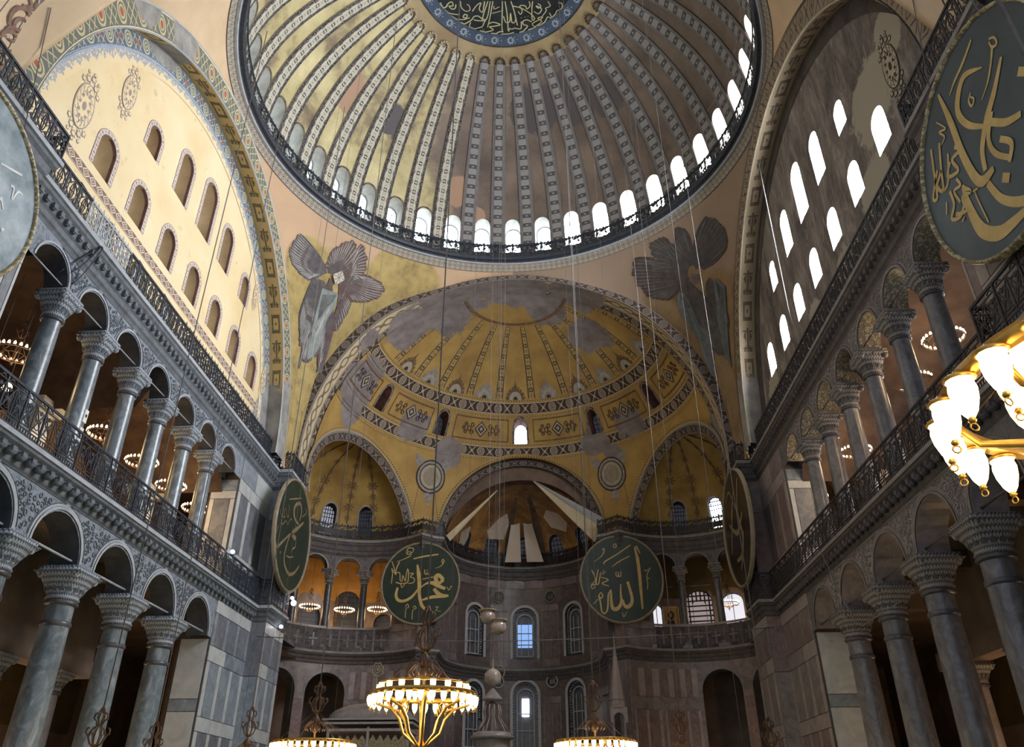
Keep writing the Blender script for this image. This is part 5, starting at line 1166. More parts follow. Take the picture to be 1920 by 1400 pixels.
# forty ribs
def ribmesh(nm, mat, mat2):
    g = MB(); t0, t1 = math.asin(0.2/DB), math.acos(7.5/DA)
    def rf(t, v, dd):
        el = t0+(t1-t0)*t; r = DA*cos(el); z = DZ+DB*sin(el); w = 0.40+0.05*r; y = (v-0.5)*w; return (r-dd*cos(el), y, z-dd*sin(el))
    T = lin(0, 1, 30)
    g.grid(lambda t, v: rf(t, v, 0.16-0.05*abs(v-0.5)*2), T, [0, 0.5, 1], lambda t, v: (t*20.5, v), sm=True)
    for v in (0, 1): g.grid(lambda t, k: rf(t, v, 0.11*k-0.06*(1-k)), T, [0, 1], lambda t, k: (0, 0), 1)
    # scalloped head where the rib meets the gilded ring
    for j in range(7):
        a = pi*j/6; el = t1; r = DA*cos(el)-0.36*sin(a)+0.1; z = DZ+DB*sin(math.acos(min(1, r/DA)))
        c = Vector((r-0.12, -0.34*cos(a), z-0.18))
        g.ball(c, 0.10, 6, 4, 1)
    return g.mesh(nm, [mat, mat2])
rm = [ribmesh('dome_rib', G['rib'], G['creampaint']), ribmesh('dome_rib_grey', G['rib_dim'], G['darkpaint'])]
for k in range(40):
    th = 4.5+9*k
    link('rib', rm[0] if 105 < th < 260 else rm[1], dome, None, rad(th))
g = MB()
for k in range(40):     # dotted outline hugging each window head on the north side
    if 110 < 9*k < 200: arch_band(g, Fd, DW[k], 0.14, -0.05, 0)
g.build('window_border_paint', G['darkband'], dome)
# crown: gilded ring and inscription medallion
def Fc(r, a, d=0.0):
    return (r*cos(a), r*sin(a), DZ+DB*sqrt(1-(r/DA)**2)-d)
A = lin(0, 2*pi, 96)
g = MB(); g.grid(lambda r, a: Fc(r, a, 0.05), lin(6.4, 7.75, 4), A); g.build('gilded_ring', G['goldring'], dome)
med = struct(link('trim_dome_medallion', None))
g = MB(); g.grid(lambda r, a: Fc(r, a, 0.10), lin(0.05, 5.55, 10), A); g.build('medallion_field', G['med_field'], med)
g = MB(); g.grid(lambda r, a: Fc(r, a, 0.11), lin(5.55, 6.4, 3), A); g.build('medallion_border', G['med_edge'], med)
g = MB(); g.tube([Fc(6.42, a, 0.12) for a in A[:-1]], 0.05, 4, 0, True); g.build('medallion_rim', G['darkpaint'], med)
st = MB()
def star(g, c, r, a0=0.0, m=0, up=Vector((0, 0, -1)), F=None): pass
for k in range(30):
    a = 2*pi*k/30+pi/60; g = MB(); P = []
    for j in range(16):
        q = 2*pi*j/16; rr = 0.30 if j % 2 else 0.22
        P.append(Fc(5.98+rr*cos(q), a+rr*sin(q)/6.0, 0.14))
    I = []
    for j in range(16):
        q = 2*pi*j/16; rr = 0.13; I.append(Fc(5.98+rr*cos(q), a+rr*sin(q)/6.0, 0.14))
    for j in range(16): g.face([P[j], P[(j+1) % 16], I[(j+1) % 16], I[j]])
    g.build('border_star', G['med_star'], med)
g = MB()
for k in range(30):
    a = 2*pi*k/30
    for dr, da in ((0, 0), (0.18, 0), (-0.18, 0), (0, 0.035), (0, -0.035)):
        g.face([Fc(5.98+dr+0.05*cos(q), a+da+0.05*sin(q)/6, 0.14) for q in lin(0, 2*pi, 6)[:-1]])
g.build('border_dots', G['med_star'], med)
g = MB(); gs = MB()
def medstroke(flat, rot=0.0):
    P = [(flat[i], flat[i+1]) for i in range(0, len(flat), 3)]; W = [flat[i+2] for i in range(0, len(flat), 3)]
    if len(P) == 1: return
    P, W = spl(P, W, 4); cr, sr = cos(rot), sin(rot)
    V = []
    for x, y in P:
        X_, Y_ = x*cr-y*sr, x*sr+y*cr; r = min(5.5, sqrt(X_*X_+Y_*Y_)); V.append(Vector(Fc(r, atan2(Y_, X_), 0.15)))
    g.ribbon(V, W, Vector((0, 0, 1)))
for s_ in MED: medstroke(s_)
for s_ in MED:          # the inscription goes on round the rest of the disc, out of the frame
    for rr in (120, 240): medstroke(s_, rad(rr))
g.build('gold_inscription', G['med_letter'], med)
# ------------------------------------------------------------------ cornices
def exarc(q, off=0.0, n=22):
    P = [(-12.4+(ER-off)*cos(rad(246-i*(246-47)/n)), 23.2+(ER-off)*sin(rad(246-i*(246-47)/n))) for i in range(n+1)]
    return P if q < 0 else [(-x, y) for x, y in reversed(P)]
NP = [(-15.05, -19.0), (-15.05, -14.33), (-15.9, -14.33), (-15.9, 14.33), (-15.05, 14.33), (-15.05, 17.26)]
SP = [(-x, y) for x, y in reversed(NP)]
APS = [(AR*cos(pi-pi*i/24), 31.5+AR*sin(pi*i/24)) for i in range(25)]
EP = exarc(-1)+[(-7.2, 28.75), (-6.75, 28.95)]+APS+[(6.75, 28.95), (7.2, 28.75)]+exarc(1)
def offs(P, d):
    """offset a polyline to the right of travel, mitred"""
    out = []
    for i, p in enumerate(P):
        ds = []
        for a, b in ((i-1, i), (i, i+1)):
            if a >= 0 and b < len(P):
                x, y = P[b][0]-P[a][0], P[b][1]-P[a][1]; l = sqrt(x*x+y*y)
                if l > 1e-6: ds.append((y/l, -x/l))
        if len(ds) == 1: out.append((p[0]+ds[0][0]*d, p[1]+ds[0][1]*d)); continue
        nx, ny = ds[0][0]+ds[1][0], ds[0][1]+ds[1][1]; l2 = nx*nx+ny*ny
        k = 2*d/l2 if l2 > 0.2 else d
        out.append((p[0]+nx*k, p[1]+ny*k))
    return out
UPRO = [(0.0, 20.6), (0.05, 20.72), (0.12, 20.80), (0.12, 21.02), (0.20, 21.12), (0.24, 21.42), (0.36, 21.55), (0.38, 21.66), (0.45, 21.72), (0.45, 21.90), (0.40, 21.96), (-0.7, 21.96)]
LPRO = [(0.0, 12.1), (0.07, 12.18), (0.10, 12.36), (0.20, 12.44), (0.24, 12.62), (0.38, 12.72), (0.40, 12.80), (0.46, 12.84), (0.46, 13.0), (0.40, 13.04), (-1.1, 13.04)]
def cornice(name, path, pro, m0, m1, lipk):
    g = MB(); L = [offs(path, d) for d, z in pro]
    for k in range(len(pro)-1):
        for i in range(len(path)-1):
            a, b = L[k], L[k+1]; z0, z1 = pro[k][1], pro[k+1][1]
            g.face([(*a[i], z0), (*a[i+1], z0), (*b[i+1], z1), (*b[i], z1)], m=1 if k in lipk else 0)
    return struct(g.build(name, [m0, m1]))
mod = MB(); mod.box((0, 0, 0), (0.20, 0.30, 0.2)); mod.box((0, 0.0, -0.12), (0.16, 0.22, 0.06)); modm = [mod.mesh('modillion', G['cornice']), mod.mesh('modillion_brown', G['cornice_s'])]
mod = MB(); mod.box((0, 0, 0), (0.22, 0.34, 0.16)); mod.lathe([(0.0, -0.17), (0.13, -0.15), (0.17, -0.05), (0.15, 0.04)], (0, 0, -0.04), 10); modl = [mod.mesh('modillion_round', G['cornice']), mod.mesh('modillion_round_brown', G['cornice_s'])]
for side, sg, path in (('north', -1, NP), ('east', 0, EP), ('south', 1, SP)):
    a, b = (G['cornice'], G['lip']) if sg < 0 else (G['cornice_s'], G['lip_s'])
    cu = cornice('cornice_%s_upper' % side, path, UPRO, a, b, (8, 9)); cl = cornice('cornice_%s_lower' % side, path, LPRO, a, b, (7, 8))
    if sg:
        n = 62
        for i in range(n):
            y = -14.0+28.0*(i+0.5)/n; link('modillion', modm[0 if sg < 0 else 1], cu, (sg*(XW-0.22), y, 21.28), pi/2)
        n = 50
        for i in range(n):
            y = -14.0+28.0*(i+0.5)/n; link('modillion', modl[0 if sg < 0 else 1], cl, (sg*(XW-0.25), y, 12.48), pi/2)
g = MB()
pr_ = [(15.72, 39.86), (15.55, 39.90), (15.50, 40.02), (15.30, 40.06), (15.22, 40.20), (15.20, 40.30), (15.9, 40.32)]
g.lathe(pr_, (0, 0, 0), 160, 0, False)
struct(g.build('cornice_main_dome', G['iron']))
g = MB(); g.lathe([(15.76, 39.84), (15.60, 39.83), (15.54, 39.90)], (0, 0, 0), 160, 0, False); struct(g.build('trim_dome_cornice_lip', G['lip']))

# ------------------------------------------------------------------ railings
def panel(h, kind, mat):
    g = MB(); W = 1.0; F = lambda s, z, d=0.0: (s, d, z)
    def b(x0, z0, x1, z1, w=0.05, t=0.03): bar(g, F, (x0, z0), (x1, z1), w, -t/2, t/2)
    b(-.5, 0.06, .5, 0.06, 0.07); b(-.5, h, .5, h, 0.09, 0.07)
    if kind == 'flat':
        b(-.5, 0, -.5, h, 0.11, 0.05); b(-.5, h*0.9, .5, h*0.9, 0.05)
        for q in (-1, 1):
            b(q*.5, h*0.45, 0, h*0.88, 0.05); b(q*.5, h*0.45, 0, 0.08, 0.05)
            b(q*.5, 0.1, q*0.2, h*0.22, 0.09); b(q*.5, h*.86, q*0.2, h*0.68, 0.09); b(q*.33, h*0.1, q*0.33, h*0.85, 0.035)
        pts = [(0.13*cos(t), 0, h*0.46+h*0.30*sin(t)) for t in lin(0, 2*pi, 12)[:-1]]; g.tube(pts, 0.028, 4, 0, True)
        b(0, 0.1, 0, h*0.9, 0.035); b(-.2, h*.46, .2, h*.46, 0.035)
    elif kind == 'spiky':
        b(-.5, 0, -.5, h, 0.09, 0.05)
        for q in (-1, 1):
            b(q*.5, h*0.5, 0, h*0.95, 0.06); b(q*.5, h*0.5, 0, 0.05, 0.06); b(0, h*0.5, q*0.5, h, 0.05); b(0, h*0.5, q*0.5, 0.0, 0.05)
            b(q*0.25, 0, q*0.25, h, 0.06)
        pts = [(0.15*cos(t), 0, h*0.5+h*0.26*sin(t)) for t in lin(0, 2*pi, 10)[:-1]]; g.tube(pts, 0.03, 4, 0, True)
        for x, s_ in ((-.5, 1.0), (-.25, 0.6), (0, 0.85), (.25, 0.6)):
            g.face([(x-0.07*s_, 0, h), (x+0.07*s_, 0, h), (x+0.10*s_, 0, h+0.12*s_), (x, 0, h+0.32*s_), (x-0.10*s_, 0, h+0.12*s_)])
    elif kind in ('dense', 'leafy'):
        b(-.5, 0, -.5, h, 0.09, 0.05); rnd = random.Random(5)
        for i in range(34 if kind == 'dense' else 44):
            x, z, r_, a_ = rnd.uniform(-.47, .47), rnd.uniform(0.08, h*(0.97 if kind == 'dense' else 1.05)), rnd.uniform(0.07, 0.13)*(1.0 if kind == 'dense' else 1.3), rnd.uniform(0, 6)
            g.face([(x+r_*(1 if k % 2 else 0.45)*cos(a_+k*pi/4), 0.02*(i % 3-1), z+r_*(1 if k % 2 else 0.45)*sin(a_+k*pi/4)) for k in range(8)])
        if kind == 'dense': b(-.5, h*0.5, .5, h*0.5, h*0.42, 0.02)
        for x, s_ in ((-.5, 1.0), (-.25, 0.6), (0, 0.85), (.25, 0.6)):
            g.face([(x-0.07*s_, 0, h), (x+0.07*s_, 0, h), (x+0.10*s_, 0, h+0.10*s_), (x, 0, h+0.26*s_), (x-0.10*s_, 0, h+0.10*s_)])
    else:   # scrollwork of the gallery
        b(-.5, 0, -.5, h+0.02, 0.06, 0.06); b(-.5, h*0.86, .5, h*0.86, 0.04); b(-.5, h*0.16, .5, h*0.16, 0.04); b(-.5, h*.24, .5, h*.24, .03)
        for q in (-1, 1):
            for (cx, cz, r) in ((q*0.25, h*0.62, 0.17), (q*0.25, h*0.40, 0.13)):
                pts = [(cx+r*cos(t), 0, cz+r*1.2*sin(t)) for t in lin(0, 2*pi, 9)[:-1]]; g.tube(pts, 0.022, 4, 0, True)
            b(q*.5, h*.84, q*0.08, h*0.26, 0.035); b(q*0.02, h*.84, q*.45, h*0.26, 0.035)
            b(q*.4, h*.9, q*.2, h*.98, 0.03); b(q*.2, h*.9, q*.4, h*.98, 0.03)
            b(q*.12, h*.5, q*.38, h*.52, 0.09); b(q*.25, h*.68, q*.33, h*.76, 0.10)
        for x in (-.37, -.25, -.12, 0, .12, .25, .37): b(x, 0.06, x, h*0.16, 0.03)
        b(0, h*.16, 0, h*.86, 0.03)
    return g.mesh('rail_panel_'+kind, mat)
PF, PS, PP, PSs = panel(1.15, 'flat', G['iron']), panel(1.12, 'spiky', G['iron']), panel(1.12, 'spiky', G['iron_pale']), panel(1.12, 'spiky', G['iron_s'])
PFs = panel(1.15, 'flat', G['iron_s']); PD = panel(1.12, 'dense', G['iron_s']); PL = panel(1.12, 'leafy', G['iron'])
PG, PGs = panel(1.55, 'scroll', G['iron']), panel(1.55, 'scroll', G['iron_s'])
def rail(root, P, z, w, pick):
    """walk along polyline P placing one panel per step of about w"""
    k = 0
    for a, b in zip(P, P[1:]):
        dx, dy = b[0]-a[0], b[1]-a[1]; l = sqrt(dx*dx+dy*dy)
        if l < 0.25: continue
        n = max(1, round(l/w)); an = atan2(dy, dx)
        for i in range(n):
            t = (i+0.5)/n; me = pick(a[0]+dx*t, a[1]+dy*t)
            o = link('rail_panel', me, root, (a[0]+dx*t, a[1]+dy*t, z), an); o.scale = (l/n, 1, 1); k += 1
    return k
def rs(P, w):
    """resample a curved polyline to even steps"""
    out = [P[0]]; acc = 0
    for a, b in zip(P, P[1:]):
        l = sqrt((a[0]-b[0])**2+(a[1]-b[1])**2); acc += l
        if acc >= w*0.98: out.append(b); acc = 0
    out.append(P[-1]); return out
def nside(x, y):
    if x < 0: return PF if (-14.4 < y < -8.6 or -7.0 < y < -1.4) and x < -15 else (PP if -8.6 < y < -7.0 or y < -12.2 and False else PS)
    return PFs if y < 3 else PSs
rn = thing('iron_railing', 'iron railing on the upper cornice below the cream north tympanum', 'railing')
rail(rn, offs(NP, 0.33), 21.96, 0.82, lambda x, y: (PP if -10.4 < y < -7.2 else (PF if y < -2.0 else PS)))
rso = thing('iron_railing', 'iron railing on the upper cornice below the sooty south tympanum', 'railing')
rail(rso, offs(SP, 0.33), 21.96, 0.82, lambda x, y: PFs if y < 4 else PSs)
re_ = thing('iron_railing', 'dark spiked railing above the exedra and apse cornice', 'railing')
EO = offs(EP, 0.33)
rail(re_, rs(EO[:22], 0.8)+EO[22:26]+rs(EO[26:48], 0.8)+EO[48:51]+rs(EO[51:], 0.8), 21.96, 0.85, lambda x, y: PD)
rgn = thing('iron_railing', 'scrolled iron balustrade of the north gallery, in front of its columns', 'railing')
rail(rgn, offs(NP, 0.34), 13.04, 1.15, lambda x, y: PG)
rgs = thing('iron_railing', 'scrolled iron balustrade of the south gallery, in front of its columns', 'railing')
rail(rgs, offs(SP, 0.34), 13.04, 1.15, lambda x, y: PGs)
rd = thing('iron_railing', 'black leafy railing running round the foot of the main dome', 'railing')
N = 84
for i in range(N):
    a = 2*pi*(i+0.5)/N; o = link('rail_panel', PL, rd, (15.25*cos(a), 15.25*sin(a), 40.3), a+pi/2); o.scale = (2*pi*15.25/N, 1, 1)
# marble parapet of the exedrae and apse at gallery level
for sg, nm in ((-1, 'north'), (1, 'south')):
    F = arc(FexL, sg); th = thing('marble_parapet', 'dark carved marble parapet of the %s exedra gallery' % nm, 'parapet')
    a = 72.0
    while a < 244:
        a1 = min(a+11.9, 245)
        g = MB()
        for d0, d1, z0, z1 in ((0.05, 0.17, 13.04, 14.75),):
            s0, s1 = rad(a+0.4)*ER, rad(a1-0.4)*ER
            q = [(s0, z0), (s1, z0), (s1, z1), (s0, z1)]
            g.face([F(*p, d0) for p in q], [(p[0], p[1]) for p in q]); g.face([F(*p, d1) for p in q][::-1]); g.face([F(s0, z1, d0), F(s1, z1, d0), F(s1, z1, d1), F(s0, z1, d1)])
        mm = (s0+s1)/2; bar(g, F, (mm, 13.4), (mm, 14.4), 0.12, 0.01, 0.05, 1); bar(g, F, (mm-0.35, 13.95), (mm+0.35, 13.95), 0.12, 0.01, 0.05, 1)
        g.build('parapet_slab', [G['parapet'], G['marble_b']], th)
        g = MB(); c = F(rad(a)*ER, 0, 0.11); g.box((c[0], c[1], 13.95), (0.16, 0.16, 1.9)); g.build('parapet_post', G['marble_b'], th)
        a = a1
    g = MB(); surf(g, F, rad(72)*ER, rad(245)*ER, 14.75, 14.93, 0.6, d=-0.04); g.grid(lambda s, t: F(s, 14.93, -0.04+0.26*t), lin(rad(72)*ER, rad(245)*ER, 24), [0, 1]); g.build('parapet_coping', G['marble_bl'], th)

# ------------------------------------------------------------------ columns
def capital_mesh(name, r0, h, ab, mats):
    g = MB(); n = 32
    def sq(t, k):     # blend circle to square
        c, s = cos(t), sin(t); m = max(abs(c), abs(s)); return (c*((1-k)+k/m), s*((1-k)+k/m))
    prof = [(r0, 0, 0), (r0*1.12, 0.06, 0), (r0*1.02, 0.12, 0), (r0*1.20, 0.35, 0.15), (r0*1.42, 0.62, 0.5), (r0*1.62, 0.80, 0.9), (r0*1.66, 0.84, 1.0), (ab, 0.86, 1.0), (ab, 1.0, 1.0), (ab*0.9, 1.0, 1.0)]
    b = len(g.v)
    g.grid(lambda t, p: (p[0]*sq(t, p[2])[0], p[0]*sq(t, p[2])[1], p[1]*h), lin(0, 2*pi, n), prof, lambda t, p: (t*r0*2, p[1]*h), 0, True)
    for q in range(4):       # corner volutes and a boss on each face
        a = pi/4+q*pi/2; R = ab*1.18
        g.ball((R*cos(a), R*sin(a), 0.74*h), 0.13*h, 8, 5, 0)
        a = q*pi/2; g.ball((ab*0.93*cos(a), ab*0.93*sin(a), 0.80*h), 0.085*h, 6, 4, 0)
    for q in range(16):      # ring of acanthus tips
        a = 2*pi*q/16; R = r0*1.22; z = 0.40*h
        g.face([(R*cos(a-0.15), R*sin(a-0.15), z-0.16*h), (R*cos(a+0.15), R*sin(a+0.15), z-0.16*h), (R*1.18*cos(a), R*1.18*sin(a), z+0.03*h)])
    return g.mesh(name, mats)
def column_proto(r, zt, zc, ab, ms, mc, mcol, plinth):
    """returns meshes for plinth, base, shaft, collar, capital"""
    g = MB(); g.box((0, 0, plinth/2), (r*3.0, r*3.0, plinth)); pl = g.mesh('plinth', ms[1])
    g = MB(); z = plinth; g.lathe([(r*1.45, z), (r*1.5, z+0.1*r), (r*1.45, z+0.3*r), (r*1.2, z+0.35*r), (r*1.15, z+0.5*r), (r*1.3, z+0.6*r), (r*1.25, z+0.75*r), (r*1.05, z+0.8*r)], (0, 0, 0), 20); ba = g.mesh('base', ms[1])
    g = MB(); z0 = plinth+0.8*r; H = zt-z0
    g.lathe([(r*1.05, z0), (r, z0+0.15), (r*0.985, z0+H*0.35), (r*0.94, z0+H*0.7), (r*0.88, zt-0.1), (r*0.92, zt)], (0, 0, 0), 24); sh = g.mesh('shaft', ms[0])
    g = MB(); e = 0.16*r; g.lathe([(r*0.9, zt-e), (r*1.06, zt-e*0.6), (r*1.10, zt), (r*1.06, zt+e*0.6), (r*0.98, zt+e), (r*0.98, zt+e*1.6)], (0, 0, 0), 24); co = g.mesh('collar', mcol)
    ca = capital_mesh('capital', r*0.98, zc-zt-e, ab, mc)
    return pl, ba, sh, co, ca, zt+e
def column(root, pro, extra=None):
    for nm, me in zip(('plinth', 'base', 'shaft', 'collar'), pro[:4]): link(nm, me, root)
    link('capital', pro[4], root, (0, 0, pro[5]))
    if extra: link('lower_collar', extra, root)
def arcade_cols(sg, ys, x, z0, pro, name, cat, labf, group, extra=None):
    root = None
    for i, y in enumerate(ys):
        if root is None:
            root = thing(name, labf(i), cat, (sg*x, y, z0), 0, group); column(root, pro, extra); o = root
        else:
            o = copytree(root); o.location = (sg*x, y, z0); o['label'] = labf(i)
ORD = ['nearest', 'second', 'third', 'fourth', 'fifth', 'sixth', 'seventh', 'eighth', 'ninth']
g = MB(); g.lathe([(0.50, 8.0), (0.55, 8.03), (0.56, 8.1), (0.55, 8.17), (0.50, 8.2)], (0, 0, 0), 24); lc = g.mesh('lower_collar', G['porph'])
CS = {}
for sg, side, sm, cm in ((-1, 'north', 'verd', 'capital'), (1, 'south', 'verd_s', 'capital_s')):
    ms = (G[sm], G['marble_w' if sg < 0 else 'marble_bl'])
    plo = column_proto(0.56, 8.86, 10.16, 0.80, ms, G[cm], G['porph'], 0.35)
    pga = column_proto(0.385, 18.1-13.04, 19.24-13.04, 0.60, ms, G[cm], G['porph'], 0.30)
    nm = 'left' if sg < 0 else 'right'
    words = lambda i, n: 'nearest the camera' if i == 0 else ('farthest, beside the east pier' if i == n-1 else ORD[i]+' from the near end')
    arcade_cols(sg, LO_C, 16.47, 0.0, plo, 'arcade_column', 'column', lambda i: 'tall ground-floor column of the %s nave arcade, %s' % (side, words(i, 4)), 'ground-floor arcade columns', lc)
    arcade_cols(sg, GA_C, 16.37, 13.04, pga, 'gallery_column', 'column', lambda i: 'gallery column on the %s side behind the balustrade, %s' % (side, words(i, 6)), 'gallery arcade columns')
    pai = column_proto(0.42, 6.9, 7.9, 0.62, (G['marble_b'], G['marble_b']), G['capital_s'], G['porph'], 0.3)
    arcade_cols(sg, [-8.6, -4.0, 0.6, 5.2], 21.6, 0.0, pai, 'aisle_column', 'column', lambda i: 'inner column in the shadowed %s aisle behind the arcade, %s' % (side, words(i, 4)), 'inner aisle columns')
    g = MB(); g.box((sg*21.6, -1.7, 8.3), (1.0, 18.5, 0.8)); g.box((sg*21.6, -1.7, 10.5), (0.7, 18.5, 3.6)); struct(g.build('beam_%s_aisle' % side, G['aisle']))
    # exedra gallery columns
    pex = column_proto(0.30, 18.35-13.04, 19.52-13.04, 0.50, (G['porph'] if sg < 0 else G['verd_s'], G['marble_b']), G['capital_s'], G['porph'], 0.3)
    F = arc(FexL, sg); root = None
    for i, a in enumerate(EX_C):
        c = F(rad(a)*ER, 0, 0.36); lab = 'slim exedra gallery column on the %s side, %s from the apse' % (side, ['first', 'second', 'third', 'fourth', 'fifth', 'last'][i])
        if root is None: root = thing('exedra_column', lab, 'column', (c[0], c[1], 13.04), rad(a), 'exedra gallery columns'); column(root, pex)
        else: o = copytree(root); o.location = (c[0], c[1], 13.04); o['label'] = lab
    # iron tie rods across the arches
    par = bpy.data.objects['wall_%s_lower_arcade' % side]; g = MB()
    g.tube([(0, -1.6, 0), (0, 1.6, 0)], 0.045, 6); tr = g.mesh('tie_rod', G['lip' if sg < 0 else 'cornice_s'])
    for y in LO_H: link('tie_rod', tr, par, (sg*(XW+0.25), y, 10.35))
    par = bpy.data.objects['wall_%s_gallery_arcade' % side]; g = MB()
    g.tube([(0, -1.1, 0), (0, 1.1, 0)], 0.03, 6); tr = g.mesh('tie_rod', G['lip' if sg < 0 else 'cornice_s'])
    for y in GA_H: link('tie_rod', tr, par, (sg*(XW+0.2), y, 19.42))

# ------------------------------------------------------------------ painted seraphim on the pendentives
def pnorm(p): return -Vector((p[0], p[1], (p[2]-28)*0.6)).normalized()
def pfr(a, s_):
    """point and true inward normal of the pendentive at (radians, height fraction)"""
    s_ = min(0.985, max(0.0, s_)); P = Vector(pend(a, s_)); e = 0.012
    ta = Vector(pend(a+e, s_))-Vector(pend(a-e, s_)); tz = Vector(pend(a, min(1, s_+e)))-Vector(pend(a, max(0, s_-e)))
    n = ta.cross(tz).normalized()
    if n.dot(Vector((-P.x, -P.y, 22-P.z))) < 0: n = -n
    return P, n
def pstroke(g, Q, W, off, m):
    F_ = [pfr(a, s_) for a, s_ in Q]; L = []
    for i, (P, n) in enumerate(F_):
        d = F_[min(i+1, len(F_)-1)][0]-F_[max(i-1, 0)][0]; x = n.cross(d)
        if x.length < 1e-9: x = Vector((1, 0, 0))
        x.normalize(); L.append((P-x*W[i]/2+n*off, P+n*(off+0.004), P+x*W[i]/2+n*off))
    for i in range(len(L)-1):
        g.face([L[i][0], L[i+1][0], L[i+1][1], L[i][1]], m=m); g.face([L[i][1], L[i+1][1], L[i+1][2], L[i][2]], m=m)
def seraph(side, wings, face, mats, label):
    root = link('seraph_painting', None); tag(root, label, 'mural')
    for wi, (ci, n, roots, tips) in enumerate(wings):
        def along(P, t):
            x = t*(len(P)-1); i = min(int(x), len(P)-2); f = x-i; return (P[i][0]+(P[i+1][0]-P[i][0])*f, P[i][1]+(P[i+1][1]-P[i][1])*f)
        g = MB()
        tl = sum((Vector(pend(rad(a[0]), a[1]))-Vector(pend(rad(b[0]), b[1]))).length for a, b in zip(tips, tips[1:]))
        n = int(n*1.6); w0 = tl/n*1.7+0.05
        for i in range(n):
            t = i/(n-1); r0, t0 = along(roots, t), along(tips, t); j_ = 1+0.02*((i*7) % 3-1)
            pt = lambda f: (rad(r0[0]+(t0[0]-r0[0])*f), r0[1]+(t0[1]-r0[1])*f)
            o_ = 0.03+0.016*wi+0.0006*i
            pstroke(g, [pt(k/8*j_) for k in range(9)], [w0*(0.5+0.5*min(1, 2.0*k/8))*(1.0 if k < 7 else (0.9 if k == 7 else 0.5)) for k in range(9)], o_, i % 2)
            pstroke(g, [pt(f) for f in (0.42, 0.6, 0.75, 0.9, 0.98)], [0.02, 0.04, 0.055, 0.055, 0.03], o_+0.012, 2)
            pstroke(g, [pt(f) for f in (0.08, 0.3, 0.5, 0.7)], [0.05]*4, o_+0.010, 3)
        g.build('wing', [mats[ci], mats[(ci+1) % 3] if ci < 3 else mats[ci], mats[4], mats[0]], root)
    g = MB(); N_ = [pfr(a, s_) for a, s_ in face]; c = sum((p for p, n in N_), Vector())/4; nn = sum((n for p, n in N_), Vector()).normalized()
    K = [p-nn*(p-c).dot(nn)+nn*0.26 for p, n in N_]; c = c+nn*0.26; g.face(K)
    for k in range(4):
        for f in (0.95,): g.ribbon([c+nn*0.012, c+(K[k]-c)*f+nn*0.012], [0.02, 0.05], nn, 1)
        m_ = (K[k]+K[(k+1) % 4])/2; g.ribbon([c+nn*0.012, c+(m_-c)*0.9+nn*0.012], [0.02, 0.04], nn, 1)
    g.build('face', [mats[5], mats[0]], root)
seraph('l', WINGS[:6], FACEL, [G['w0'], G['w1'], G['w2'], G['w3'], G['wl'], G['facemask']], 'six-winged seraph painting on the left pendentive, star cover over its face')
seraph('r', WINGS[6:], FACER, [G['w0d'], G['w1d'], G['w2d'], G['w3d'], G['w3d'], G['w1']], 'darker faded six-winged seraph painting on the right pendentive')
# scroll ornament on the north-west pendentive, at the top left of the picture
par = bpy.data.objects['wall_west_great_arch']
g = MB()
for m_, w_, Q in SCROLLS:
    Q2, W2 = spl([(rad(a), s_) for a, s_ in Q], [w_]*len(Q), 5) if len(Q) > 2 else ([(rad(a), s_) for a, s_ in Q], [w_]*2)
    V_ = [Vector(((15.08-0.02*m_)*cos(a), y, 24+(15.08-0.02*m_)*sin(a))) for a, y in Q2]
    W2 = [w*(0.75+0.5*sin(pi*i/max(1, len(W2)-1))) for i, w in enumerate(W2)]; g.ribbon(V_, W2, lambda p: Vector((-p.x, 0, 24-p.z)).normalized(), m_)
g.build('scroll_ornament_paint', [G['scrollbrown'], G['bluetrim']], par)

# painted oval medallions on the tympana
def ovalmed(sg, y, z, k, par, mats):
    Ft = wallx(sg*16.3, sg); g = MB()
    el = lambda rx, rz, d, m: g.face([Ft(y+rx*cos(t), z+rz*sin(t), d) for t in lin(0, 2*pi, 20)[:-1]], m=m)
    for q in (-1, 1):
        for j in range(7):
            t = rad(20+j*23)*q; cy, cz = y+0.42*k*sin(t)*0.9, z+q*0.0+1.02*k*(1 if j < 99 else 1)*cos(t*1.0)
        for j, (a, b, r) in enumerate(((0.0, 1.25, 0.16), (0.22, 1.05, 0.17), (-0.22, 1.05, 0.17), (0.42, 0.85, 0.14), (-0.42, 0.85, 0.14), (0.0, 1.45, 0.1), (0.3, 1.3, 0.09), (-0.3, 1.3, 0.09))):
            g.face([Ft(y+k*(a+r*(1 if i_ % 2 else 0.62)*cos(i_*0.52)), z+q*k*(b+r*(1 if i_ % 2 else 0.62)*sin(i_*0.52)), -0.02) for i_ in range(12)]); g.face([Ft(y+k*(a+r*0.5*cos(t)), z+q*k*(b+r*0.5*sin(t)), -0.025) for t in lin(0, 2*pi, 8)[:-1]], m=1)
    el(0.50*k, 0.95*k, -0.03, 0); el(0.45*k, 0.90*k, -0.035, 1)
    for j in range(14):
        t = 2*pi*j/14; c_ = (y+k*0.34*cos(t), z+k*0.72*sin(t)); g.ribbon([Vector(Ft(c_[0]+k*0.075*cos(a_), c_[1]+k*0.11*sin(a_), -0.04)) for a_ in lin(t, t+4.6, 6)], [0.035*k]*7, Vector((-sg, 0, 0)), 0)
    for j in range(10):
        t = 2*pi*j/10; g.face([Ft(y+k*(0.24*cos(t)+0.06*cos(u_)), z+k*(0.52*sin(t)+0.08*sin(u_)), -0.045) for u_ in lin(0, 2*pi, 6)[:-1]], m=0)
    g.face([Ft(y+k*0.1*cos(t), z+k*0.18*sin(t), -0.045) for t in lin(0, 2*pi, 10)[:-1]], m=0)
    g.build('oval_medallion_paint', mats, par)
tn = bpy.data.objects['wall_north_tympanum']; ts = bpy.data.objects['wall_south_tympanum']
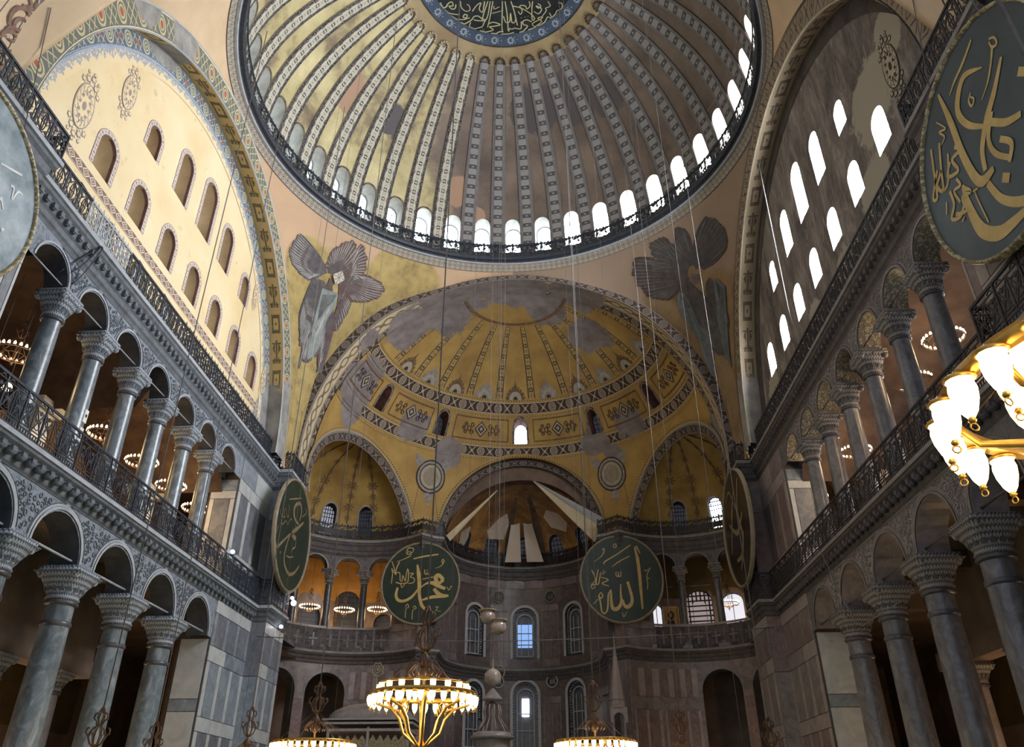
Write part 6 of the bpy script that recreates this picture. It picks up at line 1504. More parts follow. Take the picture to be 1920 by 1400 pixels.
for y, z, k in ((-12.1, 27.0, 1.25), (-9.9, 30.4, 1.05), (10.6, 26.9, 1.1), (6.9, 31.2, 0.8)): ovalmed(-1, y, z, k, tn, [G['medline'], G['cream']])
for y, z, k in ((-12.0, 27.6, 1.2),): ovalmed(1, y, z, k, ts, [G['darkpaint'], G['creampaint']])

# ------------------------------------------------------------------ calligraphy roundels
def roundel(label, c, ax, nr, R, strokes, mb, ml, mrim, rimw=0.17, thick=0.10, hk=1.0):
    root = thing('calligraphy_roundel', label, 'roundel', c, 0, 'great calligraphy roundels')
    A, N_, U = Vector(ax), Vector(nr), Vector((0, 0, 1)); P = lambda a, b, d=0.0: A*a+U*b*hk+N_*d
    g = MB(); T = lin(0, 2*pi, 72)[:-1]
    fr = [P((R-0.02)*cos(t), (R-0.02)*sin(t), 0.04) for t in T]; bk = [P((R-0.02)*cos(t), (R-0.02)*sin(t), -thick) for t in T]
    g.face(fr, [(v.x, v.z) for v in fr]); g.face(bk[::-1])
    for i in range(72): g.face([fr[i], fr[(i+1) % 72], bk[(i+1) % 72], bk[i]])
    g.build('board', mb, root)
    g = MB(); pro = [(R-rimw, 0.03), (R-rimw*0.9, 0.10), (R-rimw*0.5, 0.15), (R-rimw*0.15, 0.11), (R, 0.04), (R+0.01, -thick)]
    g.grid(lambda t, p: P(p[0]*cos(t), p[0]*sin(t), p[1]), lin(0, 2*pi, 72), pro, lambda t, p: (t*R, p[1])); g.build('rim', mrim, root)
    g = MB()
    for si, f in enumerate(strokes):
        g = MB()
        Q = [(f[i]*3 and f[i], f[i+1]) for i in range(0, len(f), 3)]; W = [f[i+2] for i in range(0, len(f), 3)]
        Q, W = spl(Q, W, 6)
        V = [P(a*R, b*R/hk if hk != 1 else b*R, 0.055+0.0015*(si % 9)) for a, b in Q]
        # keep inside the rim
        V = [v if True else v for v in V]
        ok = [sqrt(a*a+b*b) < 0.96 for a, b in Q]
        seg, sw = [], []
        for v, w, o_ in zip(V, W, ok):
            if o_: seg.append(v); sw.append(max(0.02, w*R))
            else:
                if len(seg) > 1: g.ribbon(seg, sw, N_)
                seg, sw = [], []
        if len(seg) > 1: g.ribbon(seg, sw, N_)
        if g.f: g.build('letter_stroke', ml, root)
        g = MB()
    g = MB()
    for q in (-1, 1): g.tube([P(q*R*0.45, R*0.88, -0.05), P(q*R*0.2, R*0.88+5.5, -0.3)], 0.02, 4)
    g.build('hanging_wire', G['cable'], root)
    g = MB()
    for q in (-0.5, 0, 0.5): 
        a, b = P(q*R, -R*0.84, -thick-0.05), P(q*R, R*0.84, -thick-0.05); g.tube([a, b], 0.07, 4)
    g.build('back_batten', G['wood'], root); return root
roundel('round dark green calligraphy board with a straight upright letter, right of the apse', (7.98, 28.0, 18.13), (1, 0, 0), (0, -1, 0), 3.3, ALLAH, G['green'], G['gilt'], G['rim'], hk=1.06)
roundel('round dark green calligraphy board left of the apse, above the big chandelier', (-7.95, 28.0, 18.0), (1, 0, 0), (0, -1, 0), 3.18, MUH, G['green'], G['gilt'], G['rim'], hk=1.04)
roundel('calligraphy board seen edge-on at the left east pier', (-14.4, 15.1, 17.8), (0, 1, 0), (1, 0, 0), 3.65, LP, G['green'], G['gilt_dim'], G['rim'], 0.16)
roundel('huge round calligraphy board at the upper right edge, gold strokes on blue-green', (14.4, -17.6, 17.8), (0, -1, 0), (-1, 0, 0), 3.45, WEST, G['greenb'], G['gilt'], G['rim_b'], 0.13)
roundel('pale grey calligraphy board cut off by the left edge', (-14.4, -17.55, 18.0), (0, 1, 0), (1, 0, 0), 3.25, LW, G['greyb'], G['whiteletter'], G['rim_b'], 0.16)
RPs = [[-0.6, -0.3, .05, -0.2, 0.3, .1, 0.1, 0.6, .06], [0.5, 0.7, .06, 0.2, 0.2, .1, 0.3, -0.3, .1, -0.1, -0.7, .05], [-0.5, 0.2, .05, 0, -0.1, .1, 0.5, 0.1, .05], [-0.3, -0.5, .06, 0.1, -0.5, .09, 0.4, -0.2, .05], [-0.5, 0.6, .04, -0.2, 0.7, .05, 0.1, 0.3, .04]]
t = MT('glossy_brown_green_board', 0.16, 0.7); gbb = t.out(t.ramp(t.noise(1.0, 4), [(0.3, (0.03, 0.022, 0.018)), (0.7, (0.055, 0.04, 0.03))]))
roundel('glossy brown calligraphy board seen edge-on at the right east pier', (14.4, 15.25, 17.9), (0, -1, 0), (-1, 0, 0), 3.75, RPs, gbb, G['gilt_dim'], G['rim'], 0.16)

# ------------------------------------------------------------------ cloth panels hung in the apse
def cloth(label, pts, mat, extra=None):
    root = thing('cloth_panel', label, 'cloth', (0, 0, 0), 0, 'cloth panels hung across the apse')
    g = MB(); q = [Vector(p) for p in pts]; n = (q[1]-q[0]).cross(q[2]-q[0]).normalized()*0.02
    # two long edges, ruled surface with a slight sag
    def f(t, v):
        a = q[0]+(q[3]-q[0])*t; b = q[1]+(q[2]-q[1])*t; p = a+(b-a)*v; return tuple(p+Vector((0, 0.10*sin(pi*t)*sin(pi*v), -0.05*sin(pi*t)*sin(pi*v))))
    g.grid(f, lin(0, 1, 10), lin(0, 1, 6)); g.grid(lambda t, v: tuple(Vector(f(t, v))+n), lin(0, 1, 10), lin(0, 1, 6)); g.build('fabric', mat, root)
    if extra:
        g = MB(); e = [Vector(p) for p in extra]
        g.grid(lambda t, v: tuple((e[0]+(e[3]-e[0])*t)*(1-v)+(e[1]+(e[2]-e[1])*t)*v+Vector((0, -0.1*sin(pi*v), 0))), lin(0, 1, 10), lin(0, 1, 6)); g.build('folded_edge', G['cloth_g'], root)
    return root
cloth('left one of the two tall tapering cream cloths on the apse axis', [(-0.74, 36.4, 28.0), (-0.38, 36.4, 28.0), (-0.24, 36.6, 22.05), (-1.72, 36.6, 22.05)], G['cloth'])
cloth('right one of the two tall tapering cream cloths on the apse axis', [(-0.22, 36.4, 28.05), (0.10, 36.4, 28.05), (1.82, 36.6, 22.05), (0.30, 36.6, 22.05)], G['cloth'])
cloth('wide two-tone cloth stretched down to the right corner of the apse', [(1.05, 31.2, 27.75), (1.20, 31.2, 27.7), (6.80, 30.2, 23.1), (6.16, 30.0, 21.7)], G['cloth_y'], [(1.05, 31.2, 27.8), (1.3, 31.2, 27.7), (6.95, 30.1, 23.9), (6.80, 30.2, 23.0)])
cloth('narrow twisted cloth stretched down to the left corner of the apse', [(-2.15, 31.2, 26.95), (-2.05, 31.2, 26.95), (-6.05, 30.6, 22.2), (-6.4, 30.6, 22.7)], G['cloth_y'])

# ------------------------------------------------------------------ chandeliers
def lampmesh(name, s, glass, cap, finial=True, n=12):
    g = MB()
    g.lathe([(0.0, -0.27*s), (0.025*s, -0.265*s), (0.055*s, -0.22*s), (0.085*s, -0.13*s), (0.095*s, -0.05*s), (0.085*s, 0.0), (0.095*s, 0.02*s)], (0, 0, 0), n, 0)
    g.lathe([(0.097*s, 0.02*s), (0.115*s, 0.035*s), (0.10*s, 0.05*s), (0.045*s, 0.06*s), (0.03*s, 0.10*s), (0.0, 0.11*s)], (0, 0, 0), n, 1)
    if finial:
        g.lathe([(0.0, -0.31*s), (0.022*s, -0.30*s), (0.03*s, -0.285*s), (0.02*s, -0.27*s), (0.028*s, -0.255*s)], (0, 0, 0), 8, 1)
        g.tube([(0.028*s*cos(t), 0, -0.335*s+0.028*s*sin(t)) for t in lin(0, 2*pi, 8)[:-1]], 0.007*s, 4, 1, True)
    return g.mesh(name, [glass, cap])
LAMP = lampmesh('chandelier_lamp', 1.0, G['lamp'], G['brass'])
def scroll(g, c, s, m=0, k=6, hollow=True):
    """wrought crown of S-scrolls"""
    for j in range(k):
        a = 2*pi*j/k; u_ = Vector((cos(a), sin(a), 0))
        P = [Vector(c)+u_*(s*x)+Vector((0, 0, s*z)) for x, z in ((0.04, -0.9), (0.28, -0.72), (0.42, -0.4), (0.30, -0.1), (0.12, 0.05), (0.18, 0.28), (0.34, 0.40), (0.30, 0.62), (0.14, 0.66), (0.05, 0.9))]
        g.tube(P, 0.035*s, 5, m)
        P = [Vector(c)+u_*(s*x)+Vector((0, 0, s*z)) for x, z in ((0.42, -0.4), (0.58, -0.25), (0.56, -0.05), (0.44, -0.02))]
        g.tube(P, 0.028*s, 4, m)
def nave_chandelier(label, x, y, z, R, n, top, P=250, R2=None, ls=1.0):
    root = thing('nave_chandelier', label, 'chandelier', (x, y, z), 0, 'low ring chandeliers of the nave')
    g = MB()
    T = lin(0, 2*pi, 48)
    g.grid(lambda t, p: (p[0]*cos(t), p[0]*sin(t), p[1]), T, [(R-0.05, -0.03), (R+0.05, -0.04), (R+0.07, 0.05), (R-0.03, 0.06), (R-0.05, -0.03)])
    g.build('ring', G['brass'], root)
    if R2:
        g = MB(); g.tube([(R2*cos(t), R2*sin(t), 0.22) for t in T[:-1]], 0.03, 6, 0, True); g.build('inner_ring', G['brass'], root)
    for j in range(n):
        a = 2*pi*j/n; link('lamp', LAMP, root, (R*cos(a)*1.05, R*sin(a)*1.05, -0.08), a).scale = (ls, ls, ls)
    if R2:
        for j in range(int(n*0.6)):
            a = 2*pi*(j+0.5)/int(n*0.6); link('lamp', LAMP, root, (R2*cos(a), R2*sin(a), 0.19), a).scale = (ls, ls, ls)
    for j in range(8):
        a = 2*pi*j/8+0.2; u_ = Vector((cos(a), sin(a), 0)); g = MB()
        g.tube([u_*r_+Vector((0, 0, z_)) for r_, z_ in ((R, 0.0), (R*0.9, -0.22), (R*0.62, -0.32), (R*0.45, -0.55), (R*0.36, -0.85), (R*0.16, -1.05), (0.05, -1.18))], [0.035, 0.03, 0.04, 0.04, 0.035, 0.03, 0.03], 6)
        g.tube([u_*r_+Vector((0, 0, z_)) for r_, z_ in ((R*0.62, -0.32), (R*0.52, -0.2), (R*0.42, -0.3), (R*0.46, -0.42))], 0.022, 5)
        g.build('arm', G['brass'], root)
    g = MB(); g.lathe([(0.0, -1.75), (0.05, -1.7), (0.12, -1.6), (0.06, -1.48), (0.13, -1.38), (0.13, -1.28), (0.07, -1.2), (0.10, -1.1), (0.05, -1.0), (0.035, -0.5), (0.035, 1.1)], (0, 0, 0), 12); g.build('stem', G['brass'], root)
    g = MB()
    for j in range(14):
        a = 2*pi*j/14; u_ = Vector((cos(a), sin(a), 0)); g.tube([Vector((0, 0, 0.55)), u_*0.22+Vector((0, 0, 0.72)), u_*0.42+Vector((0, 0, 0.50)), u_*0.34+Vector((0, 0, 0.40))], 0.018, 4)
    g.lathe([(0.03, 0.3), (0.16, 0.45), (0.09, 0.6), (0.18, 0.75), (0.04, 0.95)], (0, 0, 0), 10)
    g.build('spray', G['bronze'], root)
    g = MB(); scroll(g, (0, 0, 1.55), 0.62, 0, 8); g.build('scroll_crown', G['bronze'], root)
    g = MB(); g.tube([(0, 0, 2.05), (0, 0, top-z)], 0.022, 5); g.build('suspension_cable', G['cable'], root)
    for j in range(4):
        a = pi/4+j*pi/2; g = MB(); g.tube([(R*cos(a), R*sin(a), 0.05), (0, 0, 1.1)], 0.008, 3); g.build('stay_wire', G['bronze'], root)
    l = bpy.data.lights.new('chandelier_light', 'POINT'); l.energy = P; l.color = (1.0, 0.72, 0.38); l.shadow_soft_size = 0.5
    lo_ = bpy.data.objects.new('chandelier_light', l); COL.objects.link(lo_); lo_.location = (0, 0, -0.5); lo_.parent = root
    return root
nave_chandelier('big lit ring chandelier below the left apse board, bottom centre', -0.85, -13.4, 4.30, 1.20, 30, 52, 130, 1.06, 0.74)
nave_chandelier('very near lit chandelier cut off by the right edge', 6.66, -28.40, 4.42, 1.46, 26, 40, 90, 1.02)
nave_chandelier('lit ring chandelier at the bottom edge, left of the big one', -6.6, -2.0, 4.17, 1.42, 34, 46, 130, None, 0.85)
nave_chandelier('lit ring chandelier at the bottom edge, right of the big one', 3.80, -1.8, 4.17, 1.38, 34, 48, 130, None, 0.85)
nave_chandelier('chandelier whose dark scroll crown rises near the left pier foot', -10.0, 0.5, 3.6, 1.3, 24, 41, 70)
nave_chandelier('chandelier whose dark scroll crown rises low in front of the right marble wall', 8.2, 6.5, 4.1, 1.3, 24, 41, 70)
nave_chandelier('chandelier whose scroll crown just shows in the bottom left corner', -11.6, -8.0, 2.6, 1.3, 24, 37, 60)
nave_chandelier('chandelier whose scroll crown just shows between the last left columns', -12.2, -3.0, 2.7, 1.3, 24, 36, 60)
nave_chandelier('chandelier whose scroll crown just shows at the bottom right', 11.0, 1.5, 3.2, 1.3, 24, 38, 60)
# small ring chandeliers of the galleries
def bulbmesh():
    g = MB(); g.lathe([(0.0, 0.17), (0.03, 0.14), (0.055, 0.08), (0.05, 0.02), (0.025, 0.0)], (0, 0, 0), 7, 0); g.lathe([(0.03, 0.0), (0.03, -0.06), (0.0, -0.06)], (0, 0, 0), 6, 1)
    return g.mesh('candle_bulb', [G['bulb'], G['bronze']])
BULB = bulbmesh()
def gal_chandelier_proto(R=0.80, n=24):
    root = thing('gallery_chandelier', '', 'chandelier', (0, 0, 0), 0, 'small ring chandeliers of the galleries')
    g = MB(); g.tube([(R*cos(t), R*sin(t), 0) for t in lin(0, 2*pi, 32)[:-1]], 0.03, 5, 0, True); g.tube([(R*.55*cos(t), R*.55*sin(t), -0.1) for t in lin(0, 2*pi, 20)[:-1]], 0.018, 4, 0, True); g.build('ring', G['bronze'], root)
    g = MB()
    for j in range(8):
        a = 2*pi*j/8; u_ = Vector((cos(a), sin(a), 0))
        g.tube([u_*r_+Vector((0, 0, z_)) for r_, z_ in ((R, 0), (R*0.8, -0.16), (R*0.5, -0.1), (R*0.3, -0.25), (0.04, -0.34))], 0.02, 4)
        g.tube([u_*R, u_*(R*0.45)+Vector((0, 0, 0.42)), Vector((0, 0, 0.9))], 0.010, 3)
    g.build('arm', G['bronze'], root)
    g = MB(); scroll(g, (0, 0, 1.15), 0.46, 0, 6); g.build('scroll_crown', G['bronze'], root)
    g = MB(); g.lathe([(0.0, -0.55), (0.05, -0.5), (0.02, -0.42), (0.06, -0.36), (0.02, -0.3), (0.015, 0.7)], (0, 0, 0), 8); g.build('stem', G['bronze'], root)
    g = MB(); g.tube([(0, 0, 1.5), (0, 0, 3.9)], 0.012, 4); g.build('chain', G['cable'], root)
    for j in range(n): link('bulb', BULB, root, (R*cos(2*pi*j/n), R*sin(2*pi*j/n), 0.03))
    return root
GP = gal_chandelier_proto(); first = True
def put_gal(x, y, z, label, power=95, col=(1.0, 0.66, 0.32)):
    global first
    if first: o = GP; first = False
    else: o = copytree(GP)
    o.location = (x, y, z); o['label'] = label
    l = bpy.data.lights.new('chandelier_light', 'POINT'); l.energy = power; l.color = col; l.shadow_soft_size = 0.45
    q = bpy.data.objects.new('chandelier_light', l); COL.objects.link(q); q.location = (0, 0, -0.3); q.parent = o
gn = [(-7.6, 17.95), (-0.31, 17.81), (3.42, 17.94), (6.98, 18.0), (10.54, 17.97)]
wl = ['nearest, beside the near pier', 'second from the near end', 'third, the bright one before the ochre vault', 'fourth from the near end', 'farthest, just before the east pier']
for (y, z), w in zip(gn, wl): put_gal(-19.0, y, z, 'lit ring chandelier in the north gallery, '+w)
gs_ = [(-5.03, 19.07), (-1.74, 18.87), (6.02, 18.88), (9.58, 19.05), (13.59, 19.12), (16.99, 18.95)]
wl = ['nearest, highest in the picture', 'second, between the first two columns', 'third from the near end', 'fourth from the near end', 'fifth, near the far end of the arcade', 'farthest, lowest in the picture']
for (y, z), w in zip(gs_, wl): put_gal(19.0, y, z, 'small lit ring chandelier in the south gallery, '+w, 150 if y < 12 else 40, (1.0, 0.74, 0.48))
for (x, y, z), w in zip(((-17.3, 30.2, 16.68), (-14.75, 31.5, 16.68), (-12.0, 31.6, 16.7)), ('left one of three', 'middle one of three', 'right one of three beside the round board')):
    put_gal(x, y, z, 'small lit ring chandelier in the left exedra, '+w, 75, (1.0, 0.50, 0.17))
put_gal(16.7, 30.9, 16.75, 'small lit ring chandelier in the right exedra gallery beside the pier cornice', 30, (1.0, 0.62, 0.32))

for sg, side in ((-1, 'north'), (1, 'south')):  # chandeliers below the view, added to brighten the aisles
    for y, w in ((-8.0, 'near the west end'), (0.5, 'midway along'), (8.5, 'near the east end'), (22.0, 'behind the exedra')):
        put_gal(sg*(23.5 if y < 20 else 17.5), y, 3.3, 'unseen ring chandelier added to light the %s aisle, %s' % (side, w), 240, (1.0, 0.60, 0.34))
# ------------------------------------------------------------------ lodge, spire, hanging globes
ld = thing('marble_lodge', 'raised marble lodge with low roof and gilt screens, bottom left of the apse', 'lodge', (-9.4, 21.5, 0))
g = MB(); 
for x in (-2.55, 0.0, 2.55):
    for y in (-1.5, 1.5): g.box((x, y, 3.4), (0.16, 0.16, 6.8))
g.build('post', G['marble_bl'], ld)
g = MB(); g.box((0, 0, 7.0), (5.7, 3.6, 0.14)); g.box((0, 0, 7.22), (5.9, 3.8, 0.10)); g.box((0, 0, 6.62), (5.3, 3.2, 0.16)); g.build('eaves', G['marble_bl'], ld)
g = MB(); g.grid(lambda a, t: (2.75*cos(t)*max(-1, min(1, 1.25*cos(a))), 1.7*cos(t)*max(-1, min(1, 1.25*sin(a))), 7.25+1.1*sin(t)), lin(0, 2*pi, 32), lin(0, pi/2, 6)); g.build('roof', G['marble_b'], ld)
for k, x0 in enumerate((-2.5, 0.05)):
    g = MB(); F = wally(-1.55); surf(g, F, x0+0.05, x0+2.4, 3.2, 6.0, 0.3, uv=lambda a, b: (a, b))
    n = 5
    for j in range(n):
        c = x0+0.05+2.35*(j+0.5)/n; w = 2.35/n/2
        g.face([F(c-w, 6.0), F(c+w, 6.0), F(c+w*0.6, 6.14), F(c, 6.34), F(c-w*0.6, 6.14)], [(0, 0)]*5)
    g.build('gilt_screen', G['screen'], ld)
g = MB(); g.box((0, 0, 3.1), (5.3, 3.2, 0.25)); g.build('platform', G['marble_b'], ld)
g = MB(); g.box((0, 0, 6.25), (5.0, 0.05, 0.6)); g.build('red_valance', G['marble_p'], ld)
g = MB(); g.tube([(0, -0.2, 8.3), (0, -0.2, 10.0)], 0.05, 6)
P = [(0.42*(1 if j % 2 else 0.8)*cos(2*pi*j/16), -0.2, 10.4+0.48*(1 if j % 2 else 0.8)*sin(2*pi*j/16)) for j in range(16)]
g.tube(P, 0.06, 5, 0, True); g.tube([(p[0]*0.5, p[1], 10.4+(p[2]-10.4)*0.5) for p in P], 0.05, 5, 0, True); g.ball((0, -0.2, 10.4), 0.12, 8, 5)
g.build('star_finial', G['rim'], ld)
ms_ = thing('pulpit_spire', 'tall slim pale conical spire of the pulpit, right of the apse windows', 'pulpit', (6.98, 27.0, 0))
g = MB(); g.lathe([(0.60, 9.15), (0.55, 9.2), (0.10, 12.5), (0.03, 12.9)], (0, 0, 0), 8, 0, False); g.build('spire', G['marble_bl'], ms_)
g = MB(); g.lathe([(0.03, 12.85), (0.09, 12.95), (0.03, 13.05), (0.07, 13.2), (0.03, 13.3), (0.05, 13.45), (0.0, 13.9)], (0, 0, 0), 8); g.build('finial', G['rim'], ms_)
g = MB(); g.lathe([(0.62, 8.55), (0.66, 8.6), (0.60, 8.7), (0.60, 9.05), (0.66, 9.12), (0.60, 9.16)], (0, 0, 0), 8, 0, False); g.build('spire_drum', G['marble_bl'], ms_)
for q in range(4):
    a = pi/4+q*pi/2; g = MB(); g.lathe([(0.07, 3.5), (0.06, 8.3), (0.10, 8.55)], (0.55*cos(a), 0.55*sin(a), 0), 8); g.build('post', G['marble_bl'], ms_)
g = MB(); F = wally(-0.5); holed(g, F, -0.6, 0.6, 7.6, 8.6, [(0, 0.42, 7.6, 7.75, 0.5)], depth=0.1); g.build('pointed_arch', G['marble_bl'], ms_)
g = MB(); g.box((0, 0, 1.75), (1.3, 1.3, 3.5)); g.box((0.1, -2.2, 1.0), (1.1, 3.2, 2.0)); g.build('pulpit_body', G['marble_bl'], ms_)
gl = thing('globe_canopy', 'ornate urn with a polished globe and crescent spike on the apse axis', 'canopy', (-1.15, 14.5, 0))
g = MB(); g.ball((0, 0, 8.85), 0.50, 20, 12); g.build('globe', G['ceramic'], gl)
g = MB(); g.lathe([(0.06, 9.32), (0.10, 9.4), (0.04, 9.5), (0.06, 9.7), (0.02, 9.9), (0.0, 10.35)], (0, 0, 0), 8)
g.tube([(0.38+0.30*cos(t), 0.0, 9.15+0.36*sin(t)) for t in lin(-1.2, 2.2, 10)], 0.03, 4); g.build('spike', G['rim'], gl)
g = MB(); g.lathe([(0.05, 8.3), (0.55, 7.72), (0.62, 7.64), (0.10, 7.6), (0.12, 7.3), (0.14, 5.95)], (0, 0, 0), 16); g.build('bell_cap', G['marble_b'], gl)
for q in range(10):
    a = 2*pi*q/10; u_ = Vector((cos(a), sin(a), 0)); g = MB(); g.tube([u_*r_+Vector((0, 0, z_)) for r_, z_ in ((0.12, 7.5), (0.42, 7.35), (0.5, 7.0), (0.42, 6.7), (0.7, 6.3), (0.95, 5.9))], 0.045, 5); g.build('rib', G['marble_b'], gl)
g = MB(); g.lathe([(1.05, 5.55), (1.2, 5.6), (1.25, 5.72), (1.1, 5.8), (1.1, 5.9), (0.9, 5.95)], (0, 0, 0), 24); g.lathe([(0.9, 0.0), (0.9, 5.55)], (0, 0, 0), 16); g.build('crown_ring', G['marble_b'], gl)
for (x, y, z), lab in (((-1.15, 10.0, 11.35), 'upper of two polished bowls hanging before the left apse window'), ((-0.473, 8.8, 10.55), 'lower of two polished bowls hanging before the apse windows')):
    o = thing('hanging_bowl', lab, 'lamp', (x, y, z), 0, 'polished hanging bowls')
    g = MB(); g.lathe([(0.0, -0.42), (0.2, -0.40), (0.36, -0.25), (0.42, -0.05), (0.38, 0.12), (0.30, 0.22), (0.34, 0.26)], (0, 0, 0), 20); g.build('bowl', G['ceramic'], o)
    g = MB(); g.lathe([(0.36, 0.24), (0.50, 0.27), (0.48, 0.32), (0.0, 0.36)], (0, 0, 0), 20); g.build('lid', G['rim'], o)
    g = MB(); g.tube([(0, 0, 0.3), (0.05, 0, 1.0), (0, 0, 1.2), (0, 0, DZ+DB*sqrt(1-(x*x+y*y)/DA**2)-z+0.02)], 0.012, 4); g.build('chain', G['cable'], o)

# icon panel and grille in the right exedra gallery
F = arc(cyl(-12.4, 23.2, 10.4), 1)
ic = link('icon_panel', None); tag(ic, 'gold-ground painted icon of a robed standing figure in the right exedra gallery', 'icon')
s0 = rad(90)*10.4; sc_ = lambda a, b: F(s0-a, b, 0)
g = MB(); q = [(-0.62, 14.0), (0.62, 14.0), (0.62, 17.15), (-0.62, 17.15)]; g.face([sc_(*p) for p in q]); g.build('gold_ground', G['icon'], ic)
g = MB(); 
fr_ = [(-0.35, 14.02), (0.5, 14.02), (0.45, 15.2), (0.30, 16.0), (0.17, 16.25), (-0.13, 16.25), (-0.25, 15.9), (-0.37, 15.0)]
g.face([F(s0-a, b, -0.03) for a, b in fr_]); g.face([F(s0-0.03-0.26*cos(t), 16.5+0.3*sin(t), -0.035) for t in lin(0, 2*pi, 14)[:-1]]); g.build('dark_robe', G['robe'], ic)
g = MB(); g.face([F(s0-0.03-0.14*cos(t), 16.5+0.19*sin(t), -0.045) for t in lin(0, 2*pi, 14)[:-1]])
g.face([F(s0-0.0-0.1*cos(t), 15.5+0.1*sin(t), -0.045) for t in lin(0, 2*pi, 10)[:-1]]); g.build('face_and_hand', G['skin'], ic)
g = MB(); g.tube([F(s0-0.03-0.38*cos(t), 16.5+0.42*sin(t), -0.04) for t in lin(0, 2*pi, 20)[:-1]], 0.03, 4, 0, True)
for a, b in zip(q, q[1:]+q[:1]): bar(g, F, (s0-a[0], a[1]), (s0-b[0], b[1]), 0.09, -0.06, 0.0)
g.build('halo_and_frame', G['gilt'], ic)

# ------------------------------------------------------------------ cables hanging in the nave
CAB = [(3.53, -11.3, 5.0, 48, 'l'), (4.14, 3.4, 10.0, 51, 'l'), (6.0, -12.0, 16.0, 46, 'l'), (0.34, -5.3, 9.0, 54, 'l'), (-1.53, 20.9, 14.0, 38, 'l'), (8.27, -5.66, 8.0, 50, 'l'),
       (8.6, 4.5, 6.0, 49, 'd'), (-0.79, -4.7, 12.0, 54, 'l'), (4.62, -8.8, 20.0, 51, 'l'), (-0.1, 7.0, 6.0, 53, 'd'), (4.05, 13.0, 8.0, 45, 'd'),
       (-10.5, 4.0, 5.0, 41, 'd'), (-8.8, 9.0, 6.0, 47, 'd'), (-12.4, 6.0, 5.0, 40, 'd'), (11.6, 9.5, 5.0, 40, 'l'), (-4.4, 20.0, 8.0, 37, 'd'), (-12.9, 14.5, 7, 34, 'l'), (12.8, 15, 8, 33, 'l')]
CABL = ['pale cable falling just right of the dome axis, nearer one', 'pale cable falling right of the dome axis to mid nave', 'short pale cable ending below the dome windows on the right', 'pale cable on the dome axis ending above the apse', 'thin cable hanging in front of the left side of the bema arch',
        'pale cable crossing the right seraph painting', 'dark cable hanging near the right seraph wing', 'pale cable left of the dome axis ending at the great arch', 'pale cable ending above the semidome on the right', 'dark cable along the apse axis in front of the cloths', 'dark cable in front of the right apse cloth',
        'dark cable in front of the far left gallery columns', 'dark cable before the left seraph and exedra', 'dark cable before the left tympanum corner', 'pale cable before the right pier and board', 'dark cable before the left round ornament', 'pale cable beside the left pier board', 'pale cable beside the right conch']
for (x, y, z0, z1, k), lab in zip(CAB, CABL):
    r_ = sqrt(x*x+y*y)
    z1 = DZ+DB*sqrt(max(0, 1-(r_/DA)**2))+0.02 if r_ < 15.1 else (SCz+sqrt(max(0, SR*SR-(x-SCx)**2-(y-SCy)**2))+0.02 if y > 17 else next(k for k in lin(22.5, 39.5, 170) if Vector(pend(atan2(y, x), 0, 0, k)).xy.length < r_ or k > 39.4))
    g = MB(); g.tube([(x, y, z0), (x, y, z1)], 0.009 if y > 0 else 0.0065, 4); tag(g.build('hanging_cable', G['cable_l' if k == 'l' else 'cable']), lab, 'cable', 'cables hanging in the nave')
g = MB(); g.tube([(14.9, 0.05, 34.6), (14.9, 0.3, 24.5), (14.95, 0.35, 23.2)], 0.03, 5); tag(g.build('slanting_cable', G['cable_l']), 'pale slanting cable in front of the south tympanum windows', 'cable')
def sagwire(a, b, sag, n=14):
    a, b = Vector(a), Vector(b); return [a+(b-a)*t-Vector((0, 0, sag*4*t*(1-t))) for t in lin(0, 1, n)]
g = MB(); g.tube(sagwire((-15.3, 14.0, 11.2), (15.3, 14.0, 11.4), 0.5), 0.025, 4); tag(g.build('lamp_wire', G['cable']), 'long sagging wire strung between the two east piers', 'wire')
g = MB(); g.tube([(15.35, 4.0, 12.9), (15.2, 2.2, 10.3), (15.3, 1.7, 9.4), (15.3, 1.5, 9.0), (15.4, 1.0, 8.75), (15.8, -2.0, 9.0)], 0.022, 4); tag(g.build('loose_wire', G['cable_l']), 'loose pale wire dropping from the right gallery cornice', 'wire')
g = MB(); g.tube(sagwire((-15.4, -9.6, 21.7), (-15.9, -10.2, 19.9), 0.2, 8), 0.03, 4); g.tube(sagwire((-15.4, -9.5, 21.7), (-15.9, -9.9, 19.6), 0.3, 8), 0.03, 4); g.tube(sagwire((-15.4, -9.55, 21.7), (-16.1, -10.5, 19.7), -0.1, 8), 0.03, 4)
tag(g.build('wire_bundle', G['iron']), 'dark bundle of wires hanging off the left upper cornice', 'wire')
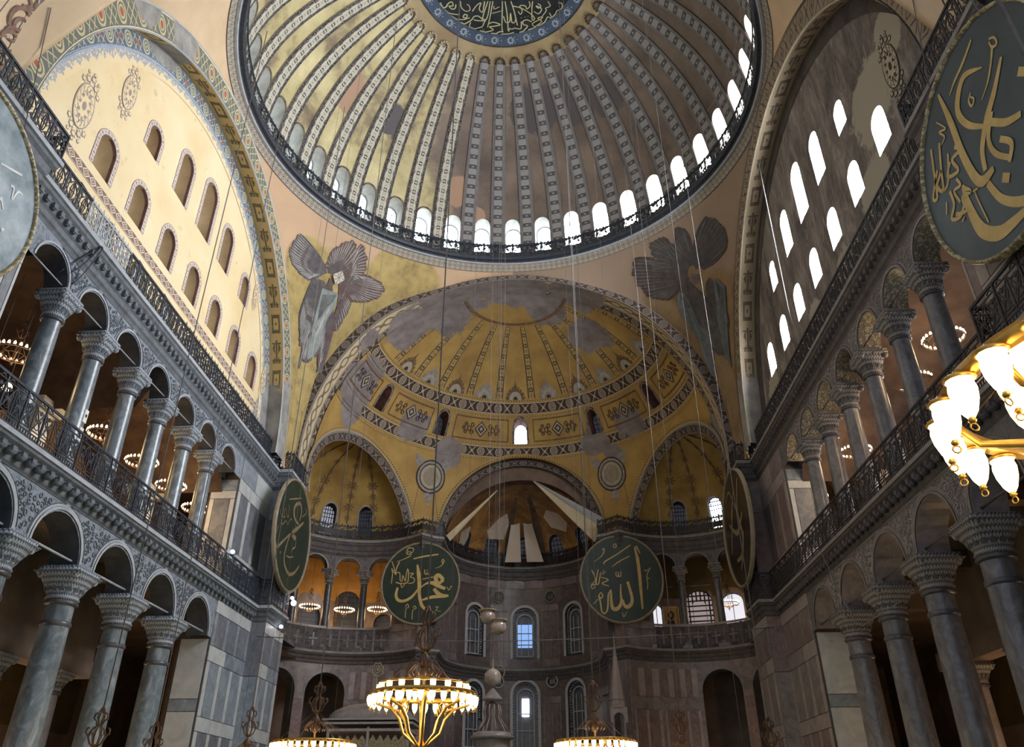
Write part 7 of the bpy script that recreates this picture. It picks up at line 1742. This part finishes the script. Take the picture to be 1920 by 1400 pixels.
# rope looking like a wire hoop above the railings
for i, y in enumerate((-11.0, -8.6, -6.0, -3.4, -0.4, 3.0, 6.4)):
    g = MB(); g.tube([(-15.9, y-0.45, 23.0), (-15.95, y-0.40, 23.5), (-16.0, y-0.1, 23.75), (-16.0, y+0.3, 23.7), (-15.95, y+0.45, 23.4), (-15.9, y+0.5, 23.0)], 0.022, 4)
    o = g.build('wire_hoop', G['iron_s']); tag(o, '%s thin wire hoop from the near end above the north upper railing' % (['first']+ORD[1:7])[i], 'wire', 'wire hoops above the north railing')

# ------------------------------------------------------------------ floodlights and globe lamps
def flood(x, y, z, lab, m='spot', r=0.10):
    o = thing('floodlight', lab, 'lamp', (x, y, z), 0, 'small floodlights on the ledges')
    g = MB(); g.lathe([(0.0, 0.0), (r, 0.02), (r*1.1, 0.12)], (0, 0, 0), 10, 0, True, Matrix.Rotation(pi/2, 3, 'X')); g.build('lens', G[m], o)
    g = MB(); g.box((0, 0.16, 0), (r*2.2, 0.1, r*2.2)); g.tube([(0, 0.15, -r), (0, 0.15, -r*3.5)], 0.02, 4); g.build('housing', G['iron'], o)
flood(-14.6, 17.5, 14.3, 'upper small white floodlight at the foot of the left pier board')
flood(-14.5, 17.6, 14.0, 'small white floodlight right under its twin on the left pier balustrade', 'spot', 0.16)
flood(-14.7, 16.4, 12.25, 'small white floodlight below the left pier cornice')
flood(-15.4, 8.6, 14.7, 'small white floodlight behind the north gallery balustrade')
for (x, y, z, r), lab in (((-18.5, -9.2, 16.7, 0.24), 'larger warm globe lamp low in the north gallery at the left edge'), ((-18.5, -8.0, 16.2, 0.18), 'smaller warm globe lamp low in the north gallery')):
    o = thing('globe_lamp', lab, 'lamp', (x, y, z), 0, 'warm globe lamps'); g = MB(); g.ball((0, 0, 0), r, 14, 8); g.build('globe', G['goldspot'], o); g = MB(); g.tube([(0, 0, r), (0, 0, 4.0)], 0.012, 4); g.build('cord', G['cable'], o)
# two slim notices on the second gallery column
g = MB()
for k, (z, hh) in enumerate(((15.6, 0.55), (14.7, 0.8))):
    g.box((-16.0, -6.55, z), (0.03, 0.24, hh))
g.box((-15.98, -6.55, 15.62), (0.02, 0.10, 0.12), 1); g.box((-15.98, -6.6, 14.7), (0.02, 0.10, 0.14), 1)
tag(g.build('notice_board', [G['whiteletter'], G['iron']]), 'white notice fixed to the second gallery column shaft', 'notice')
